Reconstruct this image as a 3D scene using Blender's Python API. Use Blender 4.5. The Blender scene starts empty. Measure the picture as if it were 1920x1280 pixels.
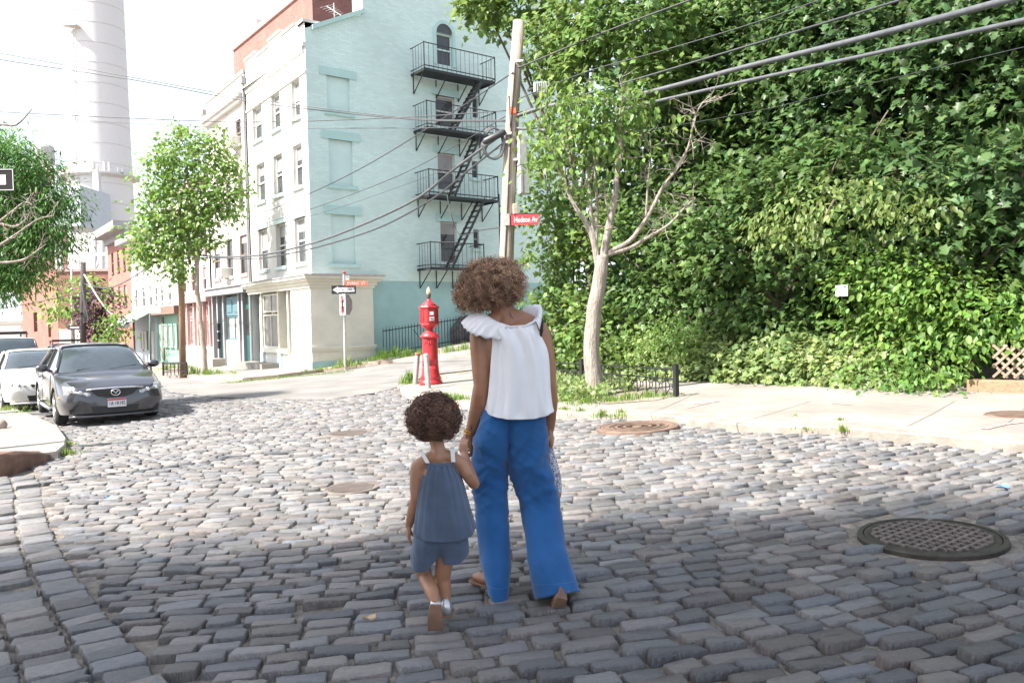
import bpy, bmesh, math, random
import numpy as np
from mathutils import Vector, Matrix, noise as mnoise
R = math.radians
random.seed(7)
rng = np.random.default_rng(11)
S = bpy.context.scene
COL = S.collection
V = Vector

# ------------------------------------------------------------------ camera
FP, CX, CY = 1500.0, 960.0, 640.0
PITCH, ROLL, CAMH = R(1.6), R(1.3), 1.43
_f = V((0, math.cos(PITCH), -math.sin(PITCH)))
_r0 = V((1, 0, 0)); _u0 = V((0, math.sin(PITCH), math.cos(PITCH)))
_r = _r0 * math.cos(ROLL) - _u0 * math.sin(ROLL)
_u = _u0 * math.cos(ROLL) + _r0 * math.sin(ROLL)
CAM = V((0, 0, CAMH))
cd = bpy.data.cameras.new('camera'); cam = bpy.data.objects.new('camera', cd); COL.objects.link(cam)
cd.sensor_width = 36; cd.lens = FP / 1920 * 36; cd.clip_start = .1; cd.clip_end = 3000
cam.matrix_world = Matrix(((_r.x, _u.x, -_f.x, 0), (_r.y, _u.y, -_f.y, 0), (_r.z, _u.z, -_f.z, CAMH), (0, 0, 0, 1)))
S.camera = cam

# ------------------------------------------------------------------ light
SUN_AZ, SUN_EL = R(30), R(48)     # light travels towards (+x, +y), from behind left
L = V((math.cos(SUN_AZ) * math.cos(SUN_EL), math.sin(SUN_AZ) * math.cos(SUN_EL), -math.sin(SUN_EL)))
W = bpy.data.worlds.new('World'); S.world = W; W.use_nodes = True
nt = W.node_tree; nt.nodes.clear()
sky = nt.nodes.new('ShaderNodeTexSky'); sky.sky_type = 'NISHITA'; sky.sun_disc = False
sky.sun_elevation = SUN_EL
sky.sun_rotation = math.atan2(-L.x, -L.y)
sky.air_density = 1.0; sky.dust_density = 1.5; sky.ozone_density = 1.0
hs = nt.nodes.new('ShaderNodeHueSaturation'); hs.inputs['Saturation'].default_value = .52
bg = nt.nodes.new('ShaderNodeBackground'); bg.inputs['Strength'].default_value = .13
wo = nt.nodes.new('ShaderNodeOutputWorld')
nt.links.new(sky.outputs[0], hs.inputs['Color']); nt.links.new(hs.outputs[0], bg.inputs[0]); nt.links.new(bg.outputs[0], wo.inputs[0])
sl = bpy.data.lights.new('sun', 'SUN'); sl.energy = 5.0; sl.angle = R(1.6); sl.color = (1, .95, .87)
so = bpy.data.objects.new('sun', sl); COL.objects.link(so)
so.rotation_euler = L.to_track_quat('-Z', 'Y').to_euler(); so.location = (-20, -15, 40)
S.view_settings.view_transform = 'Standard'; S.view_settings.look = 'None'
S.view_settings.exposure = 1.6; S.view_settings.gamma = 1; S.view_settings.use_curve_mapping = False
S.render.engine = 'CYCLES'
try:
    S.cycles.use_denoising = True
    S.cycles.max_bounces = 6; S.cycles.diffuse_bounces = 4; S.cycles.transparent_max_bounces = 8
except Exception: pass

# ------------------------------------------------------------------ geometry of the place
SLOPE = .042
C0 = V((-7.06, 28.5, 0)); UF = V((.791, .612, 0)).normalized(); WF = V((-.588, .809, 0)).normalized()   # corner house: along the side street, along the avenue
def gz(x, y=0.):                      # the ground: falls to the left, and climbs up the side street behind the building line
    d = (x - C0.x) * UF.x + (y - C0.y) * UF.y
    return SLOPE * max(-80, min(80, x)) + .08 * max(0, min(25, d))
def ray(px, py): return _f + _r * ((px - CX) / FP) + _u * ((CY - py) / FP)
def P(px, py, Y):
    d = ray(px, py); return CAM + d * (Y / d.y)
def G(px, py, off=0.0):
    d = ray(px, py); e = 0.
    for _ in range(12):
        t = (off + e - CAMH) / (d.z - SLOPE * d.x); p = CAM + d * t
        e = .5 * e + .5 * (gz(p.x, p.y) - SLOPE * p.x)
    return p
def proj(p):
    q = V(p) - CAM; w = q.dot(_f); return CX + FP * q.dot(_r) / w, CY - FP * q.dot(_u) / w, w
def onplane(px, py, C, u):          # ray with the vertical plane through C along u -> (s, z)
    d = ray(px, py); n = V((u.y, -u.x, 0)); t = n.dot(C - CAM) / n.dot(d); p = CAM + d * t
    return (p - C).dot(u), p.z

# ------------------------------------------------------------------ materials
def mat(name, col, rough=.7, var=.18, vs=5.0, bump=0., bs=60., metal=0., isl=0., obj=0., col2=None, coat=0., trans=0., spec=.5, brick=None, sat=0., det=6., stretch=None, pal=None):
    m = bpy.data.materials.new(name); m.use_nodes = True
    t = m.node_tree; N = t.nodes; K = t.links
    b = N['Principled BSDF']; out = N['Material Output']
    b.inputs['Roughness'].default_value = rough; b.inputs['Metallic'].default_value = metal
    b.inputs['Specular IOR Level'].default_value = spec
    if coat: b.inputs['Coat Weight'].default_value = coat; b.inputs['Coat Roughness'].default_value = .06
    tc = N.new('ShaderNodeTexCoord'); src = tc.outputs['Object']
    if stretch:
        mp = N.new('ShaderNodeMapping'); mp.inputs['Scale'].default_value = stretch; K.new(src, mp.inputs[0]); src = mp.outputs[0]
    no = N.new('ShaderNodeTexNoise'); no.inputs['Scale'].default_value = vs; no.inputs['Detail'].default_value = det; no.inputs['Roughness'].default_value = .62
    K.new(src, no.inputs['Vector'])
    mx = N.new('ShaderNodeMix'); mx.data_type = 'RGBA'
    c2 = col2 if col2 else tuple(min(1, c * (1 + var)) for c in col)
    c1 = col if col2 else tuple(c * (1 - var) for c in col)
    mx.inputs['A'].default_value = (*c1, 1); mx.inputs['B'].default_value = (*c2, 1)
    rp = N.new('ShaderNodeMapRange'); rp.inputs['From Min'].default_value = .33; rp.inputs['From Max'].default_value = .67
    K.new(no.outputs['Fac'], rp.inputs['Value']); K.new(rp.outputs[0], mx.inputs['Factor'])
    c = mx.outputs['Result']
    hgt = None
    if brick:                       # (row height, brick length, mortar colour, depth)
        bt = N.new('ShaderNodeTexBrick'); bt.inputs['Scale'].default_value = 1
        bt.inputs['Brick Width'].default_value = brick[1]; bt.inputs['Row Height'].default_value = brick[0]
        bt.inputs['Mortar Size'].default_value = brick[0] * .11; bt.inputs['Mortar Smooth'].default_value = .4
        uv = N.new('ShaderNodeUVMap'); K.new(uv.outputs[0], bt.inputs['Vector'])
        bt.inputs['Color1'].default_value = (.84, .84, .84, 1); bt.inputs['Color2'].default_value = (1.1, 1.1, 1.1, 1)
        ml = N.new('ShaderNodeMix'); ml.data_type = 'RGBA'; ml.blend_type = 'MULTIPLY'; ml.inputs['Factor'].default_value = brick[3]
        K.new(c, ml.inputs['A']); K.new(bt.outputs['Color'], ml.inputs['B'])
        mm = N.new('ShaderNodeMix'); mm.data_type = 'RGBA'; K.new(bt.outputs['Fac'], mm.inputs['Factor'])
        K.new(ml.outputs['Result'], mm.inputs['A']); mm.inputs['B'].default_value = (*brick[2], 1); c = mm.outputs['Result']
        hgt = bt.outputs['Fac']
    if isl or obj:
        hv = N.new('ShaderNodeHueSaturation')
        if isl: g = N.new('ShaderNodeNewGeometry'); rnd = g.outputs['Random Per Island']
        else: g = N.new('ShaderNodeObjectInfo'); rnd = g.outputs['Random']
        k = isl or obj
        mr = N.new('ShaderNodeMapRange'); mr.inputs['To Min'].default_value = 1 - k; mr.inputs['To Max'].default_value = 1 + k
        K.new(rnd, mr.inputs['Value']); K.new(mr.outputs[0], hv.inputs['Value'])
        if sat:
            m2 = N.new('ShaderNodeMath'); m2.operation = 'MULTIPLY'; m2.inputs[1].default_value = 7.31; K.new(rnd, m2.inputs[0])
            m3 = N.new('ShaderNodeMath'); m3.operation = 'FRACT'; K.new(m2.outputs[0], m3.inputs[0])
            m4 = N.new('ShaderNodeMapRange'); m4.inputs['To Min'].default_value = .5 - sat; m4.inputs['To Max'].default_value = .5 + sat
            K.new(m3.outputs[0], m4.inputs['Value']); K.new(m4.outputs[0], hv.inputs['Hue'])
        K.new(c, hv.inputs['Color']); c = hv.outputs['Color']
        if pal:
            m5 = N.new('ShaderNodeMath'); m5.operation = 'MULTIPLY'; m5.inputs[1].default_value = 13.7; K.new(rnd, m5.inputs[0])
            m6 = N.new('ShaderNodeMath'); m6.operation = 'FRACT'; K.new(m5.outputs[0], m6.inputs[0])
            cr = N.new('ShaderNodeValToRGB'); e = cr.color_ramp.elements
            while len(e) < len(pal): e.new(.5)
            for i, q in enumerate(pal): e[i].position = i / (len(pal) - 1); e[i].color = (*q, 1)
            K.new(m6.outputs[0], cr.inputs[0]); pm = N.new('ShaderNodeMix'); pm.data_type = 'RGBA'; pm.blend_type = 'MULTIPLY'; pm.inputs['Factor'].default_value = 1
            K.new(c, pm.inputs['A']); K.new(cr.outputs[0], pm.inputs['B']); c = pm.outputs['Result']
            # pale scuffs and grime patches
            sn = N.new('ShaderNodeTexNoise'); sn.inputs['Scale'].default_value = vs * 2.7; sn.inputs['Detail'].default_value = 9; sn.inputs['Roughness'].default_value = .75; K.new(src, sn.inputs['Vector'])
            sr = N.new('ShaderNodeMapRange'); sr.inputs['From Min'].default_value = .52; sr.inputs['From Max'].default_value = .72; sr.inputs['To Max'].default_value = .55; K.new(sn.outputs['Fac'], sr.inputs['Value'])
            s2 = N.new('ShaderNodeMix'); s2.data_type = 'RGBA'; s2.inputs['B'].default_value = (.34, .32, .30, 1); K.new(sr.outputs[0], s2.inputs['Factor']); K.new(c, s2.inputs['A']); c = s2.outputs['Result']
    K.new(c, b.inputs['Base Color'])
    if bump or hgt:
        bp = N.new('ShaderNodeBump'); bp.inputs['Distance'].default_value = .02
        if hgt and not bump:
            iv = N.new('ShaderNodeMath'); iv.operation = 'SUBTRACT'; iv.inputs[0].default_value = 1; K.new(hgt, iv.inputs[1])
            K.new(iv.outputs[0], bp.inputs['Height']); bp.inputs['Strength'].default_value = .5
        else:
            n2 = N.new('ShaderNodeTexNoise'); n2.inputs['Scale'].default_value = bs; n2.inputs['Detail'].default_value = 5
            K.new(src, n2.inputs['Vector']); h = n2.outputs['Fac']
            if hgt:
                sb = N.new('ShaderNodeMath'); sb.operation = 'SUBTRACT'; K.new(h, sb.inputs[0]); K.new(hgt, sb.inputs[1]); h = sb.outputs[0]
            K.new(h, bp.inputs['Height']); bp.inputs['Strength'].default_value = bump or .5
        K.new(bp.outputs[0], b.inputs['Normal'])
    if trans:
        tr = N.new('ShaderNodeBsdfTranslucent'); ms = N.new('ShaderNodeMixShader'); ms.inputs[0].default_value = trans
        h2 = N.new('ShaderNodeHueSaturation'); h2.inputs['Value'].default_value = 1.7; h2.inputs['Hue'].default_value = .485; K.new(c, h2.inputs['Color'])
        K.new(h2.outputs[0], tr.inputs[0]); K.new(b.outputs[0], ms.inputs[1]); K.new(tr.outputs[0], ms.inputs[2]); K.new(ms.outputs[0], out.inputs[0])
    return m

MATS = {}
def mm(key, *a, **k):
    if key not in MATS: MATS[key] = mat(key, *a, **k)
    return MATS[key]

def wood_mat(name, c1, c2):
    m = mat(name, c1, rough=.85, col2=c2, vs=3.0, bump=.5, bs=9, stretch=(9, 9, .6)); return m

# ------------------------------------------------------------------ mesh builder
class MB:
    def __init__(s): s.v = []; s.f = []; s.m = []; s.uv = None
    def add(s, vs, fs, mi=0):
        o = len(s.v); s.v += [tuple(v) for v in vs]
        s.f += [tuple(i + o for i in f) for f in fs]; s.m += [mi] * len(fs); return s
    def box(s, c, size, rz=0., mi=0, M=None):
        x, y, z = [a / 2 for a in size]
        pts = [V((sx * x, sy * y, sz * z)) for sz in (-1, 1) for sy in (-1, 1) for sx in (-1, 1)]
        T = M if M else Matrix.Translation(c) @ Matrix.Rotation(rz, 4, 'Z')
        return s.add([T @ p for p in pts], [(0, 2, 3, 1), (4, 5, 7, 6), (0, 1, 5, 4), (2, 6, 7, 3), (0, 4, 6, 2), (1, 3, 7, 5)], mi)
    def obox(s, O, ux, uy, uz, mi=0):       # box from corner and three edge vectors
        pts = [O + ux * a + uy * b + uz * c for c in (0, 1) for b in (0, 1) for a in (0, 1)]
        return s.add(pts, [(0, 2, 3, 1), (4, 5, 7, 6), (0, 1, 5, 4), (2, 6, 7, 3), (0, 4, 6, 2), (1, 3, 7, 5)], mi)
    def tube(s, pts, r, n=8, mi=0, cap=True):
        pts = [V(p) for p in pts]; k = len(pts)
        if not hasattr(r, '__len__'): r = [r] * k
        vs = []; prev = None
        for i, p in enumerate(pts):
            d = (pts[min(i + 1, k - 1)] - pts[max(i - 1, 0)])
            d = d.normalized() if d.length > 1e-9 else V((0, 0, 1))
            if prev is None: a = d.orthogonal().normalized()
            else:
                a = prev - d * prev.dot(d); a = a.normalized() if a.length > 1e-6 else d.orthogonal().normalized()
            prev = a; b = d.cross(a)
            for j in range(n):
                t = 2 * math.pi * j / n; vs.append(p + (a * math.cos(t) + b * math.sin(t)) * r[i])
        fs = [(i * n + j, i * n + (j + 1) % n, (i + 1) * n + (j + 1) % n, (i + 1) * n + j) for i in range(k - 1) for j in range(n)]
        if cap: fs += [tuple(range(n - 1, -1, -1)), tuple((k - 1) * n + j for j in range(n))]
        return s.add(vs, fs, mi)
    def loft(s, rings, mi=0, cap=True, closed=True):
        n = len(rings[0]); k = len(rings); vs = [p for r in rings for p in r]
        e = n if closed else n - 1
        fs = [(i * n + j, i * n + (j + 1) % n, (i + 1) * n + (j + 1) % n, (i + 1) * n + j) for i in range(k - 1) for j in range(e)]
        if cap and closed: fs += [tuple(range(n - 1, -1, -1)), tuple((k - 1) * n + j for j in range(n))]
        return s.add(vs, fs, mi)
    def lathe(s, prof, n=20, c=(0, 0, 0), mi=0, flute=0, fl_n=0):
        rings = []
        for (r, z) in prof:
            rings.append([V((c[0] + r * (1 + (flute * math.cos(fl_n * 2 * math.pi * j / n))) * math.cos(2 * math.pi * j / n), c[1] + r * math.sin(2 * math.pi * j / n), c[2] + z)) for j in range(n)])
        return s.loft(rings, mi)
    def prism(s, poly, z0, z1, mi=0):       # poly of (x,y); z may be callables
        f0 = z0 if callable(z0) else (lambda x, y: z0); f1 = z1 if callable(z1) else (lambda x, y: z1)
        n = len(poly)
        vs = [V((p[0], p[1], f0(p[0], p[1]))) for p in poly] + [V((p[0], p[1], f1(p[0], p[1]))) for p in poly]
        fs = [tuple(range(n - 1, -1, -1)), tuple(range(n, 2 * n))] + [(i, (i + 1) % n, n + (i + 1) % n, n + i) for i in range(n)]
        return s.add(vs, fs, mi)
    def sheet(s, poly, z=None, mi=0):
        return s.add([V((p[0], p[1], z(p[0], p[1]) if z else p[2])) for p in poly], [tuple(range(len(poly)))], mi)
    def ell(s, c, r, n=12, k=8, M=None, mi=0):
        rings = []
        c = V(c)
        for i in range(k + 1):
            a = math.pi * i / k; a = max(.02, min(math.pi - .02, a))
            ring = []
            for j in range(n):
                t = 2 * math.pi * j / n
                q = V((r[0] * math.sin(a) * math.cos(t), r[1] * math.sin(a) * math.sin(t), -r[2] * math.cos(a)))
                if M: q = M @ q
                ring.append(c + q)
            rings.append(ring)
        return s.loft(rings, mi)
    def build(s, name, mats, parent=None, smooth=False, bevel=0., sub=0, kind=None, loc=None, auto=None):
        me = bpy.data.meshes.new(name); me.from_pydata([tuple(v) for v in s.v], [], s.f)
        if not isinstance(mats, (list, tuple)): mats = [mats]
        for m in mats: me.materials.append(m)
        if len(mats) > 1: me.polygons.foreach_set('material_index', s.m)
        if s.uv is not None:
            ul = me.uv_layers.new(name='UVMap')
            vi = np.empty(len(me.loops), int); me.loops.foreach_get('vertex_index', vi)
            ul.data.foreach_set('uv', np.asarray(s.uv, float)[vi].ravel())
        if smooth: me.polygons.foreach_set('use_smooth', [True] * len(me.polygons))
        o = bpy.data.objects.new(name, me); COL.objects.link(o)
        if parent: o.parent = parent
        if loc is not None: o.location = loc
        if bevel:
            b = o.modifiers.new('b', 'BEVEL'); b.width = bevel; b.segments = 2; b.limit_method = 'ANGLE'
        if sub:
            b = o.modifiers.new('s', 'SUBSURF'); b.levels = sub; b.render_levels = sub
        if kind: o['kind'] = kind
        return o

def thing(name, label, cat, loc=(0, 0, 0), rz=0., group=None):
    o = bpy.data.objects.new(name, None); COL.objects.link(o); o.location = loc; o.rotation_euler = (0, 0, rz)
    o.empty_display_size = .1
    o['label'] = label; o['category'] = cat
    if group: o['group'] = group
    return o
def tag(o, label, cat, group=None):
    o['label'] = label; o['category'] = cat
    if group: o['group'] = group
    return o
def npmesh(name, verts, faces, m, parent=None, kind=None, smooth=False):   # faces (N,k) array
    me = bpy.data.meshes.new(name); n = len(verts); k = faces.shape[1]; nf = len(faces)
    me.vertices.add(n); me.vertices.foreach_set('co', np.ascontiguousarray(verts, dtype=np.float32).ravel())
    me.loops.add(nf * k); me.loops.foreach_set('vertex_index', faces.astype(np.int32).ravel())
    me.polygons.add(nf); me.polygons.foreach_set('loop_start', np.arange(0, nf * k, k, dtype=np.int32))
    if smooth: me.polygons.foreach_set('use_smooth', np.ones(nf, bool))
    me.update(calc_edges=True); me.materials.append(m)
    o = bpy.data.objects.new(name, me); COL.objects.link(o)
    if parent: o.parent = parent
    if kind: o['kind'] = kind
    return o
def bake(o, voxel=None, smooth_it=0, fac=.5, dec=None):       # remesh a part into one continuous surface
    if voxel:
        r = o.modifiers.new('r', 'REMESH'); r.mode = 'VOXEL'; r.voxel_size = voxel; r.use_smooth_shade = True
    if smooth_it:
        q = o.modifiers.new('q', 'SMOOTH'); q.factor = fac; q.iterations = smooth_it
    if dec:
        q = o.modifiers.new('d', 'DECIMATE'); q.ratio = dec
    dg = bpy.context.evaluated_depsgraph_get(); dg.update()
    me = bpy.data.meshes.new_from_object(o.evaluated_get(dg)); o.modifiers.clear()
    mats = list(o.data.materials); o.data = me
    if not me.materials:
        for m in mats: me.materials.append(m)
    return o
def text_mb(body, size, m, name, parent, M, ext=.002, align='CENTER', sx=1.):    # lettering turned into a mesh
    cu = bpy.data.curves.new(name, 'FONT'); cu.body = body; cu.size = size; cu.align_x = align; cu.align_y = 'CENTER'; cu.extrude = ext; cu.resolution_u = 2
    ob = bpy.data.objects.new(name, cu); COL.objects.link(ob)
    dg = bpy.context.evaluated_depsgraph_get(); dg.update()
    me = bpy.data.meshes.new_from_object(ob.evaluated_get(dg)); bpy.data.objects.remove(ob)
    me.transform(Matrix.Diagonal((sx, 1, 1, 1))); me.transform(M); me.materials.clear(); me.materials.append(m)
    o = bpy.data.objects.new(name, me); COL.objects.link(o)
    if parent: o.parent = parent
    return o
# ================================================================== ground, road, pavements
def inside(pts, poly):
    x, y = pts[:, 0], pts[:, 1]; r = np.zeros(len(pts), bool); n = len(poly)
    for i in range(n):
        x0, y0 = poly[i][:2]; x1, y1 = poly[(i + 1) % n][:2]
        c = ((y0 > y) != (y1 > y)) & (x < (x1 - x0) * (y - y0) / (y1 - y0 + 1e-12) + x0); r ^= c
    return r
def GZ(x, y):
    d = (x - C0.x) * UF.x + (y - C0.y) * UF.y
    return SLOPE * np.clip(x, -80, 80) + .08 * np.clip(d, 0, 25)
def land(name, poly, off, m, label=None, grid=1.5):      # a sheet that follows the ground
    bm = bmesh.new(); f = bm.faces.new([bm.verts.new((p[0], p[1], 0)) for p in poly])
    bmesh.ops.triangulate(bm, faces=bm.faces[:])
    bmesh.ops.bisect_plane(bm, geom=bm.verts[:] + bm.edges[:] + bm.faces[:], plane_co=C0, plane_no=UF)
    bmesh.ops.triangulate(bm, faces=bm.faces[:])
    for v in bm.verts: v.co.z = gz(v.co.x, v.co.y) + off
    for f in bm.faces:
        if f.normal.z < 0: f.normal_flip()
    me = bpy.data.meshes.new(name); bm.normal_update(); bm.to_mesh(me); bm.free(); me.materials.append(m)
    o = bpy.data.objects.new(name, me); COL.objects.link(o); o['kind'] = 'structure'; return o
def kerb(name, line, w, h, m, parent=None, flip=1):      # kerb stones along a line, top h above the road
    pts = [V((p[0], p[1], 0)) for p in line]; rings = []
    for i, p in enumerate(pts):
        d = (pts[min(i + 1, len(pts) - 1)] - pts[max(i - 1, 0)]).normalized(); n = V((-d.y, d.x, 0)) * flip
        a, b = p - n * .036, p + n * w
        za, zb = gz(a.x, a.y), gz(b.x, b.y)
        rings.append([V((a.x, a.y, za - .1)), V((a.x + n.x * .01, a.y + n.y * .01, za + h - .02)), V((a.x + n.x * .03, a.y + n.y * .03, za + h)), V((b.x, b.y, zb + h)), V((b.x, b.y, zb - .1))])
    o = MB().loft(rings).build(name, m, parent, smooth=False); o['kind'] = 'structure'; return o

M_earth = mat('earth', (.20, .17, .13), rough=.95, vs=1.2, bump=.5, bs=20, var=.3)
M_bed = mat('grit_bed', (.22, .194, .163), rough=.95, vs=14, var=.45, bump=.9, bs=90)
M_asph = mat('asphalt', (.185, .175, .165), rough=.9, vs=.9, var=.2, bump=.35, bs=120)
M_conc = mat('concrete', (.235, .213, .19), rough=.85, vs=.9, var=.24, bump=.2, bs=50, det=9)
M_conc2 = mat('old_concrete', (.235, .218, .195), rough=.88, vs=1.1, var=.2, bump=.25, bs=50, det=9)
M_rust = mat('rusty_steel', (.11, .055, .035), rough=.75, vs=6, col2=(.22, .13, .10), bump=.3, bs=40)
M_kerbrust = mat('rust_stained_kerb', (.30, .20, .15), rough=.85, vs=2.5, col2=(.42, .36, .31), bump=.3, bs=30)
PAL = ((0.848, 0.91, 1.022), (1.003, 1.003, 1.015), (1.069, 0.97, 0.921), (0.77, 0.808, 0.882), (1.041, 1.016, 0.973), (1.162, 1.038, 1.001), (0.892, 0.929, 1.009), (1.227, 1.196, 1.147))
M_st1 = mat('granite_block', (.155, .155, .160), col2=(.225, .215, .205), obj=.36, pal=PAL, rough=.47, vs=5, bump=.8, bs=28)
M_st2 = mat('granite_blocks', (.155, .155, .160), col2=(.225, .215, .205), isl=.36, pal=PAL, rough=.5, vs=24, bump=.8, bs=130)
M_iron = mat('cast_iron', (.06, .052, .042), rough=.6, metal=.35, vs=9, var=.35, bump=.3, bs=60)
M_ironr = mat('rusty_cast_iron', (.15, .10, .075), rough=.75, vs=8, var=.3, bump=.3, bs=60)
M_ironp = mat('worn_cast_iron', (.155, .13, .115), rough=.7, vs=8, var=.25, bump=.3, bs=60)

# base land
gx = np.unique(np.concatenate([np.linspace(-900, -60, 8), np.arange(-60, 61, 3.), np.linspace(60, 900, 8)]))
gy = np.unique(np.concatenate([np.linspace(-400, -30, 5), np.arange(-30, 121, 3.), np.linspace(120, 1600, 10)]))
XX, YY = np.meshgrid(gx, gy); ZZ = GZ(XX, YY) - .3
nv = np.stack([XX, YY, ZZ], -1).reshape(-1, 3); nx = len(gx)
ii = (np.arange(len(gy) - 1)[:, None] * nx + np.arange(nx - 1)[None]).ravel()
npmesh('ground', nv, np.stack([ii, ii + 1, ii + nx + 1, ii + nx], -1), M_earth, kind='structure')

# road bed of the crossing and of the avenue that runs off to the left
road_poly = [(-12, -12), (16, -12), (16, 14), (4, 26), (-3, 24), (-8, 26), (-14, 37), (-62, 103), (-78, 93), (-30, 30), (-13, 10)]
road = land('road', road_poly, -.030, M_bed)
g = lambda *q: (lambda p: (p.x, p.y))(G(*q))
def tow(p, t): return (p[0] + WF.x * t, p[1] + WF.y * t)
def tou(p, t): return (p[0] + UF.x * t, p[1] + UF.y * t)

# far corner pavement (in front of the row of houses and along the mint side wall)
fk = [g(268, 683), g(330, 699), g(362, 711), g(400, 716), g(455, 714), g(522, 708), g(605, 697), g(700, 684), g(780, 676), g(848, 670), g(905, 664)]
fk = [tow(fk[0], 60)] + fk + [tou(fk[-1], 20)]
fpoly = fk + [tou((C0.x + UF.x * 25 - WF.x * -.2, C0.y + UF.y * 25), 0), (C0.x + WF.x * .3 + UF.x * .3, C0.y + .4), tow((C0.x + 1.2 * UF.x, C0.y + 1.2 * UF.y), 75)]
land('far_pavement', fpoly, .115, M_conc2)
kerb('far_kerb', fk, .16, .117, M_kerbrust, flip=1)
# side street asphalt
def off_line(line, dd, flip=1):
    out = []
    for i, p in enumerate(line):
        a = V((*line[max(i - 1, 0)], 0)); b = V((*line[min(i + 1, len(line) - 1)], 0)); d = (b - a).normalized()
        out.append((p[0] - d.y * dd * flip, p[1] + d.x * dd * flip))
    return out
asph = off_line(fk[2:], .05) + [tou(g(885, 690), 22), g(930, 690), g(885, 693), g(800, 703), g(757, 722), g(700, 737), g(605, 749), g(500, 748), g(400, 744), g(318, 735), g(290, 712)]
land('side_street', asph, .0, M_asph)

# near right pavement with rounded corner at the call box
nk_top = [tou(g(885, 690), 22), g(930, 691), g(885, 694, .12), g(820, 702, .12), g(775, 711, .12), g(753, 722, .12), g(757, 731, .12), g(790, 741, .12), g(850, 751, .12), g(920, 757, .12), g(990, 764, .12), g(1050, 770, .1)]
nk_flush = [g(1120, 776, .06), g(1215, 779, .05), g(1300, 788, .05), g(1380, 799, .05), g(1560, 805, .05), g(1750, 818, .06), g(1920, 832, .06), g(2200, 862, .06)]
back = [tow((7.6, 7.9), -4), (7.6, 8.4), g(1920, 738), g(1700, 735), g(1500, 728), g(1300, 718), g(1100, 706), g(1030, 702)]
npoly = nk_top + nk_flush + back + [(1.4, 20.6), tou((1.4, 20.6), 20)]
pav = land('right_pavement', npoly, .085, M_conc)
kerb('right_kerb', nk_top, .16, .088, M_kerbrust, flip=1)
kerb('flush_kerb', [nk_top[-1]] + nk_flush, .35, .087, mat('kerb_concrete', (.25, .222, .19), rough=.9, vs=3, var=.3, bump=.5, bs=25), flip=1)
M_joint = mat('joint_dirt', (.19, .17, .15), rough=.95); M_pinkp = mat('pink_spray', (.36, .235, .215), rough=.9, vs=8, var=.2)
def streak(pts, wd, m_, nm, off=.0895):
    o = MB()
    for i in range(len(pts) - 1):
        a, b = V((*pts[i][:2], 0)), V((*pts[i + 1][:2], 0)); n_ = V((-(b - a).y, (b - a).x, 0)).normalized() * wd / 2
        q = [a - n_, b - n_, b + n_, a + n_]; o.add([V((p.x, p.y, gz(p.x, p.y) + off)) for p in q], [(0, 1, 2, 3)])
    o = o.build(nm, m_); o['kind'] = 'structure'
for a, b in (((1520, 752), (1370, 797)), ((1790, 752), (1700, 800)), ((1310, 735), (1200, 783)), ((1920, 765), (1880, 800))): streak([g(*a, .085), g((a[0] + b[0]) / 2 + 3, (a[1] + b[1]) / 2, .085), g(*b, .085)], .010, M_joint, 'pavement_joint')
streak([g(1230, 772, .085), g(1500, 771, .085), g(1700, 776, .085), g(1900, 786, .085)], .008, M_joint, 'pavement_joint')
for pts, wd in ((((1290, 765), (1325, 756), (1350, 752)), .05), (((1845, 805), (1880, 796), (1915, 792)), .07), (((1330, 758), (1300, 757)), .04), (((1560, 757), (1600, 760)), .03)): streak([g(*p, .085) for p in pts], wd, M_pinkp, 'paint_mark', .0915)
# left pavement with its rusty steel-faced corner
lk = [(-62, 90), (-20.5, 32), g(5, 757, .12), g(60, 776, .12), g(105, 796, .12), g(121, 820, .1), g(119, 835, .09), g(104, 858, .02)]
land('left_pavement', lk[:] + [g(60, 845, .1), g(0, 856, .13), (-12, 10.2), (-40, 14), (-80, 90)], .10, M_conc2)
kerb('left_kerb', lk, .2, .102, M_conc2, flip=-1)
kn = [g(104, 858, .0), g(78, 869, .0), g(40, 881, .0), g(0, 893, .0), (-7.6, 8.35), (-9.4, 7.6)]
rings = []
for i, (p, h) in enumerate(zip(kn, (.05, .16, .235, .25, .25, .25))):
    a = V((*kn[max(i - 1, 0)], 0)); b = V((*kn[min(i + 1, len(kn) - 1)], 0)); d = (b - a).normalized(); n = V((d.y, -d.x, 0)) * (1 if True else -1)
    z = gz(p[0]); q = V((p[0], p[1], 0)) + n * .28
    rings.append([V((p[0], p[1], z - .1)), V((p[0], p[1], z + h * .8)), V((p[0] + n.x * .05, p[1] + n.y * .05, z + h)), V((q.x, q.y, z + h)), V((q.x, q.y, z - .1))])
o = MB().loft(rings).build('kerb', M_rust, smooth=False, bevel=.01); o['kind'] = 'structure'

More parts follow.
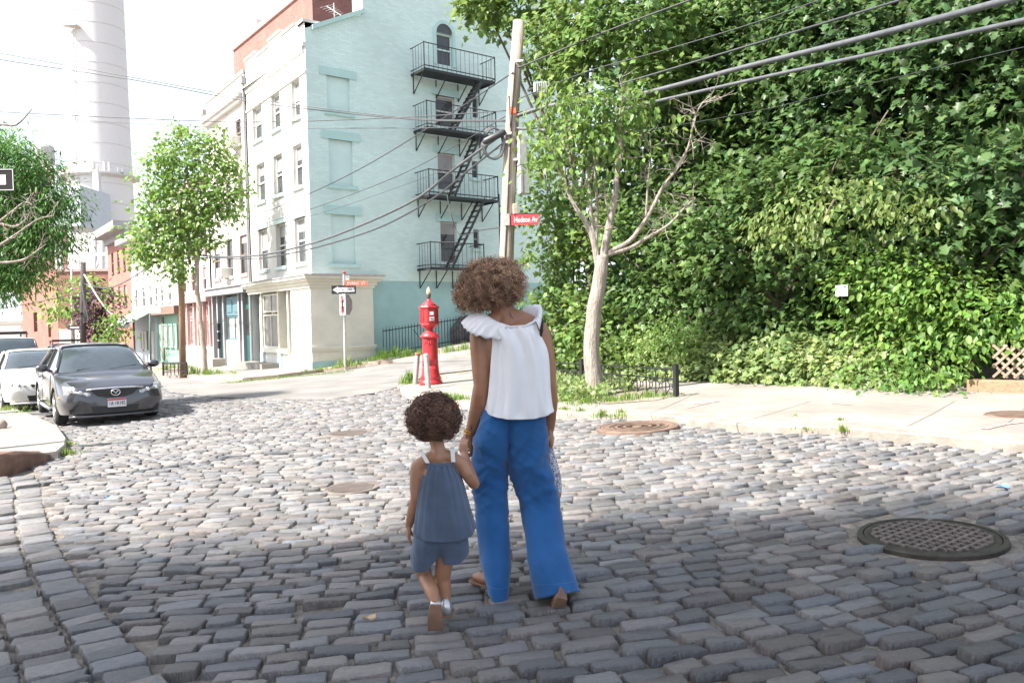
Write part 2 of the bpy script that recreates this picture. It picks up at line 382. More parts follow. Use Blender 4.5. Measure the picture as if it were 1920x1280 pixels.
# ------------------------------------------------------------------ cobbles
NT = 10
def stone_template(k, fine=True):
    r = random.Random(k)
    sx = [.5, .5, .43, 0, -.43, -.5, -.5, -.43, 0, .43]; sy = [-.38, .38, .5, .5, .5, .38, -.38, -.5, -.5, -.5]
    out = [(a * r.uniform(.88, 1.04), b * r.uniform(.84, 1.06)) for a, b in zip(sx, sy)]
    vs = []; n = 10
    for sc, z in ((1.03, -.09), (1.0, -.016), (.97, -.003), (.90, 0)) if fine else ((1.0, -.05), (.975, -.007), (.84, 0)):
        for (a, b) in out:
            vs.append((a * sc, b * sc, z + (r.uniform(-.0035, .0035) if z > -.05 else 0)))
    vs.append((0, 0, r.uniform(-.003, .004)))
    k = 4 if fine else 3; fs = []
    for i in range(k - 1):
        for j in range(n):
            a, b, c, d = i * n + j, i * n + (j + 1) % n, (i + 1) * n + (j + 1) % n, (i + 1) * n + j
            fs += [(a, b, c), (a, c, d)]
    for j in range(n): fs.append(((k - 1) * n + j, (k - 1) * n + (j + 1) % n, len(vs) - 1))
    return np.array(vs), np.array(fs)
FINE = [stone_template(100 + i) for i in range(14)]; COARSE = [stone_template(200 + i, False) for i in range(14)]
stones = []          # x, y, length, depth, angle
# main field: curved courses
strip_a = [g(322, 1280), g(215, 1100), g(150, 985), g(100, 925), g(78, 905), g(60, 880)]
sA = V((*g(330, 1290), 0)); sB = V((*g(75, 905), 0)); sd = (sB - sA).normalized(); sn = V((-sd.y, sd.x, 0))   # sn points left
def strip_side(x, y):      # >0 left of the dividing line (slightly bowed)
    q = V((x, y, 0)) - sA; t = q.dot(sd); bow = .12 * math.sin(max(0, min(1, t / 6.2)) * math.pi)
    return q.dot(sn) - bow
y0 = -.8
while y0 < 36:
    k = min(1, max(0, (y0 - 3) / 6.)); T = .28 * (1 - k) + .07 * k
    sp = .119 * random.uniform(.84, 1.18) * (1 if y0 < 5 else .9 if y0 < 14 else 1.1 if y0 < 22 else 1.7)
    x = (-13 if y0 < 16 else -26) + random.uniform(0, .3)
    while x < (13 if y0 < 22 else -6):
        ln = random.uniform(.16, .285) * (1 if y0 < 5 else .88 if y0 < 14 else 1 if y0 < 22 else 1.6); xc = x + ln / 2
        y = y0 + .03 * xc * (y0 - 4) + T * xc + (.045 * xc * xc if 0 < xc < 4 else .026 * xc * xc if xc > -4 and xc <= 0 else .045 * (8 * xc - 16) if xc > 0 else .026 * (-8 * xc - 16))
        sl = .03 * (y0 - 4) + T + (.09 if xc > 0 else .052) * max(-4, min(4, xc))
        dy = sp * (1 + .03 * xc - (.035 * xc if .01 < k < .99 else 0)) * math.cos(math.atan(sl))
        dy = max(.07, min(.2, dy))
        if random.random() > .006:
            stones.append((xc, y + random.gauss(0, .006), ln - .016, dy - .015, math.atan(sl) + random.gauss(0, .025), 0))
        x += ln * math.cos(math.atan(sl))
    y0 += sp
# strip of five lines of squarer blocks along the left
for c in range(26):
    off = .115 + c * .235; t = -6 + random.uniform(0, .2)
    while t < 7.2:
        ln = random.uniform(.13, .22); tt = t + ln / 2
        bow = .12 * math.sin(max(0, min(1, tt / 6.2)) * math.pi)
        p = sA + sd * tt + sn * (off + bow); stones.append((p.x, p.y, ln - .016, .224 + random.uniform(-.02, .008), math.atan2(sd.y, sd.x) + random.gauss(0, .03), 1)); t += ln
st = np.array(stones)
side = np.array([strip_side(a, b) for a, b in st[:, :2]])
keep = np.where(st[:, 5] == 1, (side > .0), side < -.045)
for i in np.nonzero((st[:, 5] == 0) & (side < -.045) & (side > -.2))[0]:
    hl = st[i, 2] / 2; room = -side[i] * 1.1
    if room < hl: st[i, 0] += (hl - room) / 2; st[i, 2] = hl + room

for poly in (npoly, fpoly, asph, lk[:] + [g(60, 845, .1), kn[0], kn[1], kn[2], kn[3], kn[4], (-40, 14), (-80, 90)]):
    q = np.array([p[:2] for p in poly]); ctr = q.mean(0)
    keep &= ~inside(st[:, :2], poly)
MH = [(g(1745, 1003), .425), (g(1195, 801), .50), (g(660, 913), .265), (g(655, 811), .32)]
for (c, r) in MH: keep &= np.hypot(st[:, 0] - c[0], st[:, 1] - c[1]) > r + .05
zz = GZ(st[:, 0], st[:, 1])
pr = np.array([proj((a, b, c)) if b > .6 else (-9999, 0, 1) for a, b, c in zip(st[:, 0], st[:, 1], zz)])
infr = (pr[:, 0] > -60) & (pr[:, 0] < 1980) & (pr[:, 1] < 1340)
near = (st[:, 1] > -.5) & (np.abs(st[:, 0]) < st[:, 1] * .68 + 2.2)
keep &= near
st = st[keep]; pr = pr[keep]; infr = infr[keep]; zz = zz[keep]
big = np.where(infr, st[:, 2] * st[:, 3] / pr[:, 2] ** 3, 0)
order = np.argsort(-big); solo = set(order[:300].tolist())
fine_me = []
for i, (v, f) in enumerate(FINE):
    me = bpy.data.meshes.new('cobblestone'); me.from_pydata(v.tolist(), [], f.tolist()); me.polygons.foreach_set('use_smooth', [True] * len(f)); me.materials.append(M_st1); fine_me.append(me)
def stone_M(i, dz=0):
    x, y, ln, dp, a, _ = st[i]
    tilt = Matrix.Rotation(random.gauss(0, .035), 4, 'X') @ Matrix.Rotation(random.gauss(0, .03), 4, 'Y')
    hz = random.gauss(0, .007) + .012 * mnoise.noise(V((x * .9, y * .9, 0)))
    return Matrix.Translation((x, y, zz[i] + hz)) @ tilt @ Matrix.Rotation(a, 4, 'Z') @ Matrix.Diagonal((ln, dp, 1, 1))
for i in sorted(solo):
    o = bpy.data.objects.new('cobblestone', fine_me[random.randrange(14)]); COL.objects.link(o); o.parent = road; o.matrix_world = stone_M(i)
vv, ff, off = [], [], 0
for i in range(len(st)):
    if i in solo: continue
    tv, tf = (FINE if st[i, 1] < 9 else COARSE)[random.randrange(14)]
    Mx = np.array(stone_M(i)); q = tv @ Mx[:3, :3].T + Mx[:3, 3]
    vv.append(q); ff.append(tf + off); off += len(q)
npmesh('cobblestones', np.concatenate(vv), np.concatenate(ff), M_st2, parent=road, kind='stuff', smooth=True)
# the avenue beyond the reach of single blocks: shallow rows
# ------------------------------------------------------------------ manholes
def manhole(name, label, c, r, m1, m2, style, zoff=.012, seed=0):
    t = thing(name, label, 'manhole cover', (c[0], c[1], gz(c[0], c[1]) + zoff), 0)
    t.rotation_euler = (0, -math.atan(SLOPE), 0)
    MB().lathe([(r * .9, -.08), (r * 1.01, -.08), (r, -.002), (r * .985, .006), (r * .92, .006), (r * .915, -.02)], 48).build('frame', m1, t, smooth=False)
    b = MB().lathe([(r * .905, -.03), (r * .905, .002), (r * .84, .004), (r * .82, -.002), (.001, .0)], 48); b.build('lid', m2, t)
    b = MB(); rr = r * .79
    if style == 'bars':
        th = R(35); n = 9
        for i in range(-n, n + 1):
            x = i * rr / n
            h = math.sqrt(max(0, rr * rr - x * x))
            if h < .03: continue
            if i % 2 == 0:
                b.box((0, 0, 0), (.012, 2 * h, .012), M=Matrix.Rotation(th, 4, 'Z') @ Matrix.Translation((x, 0, .004)))
            k = int(h / .05)
            for j in range(-k, k + 1):
                if (j + i) % 2 == 0: b.box((0, 0, 0), (.05, .017, .012), M=Matrix.Rotation(th, 4, 'Z') @ Matrix.Translation((x, j * .05, .004)))
    elif style == 'dots':
        n = 9
        for i in range(-n, n + 1):
            for j in range(-n, n + 1):
                x, y = i * rr / n, j * rr / n
                if x * x + y * y < rr * rr: b.box((x, y, .003), (rr / n * .6, rr / n * .6, .01))
    else:
        for q in (.95, .7, .45):
            b.lathe([(rr * q, .0), (rr * q, .007), (rr * (q - .08), .007), (rr * (q - .08), 0)], 40)
        b.lathe([(rr * .16, 0), (rr * .15, .008), (.001, .008)], 20)
    b.build('tread', m2 if style != 'bars' else M_ironp, t); return t
manhole('manhole_cover', 'dark cast iron manhole cover with raised bar tread among grey cobbles near the road edge', MH[0][0], .40, M_iron, M_iron, 'bars', -.004)
manhole('manhole_cover', 'rusty brown round manhole cover with concentric rings beside the right pavement', MH[1][0], .5, M_ironr, M_ironr, 'rings', .012)
manhole('manhole_cover', 'small pale manhole cover with stud tread left of the girl', MH[2][0], .255, M_ironp, M_ironp, 'dots', -.006)
manhole('manhole_cover', 'faint flat manhole cover in sunlit cobbles behind the girl\'s head', MH[3][0], .31, M_ironp, M_ironp, 'dots', -.006)
manhole('manhole_cover', 'rusty manhole cover set in the concrete pavement near the lattice', g(1905, 777, .085), .30, M_ironr, M_ironr, 'dots', .085)
# ================================================================== the tall building behind the camera whose shade covers the near cobbles
M_brk = mat('dark_brick', (.22, .12, .09), rough=.9, vs=3)
t = thing('brick_building', 'tall brick warehouse standing behind the viewpoint, shading the near cobbles', 'building', (-13.5, -7, -1))
MB().box((0, 0, 9.4), (15, 7.6, 19.4)).build('wall', M_brk, t)
MB().box((0, 0, 19.3), (15.4, 8.0, .35)).build('cornice', mat('stone_trim', (.35, .33, .30)), t)
# ================================================================== buildings
M_mintL = mat('mint_paint', (.56, .70, .665), rough=.75, vs=.45, var=.085, bump=.3, bs=30, brick=(.085, .26, (.515, .655, .62), .45), det=8)
M_teal = mat('teal_paint', (.285, .445, .435), rough=.75, vs=.7, var=.12, bump=.2, bs=30)
M_trim = mat('mint_trim', (.40, .575, .55), rough=.6, vs=2, var=.06)
M_panel = mat('mint_panel', (.53, .675, .645), rough=.7, vs=2, var=.05)
M_cream = mat('cream_paint', (.62, .595, .51), rough=.6, vs=1.5, var=.07, bump=.15, bs=20)
M_white = mat('white_paint', (.60, .585, .55), rough=.65, vs=1.2, var=.06, bump=.15, bs=30)
M_whitebrick = mat('white_brick_paint', (.54, .50, .465), rough=.75, vs=.9, var=.07, bump=.3, bs=30, brick=(.085, .26, (.55, .52, .48), .5))
M_pink = mat('pink_paint', (.46, .29, .265), rough=.65, vs=2, var=.08)
M_grey = mat('grey_paint', (.26, .255, .265), rough=.7, vs=2, var=.1)
M_dkteal = mat('dark_teal_paint', (.022, .085, .085), rough=.45, vs=3, var=.15)
M_blueteal = mat('blue_teal_paint', (.075, .15, .175), rough=.5, vs=3, var=.12)
M_green = mat('pale_green_paint', (.20, .34, .27), rough=.6, vs=3, var=.1)
M_paleblue = mat('pale_blue_paint', (.40, .44, .485), rough=.7, vs=2, var=.08)
M_redbrick = mat('red_brick', (.26, .112, .095), rough=.9, vs=1.5, var=.18, bump=.3, bs=30, brick=(.085, .26, (.27, .14, .11), .8))
M_redpaint = mat('red_brick_paint', (.30, .13, .105), rough=.85, vs=1.0, var=.12, bump=.3, bs=20, brick=(.085, .26, (.26, .115, .09), .5))
M_dkred = mat('dark_red_brick', (.24, .115, .10), rough=.9, vs=1.5, var=.2, brick=(.085, .26, (.2, .13, .11), .6))
M_roof = mat('roof_felt', (.13, .13, .13), rough=.9)
M_brown = mat('brown_paint', (.17, .11, .085), rough=.7)
M_black = mat('black_iron', (.018, .02, .021), rough=.5, spec=.4, vs=10)
M_galv = mat('galvanised_steel', (.45, .45, .44), rough=.5, metal=.5, vs=6, var=.15)
def glass(name, col, rough=.06):
    return mat(name, col, rough=rough, spec=.35, vs=1.3, var=.25)
M_glass = glass('window_glass', (.06, .065, .07))
M_glassd = glass('dark_glass', (.035, .035, .04))
M_blind = glass('window_blind', (.30, .29, .28), .3)
M_shopglass = glass('shop_glass', (.20, .195, .19), .08)
M_inside = mat('window_dark', (.04, .04, .04))

class Face:                               # a vertical facade: s along it, z up
    def __init__(f, C, u, n): f.C, f.u, f.n = V((C.x, C.y, 0)), u, n
    def p(f, s, z, d=0.): q = f.C + f.u * s + f.n * d; return V((q.x, q.y, z))
    def at(f, px, py): return onplane(px, py, f.C, f.u)
    def rect(f, l, t, r, b, cy=None):     # pixel edges, read at the middle of each edge
        my, mx = (t + b) / 2, (l + r) / 2
        a, b_ = sorted((f.at(l, my)[0], f.at(r, my)[0]))
        return (a, b_, f.at(mx, b)[1], f.at(mx, t)[1])
    def sl(f, mb, s0, s1, z0, z1, d0, d1, mi=0):
        if s0 > s1: s0, s1 = s1, s0
        if z0 > z1: z0, z1 = z1, z0
        return mb.obox(f.p(s0, z0, d0), f.u * (s1 - s0), f.n * (d1 - d0), V((0, 0, z1 - z0)), mi)
    def wall(f, s0, s1, z0, z1, holes, m, name, parent, rev=.16, top=None):
        ss = sorted({s0, s1, *[h[0] for h in holes], *[h[1] for h in holes]}); zs = sorted({z0, z1, *[h[2] for h in holes], *[h[3] for h in holes]})
        mb = MB(); uv = []
        def quad(a, b, c, d, U):
            mb.add([a, b, c, d], [(0, 1, 2, 3)]); uv.extend(U)
        for i in range(len(ss) - 1):
            for j in range(len(zs) - 1):
                a, b, c, d = ss[i], ss[i + 1], zs[j], zs[j + 1]; cs, cz = (a + b) / 2, (c + d) / 2
                if any(h[0] < cs < h[1] and h[2] < cz < h[3] for h in holes): continue
                quad(f.p(a, c), f.p(b, c), f.p(b, d), f.p(a, d), [(a, c), (b, c), (b, d), (a, d)])
        for h in holes:
            a, b, c, d = h[:4]
            for (q, r_) in (((a, c), (a, d)), ((a, d), (b, d)), ((b, d), (b, c)), ((b, c), (a, c))):
                quad(f.p(*q), f.p(*q, -rev), f.p(*r_, -rev), f.p(*r_), [(q[0], q[1]), (q[0] + .1, q[1]), (r_[0] + .1, r_[1]), r_])
        if top:                           # extra polygon above the wall
            pts = [f.p(*q) for q in top]; mb.add(pts, [tuple(range(len(pts)))]); uv.extend(top)
        mb.uv = uv
        return mb.build(name, m, parent)
    def window(f, h, parent, frame=None, glassm=None, sill=None, lintel=None, lh=.22, lw=.12, d=.13, sash=True, blind=0., fw=.06, muntin=0, lab=None):
        a, b, c, e = h[:4]; frame = frame or M_white
        if a > b: a, b = b, a
        mb = MB(); w = fw
        f.sl(mb, a, a + w, c, e, -d - .03, -d + .03); f.sl(mb, b - w, b, c, e, -d - .03, -d + .03)
        f.sl(mb, a + w, b - w, c, c + w, -d - .03, -d + .03); f.sl(mb, a + w, b - w, e - w, e, -d - .03, -d + .03)
        if sash: m_ = (c + e) / 2; f.sl(mb, a + w, b - w, m_ - .03, m_ + .03, -d - .02, -d + .035)
        for k in range(muntin):
            x = a + (b - a) * (k + 1) / (muntin + 1); f.sl(mb, x - .02, x + .02, c + w, e - w, -d - .02, -d + .025)
        o = mb.build('window', frame, parent)
        if lab: o['label'] = lab
        m2 = MB(); cut = e - (e - c) * blind
        f.sl(m2, a + .01, b - .01, c + .01, e - .01, -d - .05, -d - .012)
        m2.build('pane', glassm or M_glass, o)
        if blind:
            m3 = MB(); f.sl(m3, a + w, b - w, cut, e - w, -d - .012, -d - .002); m3.build('blind', M_blind, o)
        if sill:
            m3 = MB(); f.sl(m3, a - .08, b + .08, c - .12, c + .0, -.1, .09); m3.build('sill', sill, o)
        if lintel:
            m3 = MB(); f.sl(m3, a - lw, b + lw, e + .0, e + lh, -.1, .05); m3.build('lintel', lintel, o)
        return o

CORNER = V((C0.x, C0.y, 0))
nS = V((UF.y, -UF.x, 0))                  # outward from the side wall, towards the camera
nA = V((-WF.y, WF.x, 0)); nA = nA if nA.x < 0 else -nA     # outward from the avenue facade
FS = Face(CORNER, UF, nS); FA = Face(CORNER, WF, nA)

# ---------------------------------------------------- the mint corner house
t = thing('corner_house', 'four storey mint green corner house with bricked up windows and cream shopfront', 'house', tuple(CORNER))
tb = t
def child(mb, name, m, par=None, **k):
    o = mb.build(name, m, par or tb, **k); o.matrix_parent_inverse = (par or tb).matrix_world.inverted() if False else Matrix.Identity(4)
    return o
t.location = (0, 0, 0)
sE = FS.at(1075, 400)[0]
zr0 = FS.at(590, 57)[1]; s_r = FS.at(680, 40)[0]; zr1 = FS.at(680, 28)[1]
zbase = -1.5; zteal = FS.at(760, 527)[1]
ztop = zr1 + 3.0
blind = [FS.rect(613, 145, 656, 211), FS.rect(617, 263, 662, 348), FS.rect(622, 403, 667, 495)]
sid = [FS.rect(817, 181, 853, 238), FS.rect(821, 288, 853, 358), FS.rect(826, 416, 857, 493)]
sml = [FS.rect(886, 184, 896, 222), FS.rect(885, 302, 896, 334), FS.rect(888, 430, 898, 466)]
arch = FS.rect(818, 64, 848, 124)
farw = [FS.rect(994, 310, 1014, 372)]
low = sorted(blind + sid + sml + [arch])
FS.wall(0, s_r, zteal, zr0, blind, M_mintL, 'wall', tb, rev=.10, top=[(0, zr0), (s_r, zr0), (s_r, zr1)])
FS.wall(s_r, sE, zteal, ztop, sid + sml + [arch], M_mintL, 'wall', tb, rev=.16)
FS.wall(0, sE, zbase, zteal, [], M_teal, 'wall', tb)['label'] = 'teal painted lower wall band'
# bricked-up windows: lintel, panel, sill
for h in blind:
    m = MB(); FS.sl(m, h[0] - .02, h[1] + .02, h[2] - .02, h[3] + .02, -.13, -.075); w = m.build('blind_window', M_panel, tb)
    m = MB(); FS.sl(m, h[0] - .28, h[1] + .28, h[3], h[3] + .30, -.05, .045); m.build('lintel', M_trim, w)
    m = MB(); FS.sl(m, h[0] - .12, h[1] + .16, h[2] - .13, h[2], -.05, .08); m.build('sill', M_trim, w)
for k, h in enumerate(sid): FS.window(h, tb, M_white, M_glass, M_panel, M_trim, lh=.28, lw=.2, blind=(.12, .45, .3)[k], d=.1)
for h in sml: FS.window(h, tb, M_grey, M_glassd, M_panel, None, d=.1, fw=.045)
FS.window(arch, tb, M_panel, M_glass, None, None, d=.1)
# the round head of the top window
a, b, c, e = arch; rad = (b - a) / 2; ctr = ((a + b) / 2, e)
m = MB(); n = 14
for i in range(n):
    t0, t1 = math.pi * i / n, math.pi * (i + 1) / n
    q = [FS.p(ctr[0] + math.cos(x) * rr, ctr[1] + math.sin(x) * rr, d) for d in (-.02, .05) for x, rr in ((t0, rad), (t1, rad), (t1, rad + .13), (t0, rad + .13))]
    m.add(q, [(0, 1, 2, 3), (4, 7, 6, 5), (0, 4, 5, 1), (2, 6, 7, 3), (1, 5, 6, 2), (0, 3, 7, 4)])
FS.sl(m, a - .13, a, c, e, -.02, .05); FS.sl(m, b, b + .13, c, e, -.02, .05)
m.build('arch_surround', M_trim, tb)
m = MB(); m.add([FS.p(ctr[0] + math.cos(math.pi * i / n) * rad, ctr[1] + math.sin(math.pi * i / n) * rad, .012) for i in range(n + 1)], [tuple(range(n + 1))]); m.build('arch_pane', M_glass, tb)
# raking coping, parapet end, corner pier
m = MB(); q0, q1 = FS.p(.25, zr0 - .02, -.12), FS.p(s_r + .02, zr1 + .04, -.12)
m.obox(q0, q1 - q0, nS * .26, V((0, 0, .16))); m.build('coping', M_trim, tb)
# avenue facade
sB1 = FA.at(466, 330)[0]
wA = []
for rows in ((((547, 150, 562, 222), (509, 177, 525, 243), (474, 198, 491, 264))), ((550, 270, 567, 350), (513, 290, 530, 366), (481, 305, 497, 378)), ((553, 408, 573, 495), (518, 418, 536, 500), (485, 429, 502, 505))):
    for q in rows: wA.append(FA.rect(*q))
zA = FA.at(545, 60)[1]; zpier = FA.at(580, 28)[1]; zshop = FA.at(585, 516)[1]
# one height per storey
for r0 in (0, 3, 6):
    zb = sum(w[2] for w in wA[r0:r0 + 3]) / 3; zt = sum(w[3] for w in wA[r0:r0 + 3]) / 3
    for k in range(3): wA[r0 + k] = (wA[r0 + k][0], wA[r0 + k][1], zb, zt)
FA.wall(0, sB1, zshop, zA, wA, M_white, 'wall', tb, rev=.2)
for k, h in enumerate(wA): FA.window(h, tb, M_white, M_glass, M_panel, M_panel if k in (7, 8, 6) else None, blind=(.6, .35, .5, .35, .4, .3, .3, .3, .5)[k], d=.15)
m = MB()
zc = FA.at(513, 125)[1]
FA.sl(m, 0, sB1, zc - .12, zc + .02, 0, .10)
for i in range(34):
    s = .1 + i * (sB1 - .2) / 34; FA.sl(m, s, s + .1, zc - .32, zc - .12, 0, .09)
m.build('brick_cornice', M_white, tb)
m = MB(); FA.sl(m, 0, sB1, zc - 1.05, zc - .98, 0, .05); m.build('string_course', M_white, tb)
m = MB()
FA.sl(m, -.02, .55, zA, zpier - .1, -.5, .06); FA.sl(m, -.05, .60, zpier - .1, zpier, -.55, .1)
for k in range(4):
    s0 = .9 + k * (sB1 - .9) / 4; h = (.12, .32, .12, .32)[k]; FA.sl(m, s0, s0 + (sB1 - .9) / 4 - .02, zA, zA + h, -.4, .0); FA.sl(m, s0, s0 + (sB1 - .9) / 4 - .02, zA + h, zA + h + .08, -.42, .05)
m.build('parapet', M_white, tb)
# body of the house (roof and back walls)
m = MB(); m.add([FS.p(0, zr0 - .6, -.3), FS.p(s_r, zr0 - .6, -.3), FS.p(s_r, zr0 - .6, -sB1), FS.p(0, zr0 - .6, -sB1)], [(0, 1, 2, 3)])
FS.sl(m, s_r + .02, sE, zbase, ztop, -.8, -.3); m.build('roof', M_roof, tb)
m = MB(); m.add([FS.p(s_r, zr0 - .6, 0), FS.p(s_r, zr0 - .6, -.8), FS.p(s_r, ztop, -.8), FS.p(s_r, ztop, 0)], [(0, 1, 2, 3)]); m.build('gable_return', M_white, tb)
# ---------------- shopfront wrapped round the corner
zf = zshop; s_sf = FS.at(697, 590)[0]; zbelt = FS.at(650, 652)[1]
m = MB(); FS.sl(m, -.14, s_sf, zbase, zf - .42, .0, .14); sf = m.build('shopfront', M_cream, tb)
m = MB()
for (za, zb, d) in ((zf - .44, zf - .34, .20), (zf - .34, zf - .22, .26), (zf - .22, zf - .12, .36), (zf - .12, zf - .02, .46)):
    FS.sl(m, -d, s_sf + d - .14, za, zb, .0, d)
m.build('cornice', M_cream, sf)
m = MB(); FS.sl(m, -.5, s_sf + .36, zf - .02, zf + .03, 0, .50); m.build('roof_sheet', mat('lead_sheet', (.42, .36, .34), rough=.6), sf)
m = MB(); FS.sl(m, -.20, s_sf + .06, zbelt, zbelt + .09, .0, .22); FS.sl(m, -.17, s_sf + .03, zbelt - .08, zbelt, .0, .18); m.build('belt_course', M_cream, sf)
m = MB()
for a_, b_ in ((.15, 1.05), (1.25, 2.15), (2.35, s_sf - .15)): 
    for q in ((a_, b_, zbelt - .15, zbelt - .12), (a_, b_, zbelt - .38, zbelt - .35), (a_, a_ + .03, zbelt - .35, zbelt - .15), (b_ - .03, b_, zbelt - .35, zbelt - .15)): FS.sl(m, *q, .14, .155)
m.build('panel_moulding', M_cream, sf)
m = MB(); FS.sl(m, -.16, s_sf + .02, zbase, zbelt - .44, .0, .165); m.build('plinth', M_teal, sf)
m = MB()
for k in range(int(s_sf / .16)):
    FS.sl(m, .05 + k * .16, .05 + k * .16 + .006, zbelt + .12, zf - .5, .14, .146)
if False: pass
# avenue side of the shopfront: corner pier, posts, shop windows
zsill = FA.at(505, 652)[1]; zhead = zf - .55; zg = gz(CORNER.x, CORNER.y) + .115
sq = lambda px, py=600: FA.at(px, py)[0]
m = MB(); FA.sl(m, -.14, sq(553), zbase, zf - .42, 0, .14); m.build('corner_pier', M_cream, sf)
m = MB()
for (za, zb, d) in ((zf - .44, zf - .34, .20), (zf - .34, zf - .22, .26), (zf - .22, zf - .12, .36), (zf - .12, zf - .02, .46)): FA.sl(m, 0, sB1, za, zb, 0, d)
m.build('avenue_cornice', M_cream, sf)
m = MB(); FA.sl(m, 0, sB1 + .05, zf - .02, zf + .03, 0, .5); m.build('avenue_roof_sheet', M_grey, sf)
m = MB(); FA.sl(m, sq(553), sB1, zbase, zf - .42, -.6, -.45); m.build('recess_wall', mat('cream_inside', (.45, .40, .34)), sf)
shop_s = [sq(x) for x in (551, 545, 527, 524, 520)]
for (x0, x1, glz) in ((552, 543, M_shopglass), (541, 526, M_shopglass), (521, 494, M_shopglass)):
    h = (sq(x0), sq(x1), zsill, zhead - (.0 if x0 != 521 else .75)); FA.window(h, sf, M_cream, glz, None, None, sash=False, d=.03 if x0 == 521 else .3, muntin=1 if x0 == 521 else 0, fw=.07)
FA.window((sq(521), sq(494), zhead - .68, zhead + .05), sf, M_cream, M_shopglass, None, None, sash=False, d=.03, muntin=1)
m = MB()
for x in (552, 542, 524, 492): FA.sl(m, sq(x) - .07, sq(x) + .07, zbase, zf - .42, -.3, .05)
FA.sl(m, sq(543), sq(493), zsill - .18, zsill, -.35, .10); m.build('post', M_cream, sf)
m = MB(); FA.sl(m, sq(552), sq(492), zbase, zsill - .18, -.34, -.02); m.build('stall_riser', M_white, sf)
for x in (524, 492): m = MB(); FA.sl(m, sq(x) - .18, sq(x) + .18, zbase, zsill - .2, -.3, .08); m.build('pier', M_panel, sf)
m = MB(); FA.sl(m, sq(490), sq(478), zbase, zf - .5, -.32, -.2); m.build('door', M_panel, sf)
m = MB(); FA.sl(m, sq(524), sq(478), zg - .3, zg + .10, .1, .75); m.build('step', M_conc2, sf)
# drainpipe between the two houses
m = MB(); m.tube([FA.p(sB1 + .02, zg, .1), FA.p(sB1 + .02, zA - .6, .1)], .05, 8); FA.sl(m, sB1 - .1, sB1 + .14, zA - .6, zA - .3, .03, .2); m.build('drainpipe', M_grey, tb)

# ---------------------------------------------------- fire escape on the side wall
fe = thing('fire_escape', 'black iron fire escape zigzagging down the mint side wall', 'fire escape', (0, 0, 0))
DP = 1.0
def balcony(l, r, py, rail_py, gap=None, back=True):
    s0 = FS.at(l, py)[0]; s1 = FS.at(r, py)[0]
    # platform stands out from the wall: read the outer edge on its own plane
    fo = Face(CORNER + nS * DP, UF, nS); s0 = fo.at(l, py)[0]; s1 = fo.at(r, py)[0]; z = fo.at((l + r) / 2, py)[1]; zt = z + .95
    m = MB(); 
    for k in range(9): d = .04 + k * (DP - .06) / 9; FS.sl(m, s0, s1, z - .03, z, d, d + .06)
    FS.sl(m, s0, s1, z - .09, z + .01, DP - .03, DP); FS.sl(m, s0, s0 + .04, z - .09, z, 0, DP); FS.sl(m, s1 - .04, s1, z - .09, z, 0, DP)
    p = m.build('platform', M_black, fe)
    m = MB()
    for zz_ in (zt, z + .10):
        m.tube([FS.p(s0, zz_, .02), FS.p(s0, zz_, DP), FS.p(s1, zz_, DP), FS.p(s1, zz_, .02)], .022, 5)
    for s in (s0, s1): m.tube([FS.p(s, z, DP), FS.p(s, zt + .03, DP)], .025, 5)
    n = int((s1 - s0) / .2)
    for k in range(1, n): s = s0 + (s1 - s0) * k / n; m.tube([FS.p(s, z, DP), FS.p(s, zt, DP)], .011, 4, cap=False)
    for s in (s0, s1):
        for k in range(1, 5): m.tube([FS.p(s, z, DP * k / 5), FS.p(s, zt, DP * k / 5)], .011, 4, cap=False)
    m.build('railing', M_black, p)
    m = MB()
    for k in range(4):
        s = s0 + .1 + (s1 - s0 - .2) * k / 3; m.tube([FS.p(s, z - .75, .02), FS.p(s, z - .06, DP - .15)], .022, 5); m.tube([FS.p(s, z - .75, .02), FS.p(s, z - .05, .02)], .02, 5)
    m.build('bracket', M_black, p)
    return s0, s1, z
lv = [balcony(796, 928, 140, 0), balcony(801, 930, 246, 0), balcony(805, 934, 370, 0), balcony(808, 908, 502, 0)]
tops = [(900, 140, 846, 245), (896, 246, 846, 368), (903, 375, 842, 505)]
fo = Face(CORNER + nS * .75, UF, nS)
for i, (xa, ya, xb, yb) in enumerate(tops):
    m = MB(); sa, sb = fo.at(xa, ya)[0], fo.at(xb, yb)[0]; za, zb = lv[i][2], lv[i + 1][2]
    for d in (.5, .95):
        A, B = FS.p(sa, za, d), FS.p(sb, zb, d); dr = (B - A)
        m.obox(A - V((0, 0, .09)), dr, nS * .035, V((0, 0, .18)))
    stair = m.build('stair', M_black, fe)
    for k in range(1, 12):
        m = MB(); q = k / 12; s = sa + (sb - sa) * q; z = za + (zb - za) * q; FS.sl(m, s - .09, s + .09, z - .015, z + .015, .5, .97); m.build('tread', M_black, stair)
m = MB()
s0 = FS.at(915, 420)[0]; s1 = s0 + .5; z0, z1 = FS.at(922, 495)[1], lv[2][2]
for s in (s0, s1): m.tube([FS.p(s, z0 - 1.2, .8), FS.p(s, z1 + .3, .8)], .03, 5)
ld = m.build('drop_ladder', M_black, fe)
for k in range(11): m = MB(); z = z0 - 1 + k * .33; m.tube([FS.p(s0, z, .8), FS.p(s1, z, .8)], .016, 4); m.build('rung', M_black, ld)

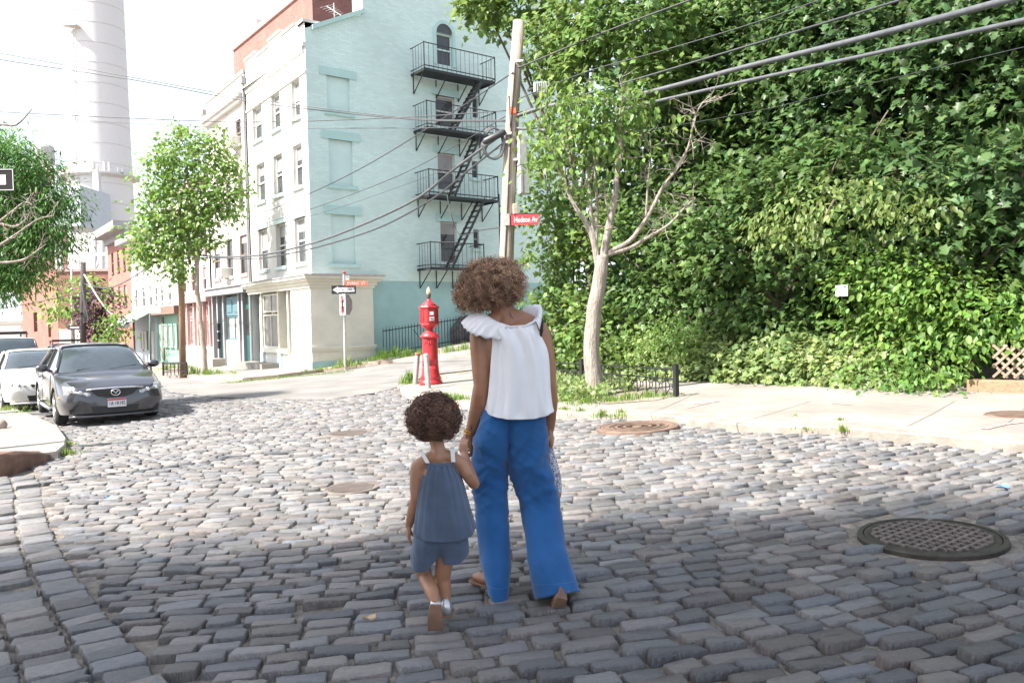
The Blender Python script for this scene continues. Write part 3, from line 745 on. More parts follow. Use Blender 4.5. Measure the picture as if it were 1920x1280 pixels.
# ---------------------------------------------------- brick block behind the corner house
t = thing('brick_building', 'red brick block rising behind the mint corner house roof', 'building')
m = MB(); fb = Face(CORNER - nS * 7.5 - nA * 1.6, WF, nA)
zt = P(640, -25, 38).z - 1.9
A = P(587, 60, 37); m2 = Face(V((A.x, A.y, 0)), UF, nS)
def brickbox(face, s0, s1, z0, z1, dep, m, name, par, slope=0):
    mb = MB(); mb.uv = []
    c = [face.p(s0, z0), face.p(s1, z0), face.p(s1, z1), face.p(s0, z1)]; k = [face.p(s0, z0, -dep), face.p(s1, z0, -dep), face.p(s1, z1, -dep), face.p(s0, z1, -dep)]
    for q, L_ in ((c, s1 - s0), ([k[0], c[0], c[3], k[3]], dep), ([c[1], k[1], k[2], c[2]], dep), (k, s1 - s0), ([c[3], c[2], k[2], k[3]], 1)):
        mb.add(q, [(0, 1, 2, 3)]); mb.uv += [(0, z0), (L_, z0), (L_, z1), (0, z1)]
    return mb.build(name, m, par)
w_ = m2.at(668, 20)[0]
brickbox(m2, 0, w_, 5, zt + 1.5, 10.6, M_redbrick, 'wall', t)
m3 = MB(); m2.sl(m3, -.1, w_ + .1, zt + 1.5, zt + 1.75, -10.6, .1); m3.build('coping', M_pink, t)
q = P(462, 95, 52); 
m3 = MB(); m3.box(P(487, 66, 47), (.55, .5, 1.6), rz=.6); m3.build('vent_stack', M_white, t)
# antenna on the roof of the corner house
t = thing('television_antenna', 'white television aerial on the roof in front of red brick', 'antenna', (0, 0, 0))
A, B = P(612, 12, 33.5), P(640, 30, 33.5); m = MB(); m.tube([P(628, 45, 33.5), P(626, 6, 33.5)], .025, 5); m.tube([A, B], .02, 5)
for k in range(7):
    c = A.lerp(B, k / 6); d = V((.35, .55, .32)) * (.55 - .04 * k); m.tube([c - d, c + d], .012, 4)
m.build('aerial', M_white, t)

# ---------------------------------------------------- the row along the avenue
def row_house(name, label, px0, px1, pyref, top_px, m, wins, shop_py, dep=11, frame=None, wglass=None, cat='house', sill=None, rev=.12):
    t = thing(name, label, cat); s0, s1 = FA.at(px0, pyref)[0], FA.at(px1, pyref)[0]
    zt = FA.at(*top_px)[1]; zs = FA.at((px0 + px1) / 2, shop_py)[1]
    hs = []
    for row in wins:
        rr = [FA.rect(*q) for q in row]; zb = sum(r_[2] for r_ in rr) / len(rr); zz_ = sum(r_[3] for r_ in rr) / len(rr)
        hs += [(r_[0], r_[1], zb, zz_) for r_ in rr]
    hs = [h for h in hs if h[0] > s0 and h[1] < s1]
    FA.wall(s0, s1, zs, zt, hs, m, 'wall', t, rev=rev)
    for k, h in enumerate(hs): FA.window(h, t, frame or M_white, wglass or M_glassd, sill or m, None, d=rev - .04, fw=.05, blind=(0, .3, 0, .45, .2)[k % 5])
    mb = MB(); FA.sl(mb, s0 + .02, s1 - .02, -2.5, zt - .3, -dep, -rev - .2); mb.build('body', m, t)
    return t, s0, s1, zt, zs
# white house next door
t2, s0, s1, zt, zs = row_house('row_house', 'white painted house with dark sash windows beside the mint corner house', 466, 393, 400, (425, 163), M_whitebrick,
    [[(442, 224, 452, 262), (418, 240, 428, 300)], [(447, 325, 456, 390), (424, 335, 433, 400)], [(450, 441, 464, 515), (425, 448, 437, 518), (402, 455, 413, 522)]], 540, frame=M_brown)
m = MB(); FA.sl(m, s0, s1, zt - 1.0, zt - .85, 0, .3); FA.sl(m, s0, s1, zt - 1.15, zt - 1.0, 0, .18); FA.sl(m, s0, s1, zt, zt + .12, -.4, .06); m.build('cornice', M_white, t2)
m = MB(); FA.sl(m, s0, s1, zs - .3, zs, -.2, .35); FA.sl(m, s0, s1, zs, zs + .06, -.2, .42); m.build('shop_cornice', M_grey, t2)
zg2 = gz(*FA.p((s0 + s1) / 2, 0).xy) + .115
m = MB(); FA.sl(m, s0, s1, -2.5, zs - .3, -.5, -.3); sh = m.build('shopfront', M_grey, t2)
for x0, x1, mt, nm in ((470, 456, M_dkteal, 'door'), (416, 411, M_dkteal, 'door')):
    m = MB(); FA.sl(m, sq(x0), sq(x1), zg2 + .25, zs - .45, -.3, -.10); dr = m.build(nm, mt, sh)
    m = MB(); FA.sl(m, sq(x0) + .12, sq(x1) - .12, zg2 + 1.4, zs - 1.0, -.10, -.085); m.build('pane', M_glassd, dr)
hw = (sq(448), sq(422), zg2 + 1.15, zs - 1.25); 
FA.window((hw[0], hw[1], hw[2], hw[3]), sh, M_blueteal, M_blind, None, None, sash=False, d=.15, muntin=1, fw=.08)
m = MB(); FA.sl(m, hw[0], hw[1], hw[3], zs - .4, -.2, -.08); bp = m.build('panel', M_blueteal, sh); m = MB()
for k in range(2): FA.sl(m, hw[0] + .15 + k * (hw[1] - hw[0]) / 2, hw[0] - .15 + (k + 1) * (hw[1] - hw[0]) / 2, hw[3] + .15, zs - .55, -.08, -.05)
m.build('raised_field', M_blueteal, bp)
m = MB(); FA.sl(m, sq(456) + .02, sq(416), -2.5, zg2 + 1.15, -.3, -.05); m.build('stall_riser', M_whitebrick, sh)
for x in (474, 456, 449, 420, 409, 400): m = MB(); FA.sl(m, sq(x) - .09, sq(x) + .09, -2.5, zs - .3, -.3, .04); m.build('pilaster', M_grey, sh)
m = MB(); FA.sl(m, sq(472), sq(455), zg2 - .3, zg2 + .2, .0, .6); m.build('step', M_conc2, sh); m = MB(); FA.sl(m, sq(421), sq(408), zg2 - .3, zg2 + .3, .0, .6); m.build('step', M_conc2, sh)
# mail boxes by its door
for k in range(3):
    m = MB(); c = FA.p(sq(414) , zg2 + 1.35 + .42 * (k - 1), .12); m.box(c, (.2, .13, .34), rz=math.atan2(WF.y, WF.x)); o = m.build('letter_box', M_black, bevel=.015); tag(o, ('lowest', 'middle', 'uppermost')[k] + ' of three black letter boxes by the dark teal door', 'letter box', 'letter boxes by the door')
# wall lamp on the white house
t = thing('wall_lamp', 'small grey floodlight on the roof edge of the white house', 'lamp'); q = P(381, 212, 46); m = MB(); m.lathe([(.02, -.2), (.16, -.12), (.2, .15), (.02, .2)], 10, q); m.tube([q, q + V((.5, .2, -.1))], .03, 5); m.build('floodlight', M_galv, t)
# pink house
t3, s0, s1, zt, zs = row_house('row_house', 'pale pink trimmed house with red framed shop windows behind the street tree', 393, 334, 500, (365, 352), M_white,
    [[(381, 418, 388, 478), (366, 430, 373, 486), (350, 440, 357, 492)], [(380, 500, 387, 545), (358, 505, 366, 545), (343, 510, 349, 548)]], 562, frame=M_pink)
m = MB(); FA.sl(m, s0, s1, zt, zt + .3, -.2, .35); FA.sl(m, s0, s1, zs - .15, zs + .12, -.1, .25); m.build('cornice', M_pink, t3)
zg3 = gz(*FA.p((s0 + s1) / 2, 0).xy) + .115
m = MB(); FA.sl(m, s0, s1, -3, zs - .15, -.5, -.25); sh = m.build('shopfront', M_white, t3)
for x0, x1 in ((392, 383), (380, 372), (363, 352), (350, 343)):
    FA.window((sq(x0), sq(x1), zg3 + .95, zs - 1.0), sh, M_pink, M_shopglass, None, None, sash=False, d=.15, fw=.08); FA.window((sq(x0), sq(x1), zs - .95, zs - .3), sh, M_pink, M_shopglass, None, None, sash=False, d=.15, fw=.08, muntin=1)
m = MB(); FA.sl(m, s0 + .02, s1 - .02, -3, zg3 + .95, -.25, .0); m.build('stall_riser', M_white, sh)
for x in (393, 381, 371, 364, 351, 342): m = MB(); FA.sl(m, sq(x) - .1, sq(x) + .1, -3, zs - .15, -.25, .03); m.build('pilaster', M_pink, sh)
# green shop
t4, s0, s1, zt, zs = row_house('row_house', 'narrow white house over a pale green shopfront with brown fascia', 334, 287, 550, (312, 400), M_white,
    [[(319, 470, 324, 500), (305, 475, 310, 505), (292, 480, 297, 508)], [(314, 533, 321, 562), (300, 537, 306, 566), (290, 540, 295, 568)]], 578, frame=M_white, wglass=M_glass)
m = MB(); FA.sl(m, s0, s1, zt, zt + .2, -.2, .3); m.build('cornice', M_white, t4)
zg4 = gz(*FA.p((s0 + s1) / 2, 0).xy) + .115
m = MB(); FA.sl(m, s0, s1, zs - .35, zs + .1, -.2, .25); m.build('fascia', M_brown, t4)
m = MB(); FA.sl(m, s0, s1, -4, zs - .35, -.5, -.25); sh = m.build('shopfront', M_green, t4)
for x0, x1 in ((326, 320), (318, 310), (308, 300)):
    FA.window((sq(x0), sq(x1), zg4 + .9, zs - .9), sh, M_green, M_blind, None, None, sash=False, d=.15, fw=.08)
m = MB(); FA.sl(m, sq(332), sq(327), zg4 + .1, zs - .5, -.25, -.18); m.build('door', M_dkteal, sh)
m = MB(); FA.sl(m, sq(299), sq(296), zg4 + .1, zs - .5, -.25, -.18); m.build('side_door', M_brown, sh)
# pale blue house with awning and eave
t5, s0, s1, zt, zs = row_house('row_house', 'white house with pale blue ground floor, grey awning and hanging sign', 287, 246, 550, (268, 452), M_white,
    [[(278, 490, 283, 512), (266, 498, 271, 520), (254, 503, 259, 522)], [(279, 535, 285, 572), (266, 540, 272, 575), (253, 544, 258, 578)]], 592, frame=M_white, wglass=M_glass)
m = MB(); FA.sl(m, s0 - .2, s1, zt, zt + .35, -.3, .9); m.build('eave', M_grey, t5)
zg5 = gz(*FA.p((s0 + s1) / 2, 0).xy) + .115
m = MB(); FA.sl(m, s0, s1, -5, zs, -.4, -.1); sh = m.build('shopfront', M_paleblue, t5)
m = MB(); m.add([FA.p(s0, zs + .3, .0), FA.p(s1, zs + .3, .0), FA.p(s1, zs - .55, 1.4), FA.p(s0, zs - .55, 1.4), FA.p(s0, zs - .75, 1.4), FA.p(s1, zs - .75, 1.4)], [(0, 1, 2, 3), (3, 2, 5, 4)]); m.build('awning', M_paleblue, t5)
FA.window((sq(273), sq(262), zg5 + .8, zs - 1.0), sh, M_white, M_blind, None, None, sash=False, d=.02, muntin=1)
m = MB(); FA.sl(m, sq(285), sq(278), zg5 + .1, zs - 1.0, -.1, -.04); m.build('door', M_white, sh)
# red brick house
t6, s0, s1, zt, zs = row_house('brick_house', 'three storey red brick row house with overhanging grey eave', 246, 203, 520, (225, 436), M_redpaint,
    [[(231, 466, 235, 505), (220, 470, 224, 508), (209, 472, 213, 512)], [(233, 535, 238, 582), (222, 535, 226, 560), (210, 540, 214, 580)]], 640, frame=M_brown, sill=M_brown)
m = MB(); FA.sl(m, s0, s1, zt - .1, zt + .45, -.4, 1.0); FA.sl(m, s0, s1, zt - .55, zt - .1, -.1, .25); m.build('eave', M_grey, t6)
m = MB(); FA.sl(m, s0 - .02, s0 + .0, zs - 4, zt, -10.9, -.02); m.build('party_wall', M_dkred, t6)
m = MB(); FA.sl(m, s0, s1, -6, zs, -.4, .0); m.build('lower_wall', M_redpaint, t6)

# ---------------------------------------------------- brick warehouse across the far end, chimney, and far blocks
A = P(107, 560, 74); fw = Face(V((A.x, A.y, 0)), V((1, .12, 0)).normalized(), V((.12, -1, 0)).normalized())
t = thing('brick_warehouse', 'low flat roofed red brick warehouse at the far end of the avenue', 'warehouse')
wS = fw.at(212, 560)[0]; zt = fw.at(150, 509)[1]
brickbox(fw, 0, wS, -9, zt, 20, M_redbrick, 'wall', t)
m = MB(); fw.sl(m, -.1, wS, zt, zt + .25, -20, .12); m.build('coping', M_pink, t)
f7 = Face(V((A.x, A.y, 0)), V((-.62, -.25, 0)).normalized() * -1 if False else V((-.80, .60, 0)).normalized(), V((-.60, -.80, 0)).normalized())
s7 = f7.at(40, 560)[0]
hs = [f7.rect(63, 585, 70, 622), f7.rect(90, 580, 95, 632)]
zt7 = zt
f7.wall(0, s7, -9, zt7, hs, M_redpaint, 'side_wall', t, rev=.3)
for h in hs: f7.window(h, t, M_brown, M_glassd, None, None, d=.2)
# white corrugated gate by the warehouse
t = thing('metal_gate', 'pale corrugated metal gate beside the brick warehouse', 'gate'); m = MB(); q0, q1 = P(112, 640, 66), P(152, 640, 66); zt_ = P(130, 617, 66).z
for k in range(14):
    c = q0.lerp(q1, (k + .5) / 14); m.box((c.x, c.y, zt_ - 1.6), (.12, .1, 3.2)); 
m.box(((q0.x + q1.x) / 2, q0.y + .1, zt_ - 1.6), ((q1 - q0).length, .05, 3.1)); m.build('sheet', M_white, t)

# power-station chimney
t = thing('chimney', 'giant white power station chimney banded with ring joints, top out of view', 'chimney')
YC = 150.
def cp(px, py): return P(px, py, YC)
M_chim = mat('chimney_paint', (.60, .585, .59), rough=.75, vs=.05, var=.05, bump=.1, bs=2, stretch=(1, 1, .3))
M_chim2 = mat('chimney_joint', (.49, .475, .48), rough=.8)
lft, rgt = cp(120, 0), cp(222, 0); l2, r2 = cp(134, 420), cp(248, 420)
ax = ((l2.x + r2.x) / 2, YC); rad1 = (r2.x - l2.x) / 2; z1 = r2.z; rad0 = (rgt.x - lft.x) / 2; z0 = rgt.z
kk = (rad0 - rad1) / (z0 - z1)
R_ = lambda z: rad1 + kk * (z - z1)
m = MB(); m.lathe([(R_(z), z) for z in (-15, 5, z1 - 6, z1, z0, z0 + 10, z0 + 18)], 48, (ax[0], ax[1], 0)); m.build('shaft', M_chim, t, smooth=True)
m = MB(); z = z1 - 11
while z < z0 + 15:
    m.lathe([(R_(z), z - .06), (R_(z) + .04, z - .05), (R_(z) + .04, z + .05), (R_(z), z + .06)], 48, (ax[0], ax[1], 0)); z += 3.6
m.build('ring_joint', M_chim2, t)
m = MB(); zp = cp(200, 334).z
m.lathe([(R_(zp), zp - .5), (R_(zp) + 1.2, zp - .1), (R_(zp) + 1.2, zp + .15), (R_(zp), zp + .15)], 48, (ax[0], ax[1], 0)); m.build('gallery', M_chim2, t)
m = MB()
for k in range(24):
    a_ = -math.pi * .95 + k * math.pi * .9 / 23; x, y = ax[0] + (R_(zp) + 1.1) * math.cos(a_), ax[1] + (R_(zp) + 1.1) * math.sin(a_); m.tube([(x, y, zp), (x, y, zp + 1.1)], .05, 4)
m.build('gallery_rail', M_chim2, t)
# caged ladder up the left of the shaft, with rest landings
m = MB(); zl = -4
def onshaft(px, z, out=.3):
    dx = (P(px, 300, YC - 4).x - ax[0]); rr = R_(z) + out; dx = max(-rr * .98, min(rr * .98, dx)); return V((ax[0] + dx * rr / R_(z1), ax[1] - math.sqrt(max(.01, rr * rr - dx * dx)), z))
for o_ in (-2.5, 2.5):
    m.tube([onshaft(150 + o_, z) for z in np.arange(-5, z0 + 14, 4)], .07, 4)
for z in np.arange(-4, z0 + 13, 1.0): m.tube([onshaft(147.5, z), onshaft(152.5, z)], .04, 4)
for z in np.arange(0, z0 + 13, 6.5):
    for k in range(3):
        A, B = onshaft(145, z + k * .6, .3), onshaft(156, z + k * .6, .3); m.tube([A, A + V((0, -1.0, .2)), B + V((0, -1.0, .2)), B], .05, 4)
m.build('caged_ladder', M_chim2, t)
A = onshaft(150, cp(150, 70).z, .2); m = MB(); m.box(A + V((.3, -.8, -.1)), (2.6, 1.6, .2))
for dx in (-1, .3, 1.5): m.tube([A + V((dx, -1.5, 0)), A + V((dx, -1.5, 1.2))], .05, 4)
m.tube([A + V((-1, -1.5, 1.2)), A + V((1.5, -1.5, 1.2))], .05, 4); m.build('landing', M_chim2, t)
q = cp(205, 322); m = MB(); m.box((q.x, ax[1] - R_(zp) - .9, q.z), (1.1, .8, 1.3)); m.build('aerial_box', M_white, t)
q = cp(229, 322); m = MB(); m.box((q.x - .8, ax[1] - R_(zp) * .75 - .9, q.z), (.25, .3, 1.6)); m.box((q.x, ax[1] - R_(zp) * .72 - .9, q.z), (.25, .3, 1.6)); m.build('aerial_panel', M_white, t)
m = MB(); x0, x1 = cp(192, 400).x, cp(248, 400).x; ztb, zbb = cp(220, 378).z, cp(220, 445).z
m.box(((x0 + x1) / 2, YC - 13, (ztb + zbb) / 2), (x1 - x0, 10, ztb - zbb)); m.build('clad_box', M_paleblue, t)
m = MB()
for px in (170, 177): 
    q = cp(px, 335); m.tube([(q.x, YC - 12.5, q.z), (q.x + .6, YC - 12.5, -12)], .3, 6)
q = cp(228, 340); m.box((q.x, YC - 9, q.z - 1.8), (1.0, 1, 3.6)); m.build('flue_pipe', M_chim2, t)
m = MB()
for px, py0, py1 in ((177, 445, 505), (190, 440, 505), (203, 445, 505)): 
    A, B = P(px, py0, 120), P(px, py1, 120); m.tube([A, B], .35, 4)
for py in (445, 478): m.tube([P(177, py, 120), P(203, py - 2, 120)], .35, 4)
m.tube([P(180, 500, 120), P(189, 480, 120)], .25, 4); m.build('steel_frame', M_chim2, t)
# power house left of the chimney
t = thing('power_house', 'tall brick industrial block with window bands behind the left tree', 'building')
f8 = Face(V((P(20, 400, 190).x, 190, 0)), V((1, 0, 0)), V((0, -1, 0)))
x1 = f8.at(128, 330)[0]; zt = f8.at(100, 322)[1]
hs = [f8.rect(98, 331, 121, 356), f8.rect(60, 331, 90, 356), f8.rect(60, 372, 90, 398), f8.rect(98, 460, 118, 478), f8.rect(70, 460, 92, 478)]
f8.wall(-30, x1, -12, zt, hs, mat('plum_brick', (.23, .115, .115), rough=.9, vs=.3, var=.1), 'wall', t, rev=.4)
for h in hs: f8.window(h, t, M_grey, M_glass, None, None, muntin=3, d=.3)
m = MB(); f8.sl(m, -30, x1, -12, zt - .2, -5, -.6); m.build('body', M_dkred, t)
m = MB(); f8.sl(m, -30, x1 + .2, zt, zt + .6, -5, .2); m.build('coping', M_pink, t)
t = thing('water_tank', 'grey round water tank on the roof of the brick industrial block', 'water tank')
q = P(79, 310, 192); rr = (P(97, 300, 192).x - P(62, 300, 192).x) / 2; zt2 = P(79, 273, 192).z; zb2 = P(79, 305, 192).z
m = MB(); m.lathe([(rr * 1.02, zb2), (rr, zt2 - .3), (rr * .9, zt2), (.1, zt2 + .5)], 24, (q.x, 193, 0)); m.build('tank', mat('tank_steel', (.42, .41, .43), rough=.7), t)
m = MB(); m.box((q.x, 193, zb2 - 2.5), (rr * 1.7, rr * 1.7, 5)); m.build('stand', M_white, t)
# white sheds and pipes at the far left
t = thing('factory_shed', 'white and pink factory shed with long horizontal pipe at far left', 'building')
A, B = P(-40, 590, 100), P(52, 590, 100); m = MB(); m.box(((A.x + B.x) / 2, 106, P(20, 560, 100).z - 6), (B.x - A.x, 8, 14)); m.build('wall', mat('shed_pink', (.5, .37, .35), rough=.9), t)
m = MB(); m.tube([P(-30, 602, 96), P(50, 600, 96)], .6, 8); m.build('pipe', M_white, t)
m = MB(); c = P(40, 575, 98); m.box((c.x, 98, c.z), (5, 1.5, 3.5)); m.build('clad_panel', M_paleblue, t)
m = MB()
for k in range(4): m.tube([P(30 + k * 6, 640, 96), P(45 + k * 2, 603, 96)], .15, 4)
m.build('brace', M_white, t)
# air conditioners
for i, (px, py, Y, lb) in enumerate(((446, 268, 0, 'white window air conditioner under the upper window of the white house'), (429, 512, 0, 'white window air conditioner in the lower window above the teal shopfront'))):
    s, z = FA.at(px, py); t = thing('air_conditioner', lb, 'air conditioner', group='window air conditioners')
    m = MB(); FA.sl(m, s - .36, s + .36, z - .22, z + .22, -.2, .45); m.build('case', M_white, t, bevel=.02)
    m = MB()
    for k in range(6): FA.sl(m, s - .3, s + .3, z - .16 + k * .055, z - .13 + k * .055, .45, .46)
    m.build('grille', M_grey, t)
    m = MB()
    for q in (-.25, .25): m.tube([FA.p(s + q, z - .6, .02), FA.p(s + q, z - .22, .4)], .02, 4)
    m.build('bracket', M_grey, t)
# ================================================================== the woman and the girl
def capsule(mb, pts, rad, n=14):
    pts = [V(p) for p in pts]; d0 = (pts[1] - pts[0]).normalized(); d1 = (pts[-1] - pts[-2]).normalized(); P_, R__ = [], []
    for a in (85, 60, 30): P_.append(pts[0] - d0 * rad[0] * math.sin(R(a))); R__.append(rad[0] * math.cos(R(a)))
    # a smooth run through the joints
    for i in range(len(pts)):
        P_.append(pts[i]); R__.append(rad[i])
        if i < len(pts) - 1: P_.append(pts[i].lerp(pts[i + 1], .5)); R__.append((rad[i] + rad[i + 1]) / 2 * 1.03)
    for a in (30, 60, 85): P_.append(pts[-1] + d1 * rad[-1] * math.sin(R(a))); R__.append(rad[-1] * math.cos(R(a)))
    mb.tube(P_, R__, n)
def skin_mat(name, col):
    m = mat(name, col, rough=.40, vs=9, var=.14, bump=.08, bs=120)
    b = m.node_tree.nodes['Principled BSDF']; b.inputs['Subsurface Weight'].default_value = .12; b.inputs['Subsurface Radius'].default_value = (.02, .008, .004)
    return m
def cloth_mat(name, col, var=.08, ws=900, rough=.85, trans=0., bs=1.):
    m = mat(name, col, rough=rough, vs=6, var=var, bump=.12 * bs, bs=260, trans=trans, spec=.25)
    b = m.node_tree.nodes['Principled BSDF']; b.inputs['Sheen Weight'].default_value = .25
    return m
M_skinW = skin_mat('brown_skin', (.315, .15, .082)); M_skinG = skin_mat('light_brown_skin', (.36, .185, .11))
M_shirt = cloth_mat('white_cotton', (.80, .80, .82), .03)
M_blue = cloth_mat('blue_linen', (.018, .098, .27), .12)
M_cham = cloth_mat('grey_blue_chambray', (.08, .112, .17), .2)
M_tan = mat('tan_leather', (.26, .14, .08), rough=.6, vs=12)
M_sole = mat('brown_rubber_sole', (.20, .115, .075), rough=.8, vs=14)
M_silver = mat('silver_leather', (.62, .62, .63), rough=.35, metal=.7, vs=10, var=.1)
M_gold = mat('gold_bracelet_metal', (.75, .45, .10), rough=.3, metal=1)
M_strap = mat('white_strap_cloth', (.8, .78, .74), rough=.8)

def wrinkle(o, fn):
    for v in o.data.vertices:
        n = v.normal; v.co += n * fn(v.co, n)
    o.data.update()
def hair(name, ctr, rad, n, M_, parent, length=(.10, .16), helix=.007, turns=5, lim=None, down=.35, r=.0016, seed=1, K=34, core=.80, cut=None):
    g_ = np.random.default_rng(seed)
    d = g_.normal(size=(n, 3)); d /= np.linalg.norm(d, axis=1)[:, None]
    d[:, 2] = np.where(d[:, 2] < -.75, -d[:, 2], d[:, 2]); d /= np.linalg.norm(d, axis=1)[:, None]
    rad = np.array(rad); ctr = np.array(ctr)
    lump = np.array([1 + .26 * mnoise.noise(V((a * 3.6 + seed, b * 3.6, c * 3.6))) for a, b, c in d])
    tipf = (g_.uniform(.80, 1.06, n) * lump) + (g_.random(n) > .82) * g_.uniform(0, .22, n)
    root = ctr + d * rad * g_.uniform(.5, .78, n)[:, None]
    jit = g_.normal(size=(n, 3)) * .22; td = d + jit; td[:, 2] -= down * (1 - d[:, 2] * .6); td /= np.linalg.norm(td, axis=1)[:, None]
    tip = ctr + td * rad * tipf[:, None]
    if cut is not None:
        bad = ~cut(tip); tip[bad] = root[bad] + (tip[bad] - root[bad]) * .35
    t = np.linspace(0, 1, K)[None, :, None]
    path = root[:, None] * (1 - t) + tip[:, None] * t
    bulge = np.sin(t * np.pi) * .012; path = path + d[:, None] * bulge
    ax = tip - root; L_ = np.linalg.norm(ax, axis=1)[:, None] + 1e-6; ax = ax / L_
    e1 = np.cross(ax, [0.3, .5, .81]); e1 /= np.linalg.norm(e1, axis=1)[:, None]; e2 = np.cross(ax, e1)
    w = g_.uniform(.75, 1.25, (n, 1, 1)) * turns * 2 * np.pi * t * np.clip(L_[:, None] / .1, .5, 1.6); ph = g_.uniform(0, 6.28, (n, 1, 1)); sg = np.where(g_.random((n, 1, 1)) > .5, 1, -1)
    hr = helix * g_.uniform(.7, 1.35, (n, 1, 1)) * np.minimum(1, t * 5)
    path = path + hr * (np.cos(w + ph) * e1[:, None] + sg * np.sin(w + ph) * e2[:, None])
    tan = np.gradient(path, axis=1); tan /= np.linalg.norm(tan, axis=2)[..., None] + 1e-9
    a = np.cross(tan, np.array([.2, .9, .35])); a /= np.linalg.norm(a, axis=2)[..., None] + 1e-9; b = np.cross(tan, a)
    rr = r * (1 - .55 * t) * g_.uniform(.8, 1.3, (n, 1, 1))
    vs = np.stack([path + rr * (np.cos(q) * a + np.sin(q) * b) for q in (0, 2.094, 4.189)], 2)      # n,K,3,3
    base = (np.arange(n)[:, None] * K + np.arange(K - 1)[None]) * 3
    fs = []
    for j in range(3):
        k = (j + 1) % 3; fs.append(np.stack([base + j, base + k, base + 3 + k, base + 3 + j], -1).reshape(-1, 4))
    fs = np.concatenate(fs); vs = vs.reshape(-1, 3)
    # inner mass
    mb = MB(); mb.ell(ctr + np.array([0, .01, .0]), rad * core, 20, 14)
    cv = np.array([tuple(v) for v in mb.v]); cf = np.array([f for f in mb.f if len(f) == 4])
    for i in range(len(cv)): cv[i] += (cv[i] - ctr) * .10 * mnoise.noise(V(cv[i] * 14))
    fs = np.concatenate([fs, cf + len(vs)]); vs = np.concatenate([vs, cv])
    return npmesh(name, vs, fs, M_, parent, smooth=True)
M_hairW = mat('brown_curly_hair', (.33, .195, .125), col2=(.52, .335, .225), rough=.5, isl=.9, sat=.01, vs=4, spec=.4)
M_hairG = mat('dark_brown_curly_hair', (.13, .066, .045), col2=(.20, .11, .075), rough=.45, isl=.8, vs=4, spec=.45)

def hand(mb, wrist, direction, palm_n, s=1., curl=(50, 60, 40), side=1, spread=6, thumb=(.55, .35)):
    """palm and five fingers; direction = wrist to knuckles, palm_n = the way the palm faces, side = where the thumb leaves"""
    d = V(direction).normalized(); n = V(palm_n); n = (n - d * n.dot(d)).normalized(); x = d.cross(n) * side       # x towards the thumb
    w = V(wrist)
    for k in range(4):
        off = (1.5 - k) * .019 * s
        capsule(mb, [w + x * off * .55, w + d * .05 * s + x * off * .85, w + d * (.085 - .004 * abs(k - 1)) * s + x * off], [.016 * s, .0155 * s, .0115 * s], 8)
        Lf = (.040, .045, .042, .033)[k] * s; p = w + d * (.086 - .004 * abs(k - 1)) * s + x * off; a = 0; pts = [p]
        for j in range(3):
            a += R(curl[j]); q = d * math.cos(a) + n * math.sin(a) + x * math.sin(R(spread)) * (1.5 - k) * .5; p = p + q.normalized() * Lf * (1, .68, .52)[j]; pts.append(p)
        capsule(mb, pts, [.0105 * s, .0095 * s, .0085 * s, .0070 * s], 8)
    b = w + d * .022 * s + x * .024 * s
    m1 = b + (d * .62 + x * .62 + n * .45).normalized() * .04 * s; m2 = m1 + (d * .85 + x * thumb[0] * .3 + n * thumb[1]).normalized() * .032 * s; m3 = m2 + (d * .75 + n * .6).normalized() * .024 * s
    capsule(mb, [b, m1, m2, m3], [.015 * s, .0125 * s, .0105 * s, .008 * s], 8)

def ringP(l, r, y, Y, b, n=36, yl=None, yr=None, yb=None, pleat=None, back=1.):
    """an elliptical ring whose left/right ends show at pixels l, r and height y; b = half depth"""
    out = []; A = P(l, yl if yl else y, Y); B = P(r, yr if yr else y, Y); c = (A + B) / 2; h = (B - A) / 2
    zb = P((l + r) / 2, yb, Y).z - c.z if yb else 0
    for k in range(n):
        t = 2 * math.pi * k / n; q = 1 + (pleat(t) if pleat else 0)
        ct, st = math.cos(t), math.sin(t)
        ct = math.copysign(abs(ct) ** .85, ct); st_ = math.copysign(abs(st) ** .85, st)
        out.append(c + h * ct * q + V((0, -b * st_ * q, 0)) + V((0, 0, zb * max(0, st) ** 1.0)))
    return out
def densify(rings, k=4):     # Catmull-Rom between rings
    out = []
    n = len(rings)
    for i in range(n - 1):
        p0, p1, p2, p3 = rings[max(i - 1, 0)], rings[i], rings[i + 1], rings[min(i + 2, n - 1)]
        for j in range(k):
            t = j / k; out.append([.5 * ((2 * b) + (c - a) * t + (2 * a - 5 * b + 4 * c - d) * t * t + (3 * b - a - 3 * c + d) * t ** 3) for a, b, c, d in zip(p0, p1, p2, p3)])
    out.append(rings[-1]); return out

# ------------------------------------------------------------------ woman
YW = 4.25
w = lambda px, py, dy=0.: P(px, py, YW + dy)
woman = thing('person', 'woman seen from behind in white ruffled top and wide blue trousers holding the girl\'s hand', 'person')
mb = MB()
mb.ell(w(930, 547, .03), (.074, .092, .115), 20, 14)
mb.ell(w(915, 560, .08), (.05, .05, .07), 14, 10)                       # face, turned down to the left
mb.ell(w(905, 556, .115), (.016, .02, .022), 8, 6); mb.ell(w(912, 572, .115), (.03, .02, .012), 8, 6)   # nose, mouth
for s in (-1, 1): mb.ell(w(930, 549, .03) + V((s * .076, .0, -.005)), (.012, .022, .032), 8, 6)          # ears
capsule(mb, [w(938, 562, .02), w(948, 590, .0), w(955, 612, -.01)], [.055, .052, .062])
capsule(mb, [w(950, 592, 0), w(925, 604, 0), w(902, 622, 0)], [.05, .05, .052]); capsule(mb, [w(953, 592, 0), w(985, 603, 0), w(1012, 620, 0)], [.05, .05, .052])
mb.ell(w(957, 655, .0), (.155, .10, .165), 20, 14); mb.ell(w(960, 730, .01), (.125, .09, .17), 16, 12); mb.ell(w(958, 795, .01), (.155, .11, .13), 16, 12)
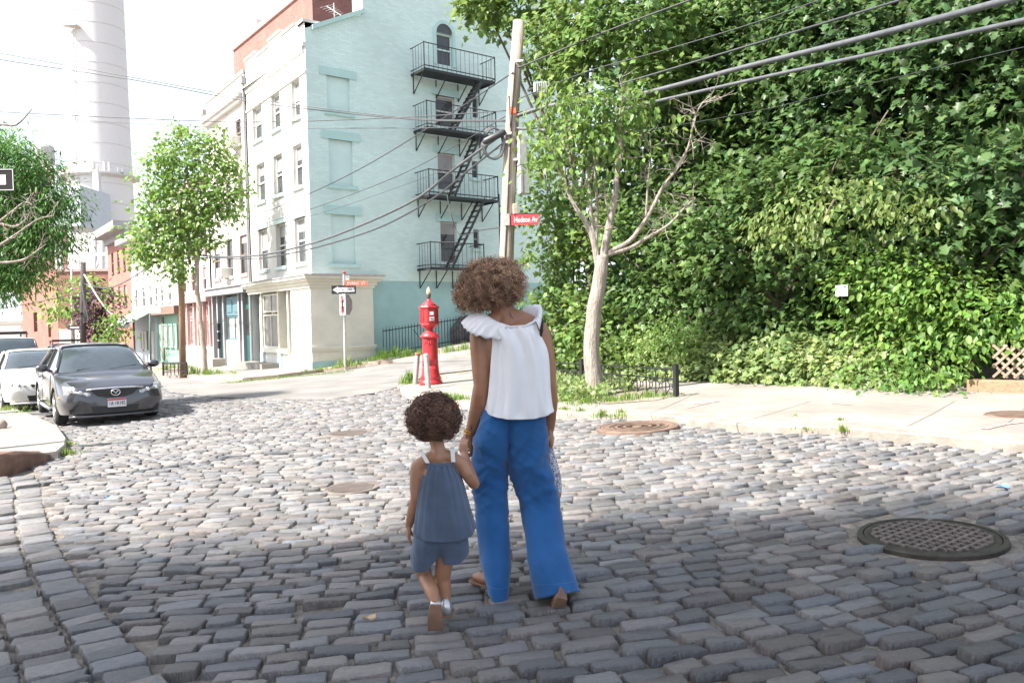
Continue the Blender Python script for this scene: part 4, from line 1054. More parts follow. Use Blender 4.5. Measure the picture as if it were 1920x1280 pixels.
capsule(mb, [w(925, 622, .0), w(957, 626, -.015), w(990, 619, .0)], [.07, .078, .07])
# arms
capsule(mb, [w(899, 630, 0), w(902, 680, -.015), w(903, 722, -.03), w(899, 752, -.02), w(889, 790, .0), w(881, 815, .02)], [.054, .052, .043, .047, .036, .0285])
capsule(mb, [w(1016, 628, 0), w(1024, 675, -.005), w(1029, 720, -.01), w(1031, 750, .01), w(1031, 785, .04), w(1030, 805, .05)], [.052, .049, .041, .044, .034, .027])
hand(mb, w(881, 815, .02), w(866, 838, .05) - w(881, 815, .02), V((.5, .6, -.45)), 1.0, (35, 55, 40), side=1)
hand(mb, w(1031, 806, .05), V((.10, .02, -1)), V((-1, .15, 0)), 1.0, (60, 80, 55), side=-1)
# lower legs and feet
capsule(mb, [w(990, 850, .0), w(1003, 950, .02), w(1022, 1010, -.07), w(1040, 1062, -.20)], [.07, .052, .045, .036])
capsule(mb, [w(922, 850, .02), w(925, 950, .02), w(928, 1040, -.03), w(938, 1084, -.05)], [.07, .052, .043, .034])
capsule(mb, [w(1040, 1062, -.20), w(1052, 1098, -.30)], [.036, .032])
capsule(mb, [w(945, 1093, -.05), w(925, 1088, .0), w(902, 1082, .05), w(891, 1080, .08)], [.032, .034, .030, .018])
for k in range(5):
    a = w(894 + k * 4.0, 1082 - k * 1.2, .07 + .010 * k); capsule(mb, [a, a + V((-.024, .02, -.006))], [.010, .0075], 8)
capsule(mb, [w(1052, 1100, -.31), w(1050, 1122, -.36), w(1042, 1138, -.30), w(1036, 1143, -.26)], [.032, .033, .034, .024])
bodyW = mb.build('body', M_skinW, woman, smooth=True); bake(bodyW, .0065, 4)
# tattoos: small dark strokes on nape and forearm
# trousers
NS = 84
def leg(rows): return densify([ringP(l, r, y, YW + dy, b, NS, yl, yr, yb) for (l, r, y, dy, b, yl, yr, yb) in rows], 10)
LEG_A = leg([(906, 975, 766, .0, .11, None, None, None), (897, 966, 800, 0, .125, None, None, None), (889, 960, 828, .0, .125, None, None, None), (886, 953, 860, .01, .105, None, None, None), (889, 950, 900, .03, .098, None, None, None), (893, 951, 945, .02, .09, None, None, None), (898, 957, 1000, -.01, .09, None, None, None), (903, 959, 1055, -.06, .105, None, None, None), (914, 955, 1095, -.09, .12, 1092, 1099, 1115)])
LEG_B = leg([(938, 1021, 766, .0, .11, None, None, None), (942, 1024, 800, 0, .128, None, None, None), (947, 1026, 828, 0, .125, None, None, None), (953, 1029, 860, .0, .11, None, None, None), (964, 1040, 905, .02, .10, None, None, None), (973, 1048, 945, .02, .10, None, None, None), (981, 1057, 1000, -.06, .10, None, None, None), (992, 1069, 1055, -.18, .11, None, None, None), (1004, 1085, 1108, -.25, .115, 1122, 1107, 1099)])
def fold(p, seedv, cx):
    """folds of the linen: broad drapes hanging from the hip, slanting creases at knee and seat, fine crumple"""
    z = p.z; k = .35 + 1.0 * math.exp(-((z - .60) / .17) ** 2) + .35 * math.exp(-((z - .86) / .07) ** 2)
    d = 0.
    for s_, f_, an in ((0, 1., .75), (7, 1.6, -.6), (3, 2.3, 1.0), (12, 3.1, -.3)):
        u_ = p.x * math.cos(an) + z * math.sin(an); v_ = -p.x * math.sin(an) + z * math.cos(an)
        n_ = abs(mnoise.noise(V((u_ * 2.6 * f_ + s_ + seedv, v_ * 8.5 * f_, p.y * 3 + s_)))); d += max(0, 1 - n_ * 4.2) ** 1.6 / f_ ** .8
    drape = .011 * mnoise.noise(V(((p.x - cx) * 17 + seedv, p.y * 9, z * 1.5))) * max(0, min(1, (.75 - z) * 2.2))
    return .0105 * d * k + drape + .0025 * mnoise.noise(V((p.x * 24, p.y * 24, z * 9 + seedv)))
mb = MB()
for rings, sv in ((LEG_A, 0.), (LEG_B, 21.)):
    for rg in rings:
        c = sum(rg, V()) / len(rg)
        for i, p in enumerate(rg): e = p - c; e.z = 0; rg[i] = p + e.normalized() * fold(p, sv, c.x)
    mb.loft(rings, cap=False)
tr = mb.build('trousers', M_blue, woman, smooth=True); md = tr.modifiers.new('t', 'SOLIDIFY'); md.thickness = .004; md.offset = -1
m = MB()
for rings in (LEG_A, LEG_B):
    rg = rings[-6]; c = sum(rg, V()) / len(rg); m.tube([p + (p - c).normalized() * .0006 for p in rg] + [rg[0]], .0013, 4, cap=False)
m.build('hem_stitching', mat('light_blue_thread', (.06, .19, .42)), tr)
# hem stitching and centre back seam
m = MB(); m.tube([w(957, 772, -.112), w(957, 800, -.127), w(956, 830, -.118), w(954, 850, -.08)], .0022, 5); m.build('seam', mat('seam_thread', (.012, .07, .24)), tr)
# white top
sh_rows = [(914, 1004, 600, .0, .108, 613), (915, 1009, 607, 0, .122, 619), (921, 1015, 630, 0, .138, 636), (919, 1024, 662, -.0, .146, 665), (914, 1031, 721, -.0, .155, 724), (909, 1035, 752, 0, .163, 762), (906, 1037, 763, 0, .166, 779)]
rings = densify([ringP(l, r, y, YW, b, 120, None, None, yb) for (l, r, y, dy, b, yb) in sh_rows], 7)
for i, rg in enumerate(rings):
    f = i / (len(rings) - 1); c = sum(rg, V()) / len(rg)
    for k, p in enumerate(rg):
        t = 2 * math.pi * k / 120
        gath = .0055 * math.cos(t * 34 + 2 * math.sin(t * 3)) * max(0, 1 - f * 5.0) + .012 * mnoise.noise(V((math.cos(t) * 3.4, math.sin(t) * 3.4 + f * 1.3, f * 2.2))) * min(1, f * 3 + .15) + .006 * mnoise.noise(V((math.cos(t) * 9, math.sin(t) * 9 + f * 2, f * 2.6))) * (1 - .55 * f)
        d = (p - c); d.z = 0
        rg[k] = p + d.normalized() * gath * 1.6
sm = MB().loft(rings, cap=False).build('blouse', M_shirt, woman, smooth=True)
md = sm.modifiers.new('t', 'SOLIDIFY'); md.thickness = .004; md.offset = 0
def ruffle(inner, outer, nm, amp=.006, fr=9):
    N_, K_ = 46, 10; rows = []
    def cr(pts, t):
        x = t * (len(pts) - 1); i = min(int(x), len(pts) - 2); f = x - i; a, b, c, d = pts[max(i - 1, 0)], pts[i], pts[i + 1], pts[min(i + 2, len(pts) - 1)]
        return .5 * ((2 * b) + (c - a) * f + (2 * a - 5 * b + 4 * c - d) * f * f + (3 * b - a - 3 * c + d) * f ** 3)
    for j in range(K_):
        v = j / (K_ - 1); rg = []
        for i in range(N_):
            u = i / (N_ - 1); A, B = cr(inner, u), cr(outer, u); p = A.lerp(B, v) + V((0, 0, .022 * math.sin(v * math.pi)))
            p += V((0, -.6, .8)) * amp * (v + .25) * math.sin(u * fr * 6.28 + .8 * math.sin(u * 9)); rg.append(p)
        rows.append(rg)
    o = MB().loft(rows, cap=False, closed=False).build(nm, M_shirt, sm, smooth=True); q = o.modifiers.new('t', 'SOLIDIFY'); q.thickness = .0035
ruffle([w(908, 592, .11), w(908, 588, .03), w(914, 592, -.04), w(930, 603, -.085), w(955, 612, -.108)], [w(884, 622, .12), w(866, 606, .04), w(874, 618, -.05), w(893, 629, -.105), w(938, 638, -.128)], 'sleeve_ruffle')
ruffle([w(975, 590, .10), w(990, 591, .05), w(1003, 597, -.02), w(1000, 605, -.08)], [w(995, 577, .12), w(1013, 573, .06), w(1017, 588, -.03), w(1012, 616, -.095)], 'sleeve_ruffle')
m = MB(); m.tube([w(908, 590, .02), w(913, 593, -.045), w(930, 604, -.088), w(957, 613, -.113), w(985, 611, -.106), w(1001, 603, -.08), w(1004, 596, -.01)], .006, 8); m.build('neckband', M_shirt, sm, smooth=True)
hW = hair('hair', w(924, 533, .0), (.178, .165, .142), 2600, M_hairW, woman, helix=.009, turns=5, down=.30, r=.0015, seed=3, core=.74, cut=lambda t: t[:, 2] > w(924, 588 ).z)
hair('hair', w(885, 553, .03), (.105, .12, .105), 700, M_hairW, woman, helix=.0075, turns=5, down=.45, r=.0017, seed=5, core=.75)
m = MB(); c = w(879, 812, .015); ax = (w(881, 815) - w(889, 790)).normalized()
for q in (0, .012):
    a = ax.orthogonal().normalized(); b = ax.cross(a); m.tube([c - ax * q + (a * math.cos(t) + b * math.sin(t)) * .0315 for t in np.linspace(0, 2 * math.pi, 17)], .003, 6)
m.build('bracelet', M_gold, woman, smooth=True)
m = MB(); m.tube([w(956, 584, -.058), w(958, 592, -.066), w(962, 597, -.07)], .0022, 5); m.tube([w(883, 797, -.035), w(884, 805, -.03)], .003, 5); m.build('tattoo', mat('tattoo_ink', (.10, .06, .05)), woman)
m = MB(); m.tube([w(1013, 592, .05), w(1017, 602, -.02), w(1016, 618, -.06), w(1013, 632, -.05)], .0075, 6); m.build('shoulder_strap', M_black, woman)
# sandals
def sandal(nm, pts, wd, up, straps):
    t = MB(); rg = []
    for i, p in enumerate(pts):
        d = (pts[min(i + 1, len(pts) - 1)] - pts[max(i - 1, 0)]).normalized(); x = d.cross(up).normalized()
        rg.append([p + x * wd[i] * a + up * b for a, b in ((-1, -.006), (-1, .006), (1, .006), (1, -.006))])
    t.loft(rg); o = t.build(nm, M_sole, woman, bevel=.003)
    for s in straps: m = MB(); m.tube(s, .0045, 6); m.build('strap', M_tan, o)
zg0 = gz(-.2)
sandal('sandal', [w(956, 1104, -.06), w(940, 1101, -.03), w(915, 1095, .03), w(893, 1089, .08), w(883, 1086, .10)], [.026, .034, .036, .042, .024], V((0, 0, 1)), [[w(906, 1094, .02), w(903, 1070, .05), w(893, 1088, .09)]])
sandal('sandal', [w(1056, 1104, -.365), w(1054, 1120, -.40), w(1046, 1138, -.375), w(1036, 1149, -.31), w(1031, 1151, -.26)], [.026, .030, .034, .038, .024], V((-.25, .8, .35)).normalized(), [[w(1041, 1112, -.36), w(1043, 1100, -.30), w(1063, 1098, -.30), w(1066, 1110, -.36)], [w(1026, 1134, -.32), w(1040, 1124, -.25), w(1058, 1132, -.33)]])
# cloth bag in her hand
M_bag = mat('palm_print_cloth', (.75, .74, .72), rough=.8, vs=1, var=.02)
_t = M_bag.node_tree; _b = _t.nodes['Principled BSDF']
wv = _t.nodes.new('ShaderNodeTexNoise'); wv.inputs['Scale'].default_value = 26; wv.inputs['Distortion'].default_value = 1.6; rm = _t.nodes.new('ShaderNodeValToRGB')
rm.color_ramp.elements[0].position = .49; rm.color_ramp.elements[0].color = (.045, .03, .12, 1); rm.color_ramp.elements[1].position = .53; rm.color_ramp.elements[1].color = (.75, .75, .74, 1)
_t.links.new(wv.outputs['Fac'], rm.inputs[0]); _t.links.new(rm.outputs[0], _b.inputs['Base Color'])
bag = thing('cloth_bag', 'white cloth bag with dark purple palm print held in the woman\'s right hand', 'bag')
rg = densify([ringP(1027, 1036, 838, YW + .06, .012, 24), ringP(1023, 1040, 850, YW + .07, .025, 24), ringP(1016, 1049, 880, YW + .08, .045, 24), ringP(1014, 1053, 905, YW + .09, .05, 24), ringP(1018, 1053, 922, YW + .09, .045, 24)], 4)
MB().loft(rg).build('body', M_bag, bag, smooth=True)
MB().loft(densify([ringP(1018, 1053, 921, YW + .09, .046, 24), ringP(1022, 1052, 930, YW + .09, .04, 24), ringP(1033, 1046, 938, YW + .09, .02, 24)], 3)).build('base', mat('orange_tan_cloth', (.42, .22, .12), rough=.8), bag, smooth=True)

# ------------------------------------------------------------------ girl
YG = 3.86
q_ = lambda px, py, dy=0.: P(px, py, YG + dy)
girl = thing('person', 'small girl seen from behind in grey blue sleeveless top and shorts with silver shoes', 'person')
mb = MB()
mb.ell(q_(811, 792, .03), (.072, .085, .092), 18, 12); mb.ell(q_(800, 808, .08), (.05, .045, .055), 12, 8); mb.ell(q_(790, 806, .105), (.012, .014, .012), 8, 6); mb.ell(q_(796, 822, .10), (.022, .014, .008), 8, 6)
for s in (-1, 1): mb.ell(q_(811, 797, .03) + V((s * .073, 0, 0)), (.010, .018, .024), 8, 6)
capsule(mb, [q_(816, 818, .02), q_(822, 842, 0), q_(824, 858, -.005)], [.034, .033, .040])
capsule(mb, [q_(822, 850, 0), q_(800, 862, 0), q_(785, 873, 0)], [.032, .030, .033]); capsule(mb, [q_(824, 850, 0), q_(848, 858, 0), q_(864, 868, 0)], [.032, .030, .033])
mb.ell(q_(825, 895, 0), (.095, .062, .095), 18, 12); mb.ell(q_(826, 950, .01), (.09, .065, .12), 16, 12); mb.ell(q_(827, 1010, .0), (.10, .075, .09), 16, 12)
capsule(mb, [q_(783, 874, 0), q_(780, 905, -.005), q_(780, 932, -.01), q_(774, 958, .01), q_(767, 984, .03)], [.034, .031, .027, .0275, .019])
capsule(mb, [q_(865, 869, 0), q_(876, 888, -.005), q_(889, 907, .02), q_(883, 888, .12), q_(871, 852, .24)], [.034, .031, .028, .026, .018])
hand(mb, q_(767, 985, .03), V((-.10, .05, -1)), V((1, .3, 0)), .68, (22, 25, 20), side=-1, spread=16)
hand(mb, q_(871, 852, .24), V((-.1, .25, 1)), V((.4, .8, 0)), .66, (35, 50, 40), side=1)
capsule(mb, [q_(792, 1030, .0), q_(791, 1062, .04), q_(798, 1082, .02), q_(810, 1108, -.07), q_(815, 1126, -.11)], [.052, .044, .036, .034, .024])
capsule(mb, [q_(840, 1025, .0), q_(832, 1062, .01), q_(830, 1084, .02), q_(833, 1110, .02), q_(834, 1132, .01)], [.052, .042, .037, .036, .024])
gb = mb.build('body', M_skinG, girl, smooth=True); bake(gb, .005, 4)
# shorts
mb = MB()
mb.loft(densify([ringP(780, 845, 985, YG, .085, 26), ringP(774, 842, 1012, YG, .095, 26), ringP(771, 828, 1035, YG, .085, 26), ringP(772, 806, 1058, YG + .01, .075, 26, 1056, 1062, 1066)], 4))
mb.loft(densify([ringP(810, 874, 985, YG, .085, 26), ringP(812, 879, 1012, YG, .095, 26), ringP(820, 880, 1030, YG, .085, 26), ringP(828, 876, 1045, YG, .075, 26, 1048, 1040, 1052)], 4))
shs = mb.build('shorts', M_cham, girl, smooth=True); bake(shs, .008, 4)
wrinkle(shs, lambda p, n: .005 * mnoise.noise(V((p.x * 22, p.y * 20, p.z * 12))) + .003 * mnoise.noise(V((p.x * 45, p.y * 40, p.z * 10))))
# pleated top
rows = [(801, 852, 866, .0, .058, 868), (797, 857, 880, 0, .072, 882), (790, 867, 900, 0, .082, 903), (781, 881, 948, 0, .10, 953), (776, 891, 980, 0, .112, 992), (774, 893, 988, 0, .115, 1004)]
rings = densify([ringP(l, r, y, YG, b, 120, None, None, yb) for (l, r, y, dy, b, yb) in rows], 7)
for i, rg in enumerate(rings):
    f = i / (len(rings) - 1); c = sum(rg, V()) / len(rg)
    for k, p in enumerate(rg):
        t = 2 * math.pi * k / 120
        x = (t * 17 / (2 * math.pi)) % 1; pl = (.010 * (x ** .5 if x < .75 else (1 - x) * 3.4) - .005) * max(0, min(1, f * 8)) * (1 - .75 * f)
        d = p - c; d.z = 0
        rg[k] = p + d.normalized() * (pl * 1.3 + .010 * mnoise.noise(V((math.cos(t) * 3.3 + 4, math.sin(t) * 3.3, f * .8))) * f)
tp = MB().loft(rings, cap=False).build('top', M_cham, girl, smooth=True); md = tp.modifiers.new('t', 'SOLIDIFY'); md.thickness = .003
m = MB(); m.loft([ringP(800, 853, 863, YG, .060, 40, yb=864), ringP(800, 853, 871, YG, .062, 40, yb=874)], cap=False); bb = m.build('neckband', M_cham, tp, smooth=True); md = bb.modifiers.new('t', 'SOLIDIFY'); md.thickness = .005
for pts in ([q_(788, 846, .0), q_(790, 847, -.033), q_(796, 857, -.05), q_(802, 868, -.058)], [q_(848, 838, .0), q_(848, 841, -.033), q_(849, 850, -.05), q_(850, 866, -.058)]):
    m = MB(); 
    for i in range(3):
        m.obox(pts[i] - V((.010, 0, 0)), pts[i + 1] - pts[i], V((.020, 0, .0)), V((0, -.004, .002)))
    m.build('shoulder_strap', M_strap, tp)
hair('hair', q_(813, 784, .0), (.124, .12, .114), 2300, M_hairG, girl, helix=.0135, turns=4.2, down=.22, r=.0024, seed=9, core=.62, cut=lambda t: t[:, 2] > q_(813, 829).z)
# shoes
def shoe(pts, wd, hts, up, nm='shoe'):
    u = MB(); rg = []; sl_ = []
    for i, p in enumerate(pts):
        d = (pts[min(i + 1, len(pts) - 1)] - pts[max(i - 1, 0)]).normalized(); x = d.cross(up).normalized(); h = hts[i]; ww = wd[i]
        rg.append([p + x * ww * a + up * h * b for a, b in ((-.9, .05), (-1, .3), (-.8, .75), (-.3, 1), (.3, 1), (.8, .75), (1, .3), (.9, .05))])
        sl_.append([p + x * ww * a * 1.06 + up * b for a, b in ((-1, -.008), (-1, .006), (1, .006), (1, -.008))])
    o = u.loft(densify(rg, 3)).build(nm, M_silver, girl, smooth=True)
    MB().loft(densify(sl_, 3)).build('sole', M_sole, o, bevel=.002)
upL = V((-.05, .92, .40)).normalized()
shoe([q_(817, 1133, -.145), q_(816, 1150, -.15), q_(816, 1168, -.145), q_(817, 1182, -.135), q_(818, 1190, -.125)], [.024, .031, .034, .033, .02], [.075, .068, .05, .038, .02], upL)
zs_ = gz(-.36) + .022
p0 = q_(836, 1150, .0); p0.z = zs_
shoe([p0 + V((.004, -.045, 0)), p0 + V((.003, -.01, 0)), p0 + V((0, .03, 0)), p0 + V((-.004, .07, 0)), p0 + V((-.006, .10, 0))], [.024, .028, .031, .033, .02], [.085, .08, .055, .04, .022], V((0, 0, 1)))
# ================================================================== parked cars
M_tyre = mat('tyre_rubber', (.02, .02, .02), rough=.85)
M_rim = mat('alloy_rim', (.55, .55, .56), rough=.35, metal=.8)
M_chrome = mat('chrome', (.75, .75, .76), rough=.12, metal=1)
M_carglass = mat('car_glass', (.05, .065, .075), rough=.03, spec=.9, coat=.5, var=.1)
M_plastic = mat('black_plastic', (.02, .02, .022), rough=.55)
M_lens = mat('headlight_lens', (.38, .39, .40), rough=.12, coat=1., metal=.2, vs=14, var=.5)
M_amber = mat('amber_lens', (.75, .22, .03), rough=.2)
M_platew = mat('plate_white', (.72, .72, .74), rough=.5, var=.02); M_plater = mat('plate_red', (.55, .06, .07), rough=.5, var=.02); M_ink = mat('dark_ink', (.03, .03, .08), rough=.6)
def paint(nm, c, metal=.0): return mat(nm, c, rough=.28, metal=metal, coat=1., var=.03)

def make_car(name, label, loc, rz, body, k):
    root = thing(name, label, k.get('cat', 'car'), loc, rz, 'cars parked along the avenue kerb'); root['based'] = 1
    L_, Wd, H = k['L'], k['W'] / 2, k['H']; hood, belt = k['hood'], k['belt']; yc, yr, ye, yb = k['ys']      # cowl, roof start, roof end, rear deck
    def sect(y, wb, zb, wm, ws, zs, wd, zd):
        h = [(0, zb), (wb * .8, zb), (wb, zb + .05), (wm, zb + .22), (wm * 1.0, (zb + .22 + zs) / 2), (ws, zs), (ws * .965, zs + .035), (wd, zd - .012), (wd * .5, zd), (0, zd + .004)]
        return [V((x, y, z)) for x, z in h] + [V((-x, y, z)) for x, z in h[-2:0:-1]]
    q = Wd / .89; bh = hood
    st = [(0, .50, .26, .60, .56, .50, .44, bh - .30), (.05, .66, .21, .74, .70, .555, .58, bh - .235), (.16, .76, .185, .83, .80, .61, .68, bh - .185), (.42, .83, .17, .875, .855, .69, .74, bh - .10), (.9, .85, .17, .89, .87, bh - .075, .76, bh - .02), (yc, .86, .17, .89, .875, belt - .05, .77, bh + .03),
          ((yc + yb) / 2, .86, .17, .895, .875, belt - .02, .78, belt + .03), (yb, .86, .18, .89, .87, belt - .02, .77, belt + .05), (L_ - .25, .82, .2, .85, .83, belt - .05, .72, belt + .03), (L_ - .06, .72, .26, .78, .75, belt - .18, .62, belt - .06), (L_, .6, .32, .68, .64, belt - .3, .5, belt - .2)]
    rings = densify([sect(y, wb * q, zb, wm * q, ws * q, zs, wd * q, zd) for (y, wb, zb, wm, ws, zs, wd, zd) in st], 5)
    b = MB().loft(rings).build('body', body, root, smooth=True)
    fwd, rwd, wr_ = k['wheels']
    bm = bmesh.new(); bm.from_mesh(b.data); bmesh.ops.recalc_face_normals(bm, faces=bm.faces[:]); bm.to_mesh(b.data); bm.free()
    cut = MB()
    for y in (fwd, rwd):
        for s in (-1, 1):
            cut.tube([V((s * (Wd - .26), y, wr_ + .01)), V((s * (Wd + .2), y, wr_ + .01))], wr_ + .055, 28)
    co = cut.build('wheel_arch_cutter', M_plastic)
    bo = b.modifiers.new('c', 'BOOLEAN'); bo.object = co; bo.operation = 'DIFFERENCE'; bo.solver = 'EXACT'
    co.matrix_world = root.matrix_basis if False else Matrix.Translation(loc) @ Matrix.Rotation(rz, 4, 'Z')
    bpy.context.view_layer.update(); bake(b); bpy.data.objects.remove(co)
    try: b.data.set_sharp_from_angle(angle=R(38))
    except Exception: pass
    # glasshouse
    wT = k.get('wT', .40)
    def zr(y):
        if y < yr: return bh + .02 + (H - .03 - bh - .02) * math.sin(min(1, (y - yc) / (yr - yc)) * math.pi / 2 * .999) ** (1 / 1.0) if k.get('curve', 1) else bh + .02 + (H - .03 - bh) * (y - yc) / (yr - yc)
        if y < ye: return H - .03 + .03 * math.sin((y - yr) / (ye - yr) * math.pi)
        return H - .03 - (H - .03 - belt - .05) * ((y - ye) / (yb - ye)) ** 1.15
    def cab(y, o=0., low=None):
        z = zr(y) + o; wS = max(.2, (.80 * q) - (z - belt) * wT) + o; wB = .81 * q + o; lo = belt - .04 if low is None else z - low
        if low is not None: wB = wS + low * wT * .9
        h = [(wB, lo), (wS + .01, z - .055), (wS - .05, z - .015), (wS * .6, z + .004), (0, z + .012)]
        return [V((x, y, zz_)) for x, zz_ in h] + [V((-x, y, zz_)) for x, zz_ in h[-2::-1]]
    ys = list(np.linspace(yc, yr, 9)) + list(np.linspace(yr, ye, 7))[1:] + list(np.linspace(ye, yb, 8))[1:]
    MB().loft([cab(y) for y in ys], cap=False, closed=False).build('window_glass', M_carglass, root, smooth=True)
    rf = MB().loft([cab(y, .008, .085) for y in np.linspace(yr - .03, ye + .06, 10)], cap=False, closed=False).build('roof', k.get('roofm', body), root, smooth=True)
    sd = rf.modifiers.new('t', 'SOLIDIFY'); sd.thickness = .02
    for s in (-1, 1):
        for nm, ysq in (('windscreen_pillar', np.linspace(yc + .02, yr, 7)), ('rear_pillar', np.linspace(ye, yb - .03, 7))):
            m = MB(); pts = []
            for y in ysq:
                c = cab(y, .004); p = c[1] if s > 0 else c[-2]; pts.append(p)
            m.tube(pts, .035 if nm[0] == 'w' else .06, 8); m.build(nm, body, root, smooth=True)
        for y in k['pillars']:
            c = cab(y, .004); a, bb_ = (c[0], c[1]) if s > 0 else (c[-1], c[-2]); m = MB(); m.tube([a, bb_], .035, 6); m.build('door_pillar', M_plastic, root)
        # sill trim, door seams, handles, mirror
        c = [cab(y, .012)[0] for y in np.linspace(yc + .25, yb - .2, 8)]
        m = MB(); m.tube([V((s * p.x, p.y, belt - .01)) for p in c], .014, 6); m.build('window_trim', M_plastic, root)
        for y in (yc + .12, k['pillars'][0], k['pillars'][-1] + .75):
            m = MB(); m.tube([V((s * .892 * q, y, .30)), V((s * .898 * q, y, (.3 + belt) / 2)), V((s * .876 * q, y, belt - .03))], .006, 4); m.build('door_seam', M_plastic, root)
        for y in (k['pillars'][0] - .17, k['pillars'][-1] + .55):
            m = MB(); m.ell((s * .895 * q, y, belt - .13), (.022, .09, .02), 8, 6); m.build('door_handle', body, root, smooth=True)
        m = MB(); m.ell((s * (.89 * q + .10), yc + .32, belt + .10), (.115, .065, .075), 12, 8); m.tube([V((s * .82 * q, yc + .36, belt + .03)), V((s * (.89 * q + .04), yc + .33, belt + .07))], .025, 6); mi = m.build('wing_mirror', k.get('mirror', body), root, smooth=True)
        m = MB(); m.tube([V((s * .868 * q, fwd + .5, .235)), V((s * .872 * q, rwd - .45, .235))], .035, 6); m.build('side_skirt', body, root)
        # wheels
        for y in (fwd, rwd):
            x = s * (Wd - .115); m = MB(); pr = [(wr_ * .62, -.10), (wr_ * .9, -.10), (wr_, -.07), (wr_, .07), (wr_ * .9, .10), (wr_ * .62, .10)]
            T = Matrix.Translation((x, y, wr_)) @ Matrix.Rotation(math.pi / 2, 4, 'Y')
            rg = [[T @ V((r * math.cos(2 * math.pi * j / 28), r * math.sin(2 * math.pi * j / 28), z)) for j in range(28)] for r, z in pr]
            m.loft(rg); wh = m.build('wheel', M_tyre, root, smooth=False)
            m = MB(); zf = .085 * s
            m.loft([[T @ V((r * math.cos(2 * math.pi * j / 28), r * math.sin(2 * math.pi * j / 28), z)) for j in range(28)] for r, z in ((wr_ * .66, zf + .022 * s), (wr_ * .60, zf + .022 * s), (wr_ * .57, zf - .02 * s))], cap=False)
            for a in range(k.get('spokes', 5)):
                t = 2 * math.pi * a / k.get('spokes', 5); d = V((math.cos(t), math.sin(t), 0)); pz = V((0, 0, zf + .005 * s)); m.tube([T @ (pz + d * .02), T @ (pz + d * wr_ * .6)], .026, 5)
            m.ell(T @ V((0, 0, zf)), (.03, .05, .05), 8, 6); m.build('rim', M_rim, wh, smooth=True)
            m = MB(); m.loft([[T @ V((r * math.cos(2 * math.pi * j / 24), r * math.sin(2 * math.pi * j / 24), z)) for j in range(24)] for r, z in ((wr_ * .6, zf - .03 * s), (.01, zf - .03 * s))], cap=False); m.build('brake_disc', M_plastic, wh)
    # front end
    fz = bh - .30
    def fy(x): return .0 + .55 * max(0, (abs(x) / q - .36)) ** 1.6        # plan curve of the nose
    for s in (-1, 1):
        m = MB(); pl = k['lamp']
        n = 9
        top, bot = [], []
        for i in range(n):
            t = i / (n - 1); x = s * (pl[0] + (pl[1] - pl[0]) * t) * q; zc = pl[2] + (pl[3] - pl[2]) * t; hh = pl[4] * (.30 + .70 * math.sin(min(1, t * 1.15 + .12) * math.pi * .62))
            y = fy(x) - .012; top.append(V((x, y + .075, zc + hh))); bot.append(V((x, y - .004, zc - hh)))
        mid = [(a + c) / 2 + V((0, -.05, 0)) for a, c in zip(top, bot)]
        m.loft([bot, mid, top], cap=False, closed=False); lo = m.build('headlight', M_lens, root, smooth=True)
        for i in (3, 6): m = MB(); m.ell(mid[i] + V((0, -.002, 0)), (.038, .012, .038), 12, 8); m.build('bulb', M_chrome, lo, smooth=True)
        m = MB(); m.ell((s * .855 * q, .36, .53), (.03, .06, .025), 10, 6); m.build('side_marker', M_amber, root, smooth=True)
        m = MB(); x0, x1 = s * .50 * q, s * .76 * q; m.loft([[V((x, fy(x) - .012, z)) for x, z in ((x0, .29), (x0, .38), (x1, .40), (x1, .30))], [V((x, fy(x) + .06, z)) for x, z in ((x0, .29), (x0, .38), (x1, .40), (x1, .30))]]); m.build('fog_recess', M_plastic, root)
    m = MB(); g = k['grille']; m.loft([[V((x * q, fy(x) + yy, z)) for x, z in g] for yy in (-.022, .10)]); gr = m.build('grille', M_plastic, root)
    for i in range(k.get('slats', 4)):
        z0, z1 = min(z for x, z in g), max(z for x, z in g); z = z0 + (z1 - z0) * (i + .6) / (k.get('slats', 4) + .3); hw = max(abs(x) for x, zz_ in g) * (.55 + .4 * (z - z0) / (z1 - z0)) * q
        m = MB(); m.tube([V((-hw, fy(hw) - .022, z)), V((0, -.026, z)), V((hw, fy(hw) - .022, z))], .008, 4); m.build('slat', mat('grille_grey', (.06, .06, .065)) if 'gg' not in MATS else MATS['gg'], gr)
    if k.get('chrome'):
        m = MB(); m.tube([V((x * q, fy(x) - .026, z)) for x, z in k['chrome']], .017, 6); m.build('grille_bar', M_chrome, root, smooth=True)
    m = MB(); m.loft([[V((x * q, fy(x) - .014 + yy, z)) for x, z in ((-.40, .36), (.40, .36), (.36, .235), (-.36, .235))] for yy in (0, .08)]); m.build('lower_intake', M_plastic, root)
    m = MB(); m.tube([V((x, fy(x) - .005, .19)) for x in np.linspace(-.74, .74, 13) * q], .025, 6); m.build('bumper_lip', body, root, smooth=True)
    if k.get('plate'):
        m = MB(); px = k['plate_x']; T = Matrix.Translation((px, -.045, k['plate_z']))
        m.box((px, -.035, k['plate_z']), (.31, .016, .155)); pt = m.build('number_plate', M_platew, root, bevel=.004)
        m = MB(); m.box((px, -.045, k['plate_z'] + .058), (.30, .006, .032)); m.build('red_band', M_plater, pt)
        text_mb(k['plate'], .095, M_ink, 'plate_lettering', pt, Matrix.Translation((px, -.046, k['plate_z'] - .014)) @ Matrix.Rotation(math.pi / 2, 4, 'X'), sx=.72)
        m = MB(); m.loft([[V((px + a, -.044 - d, k['plate_z'] + c)) for a, c in ((-.158, -.08), (.158, -.08), (.158, .08), (-.158, .08))] for d in (0, .004)]); 
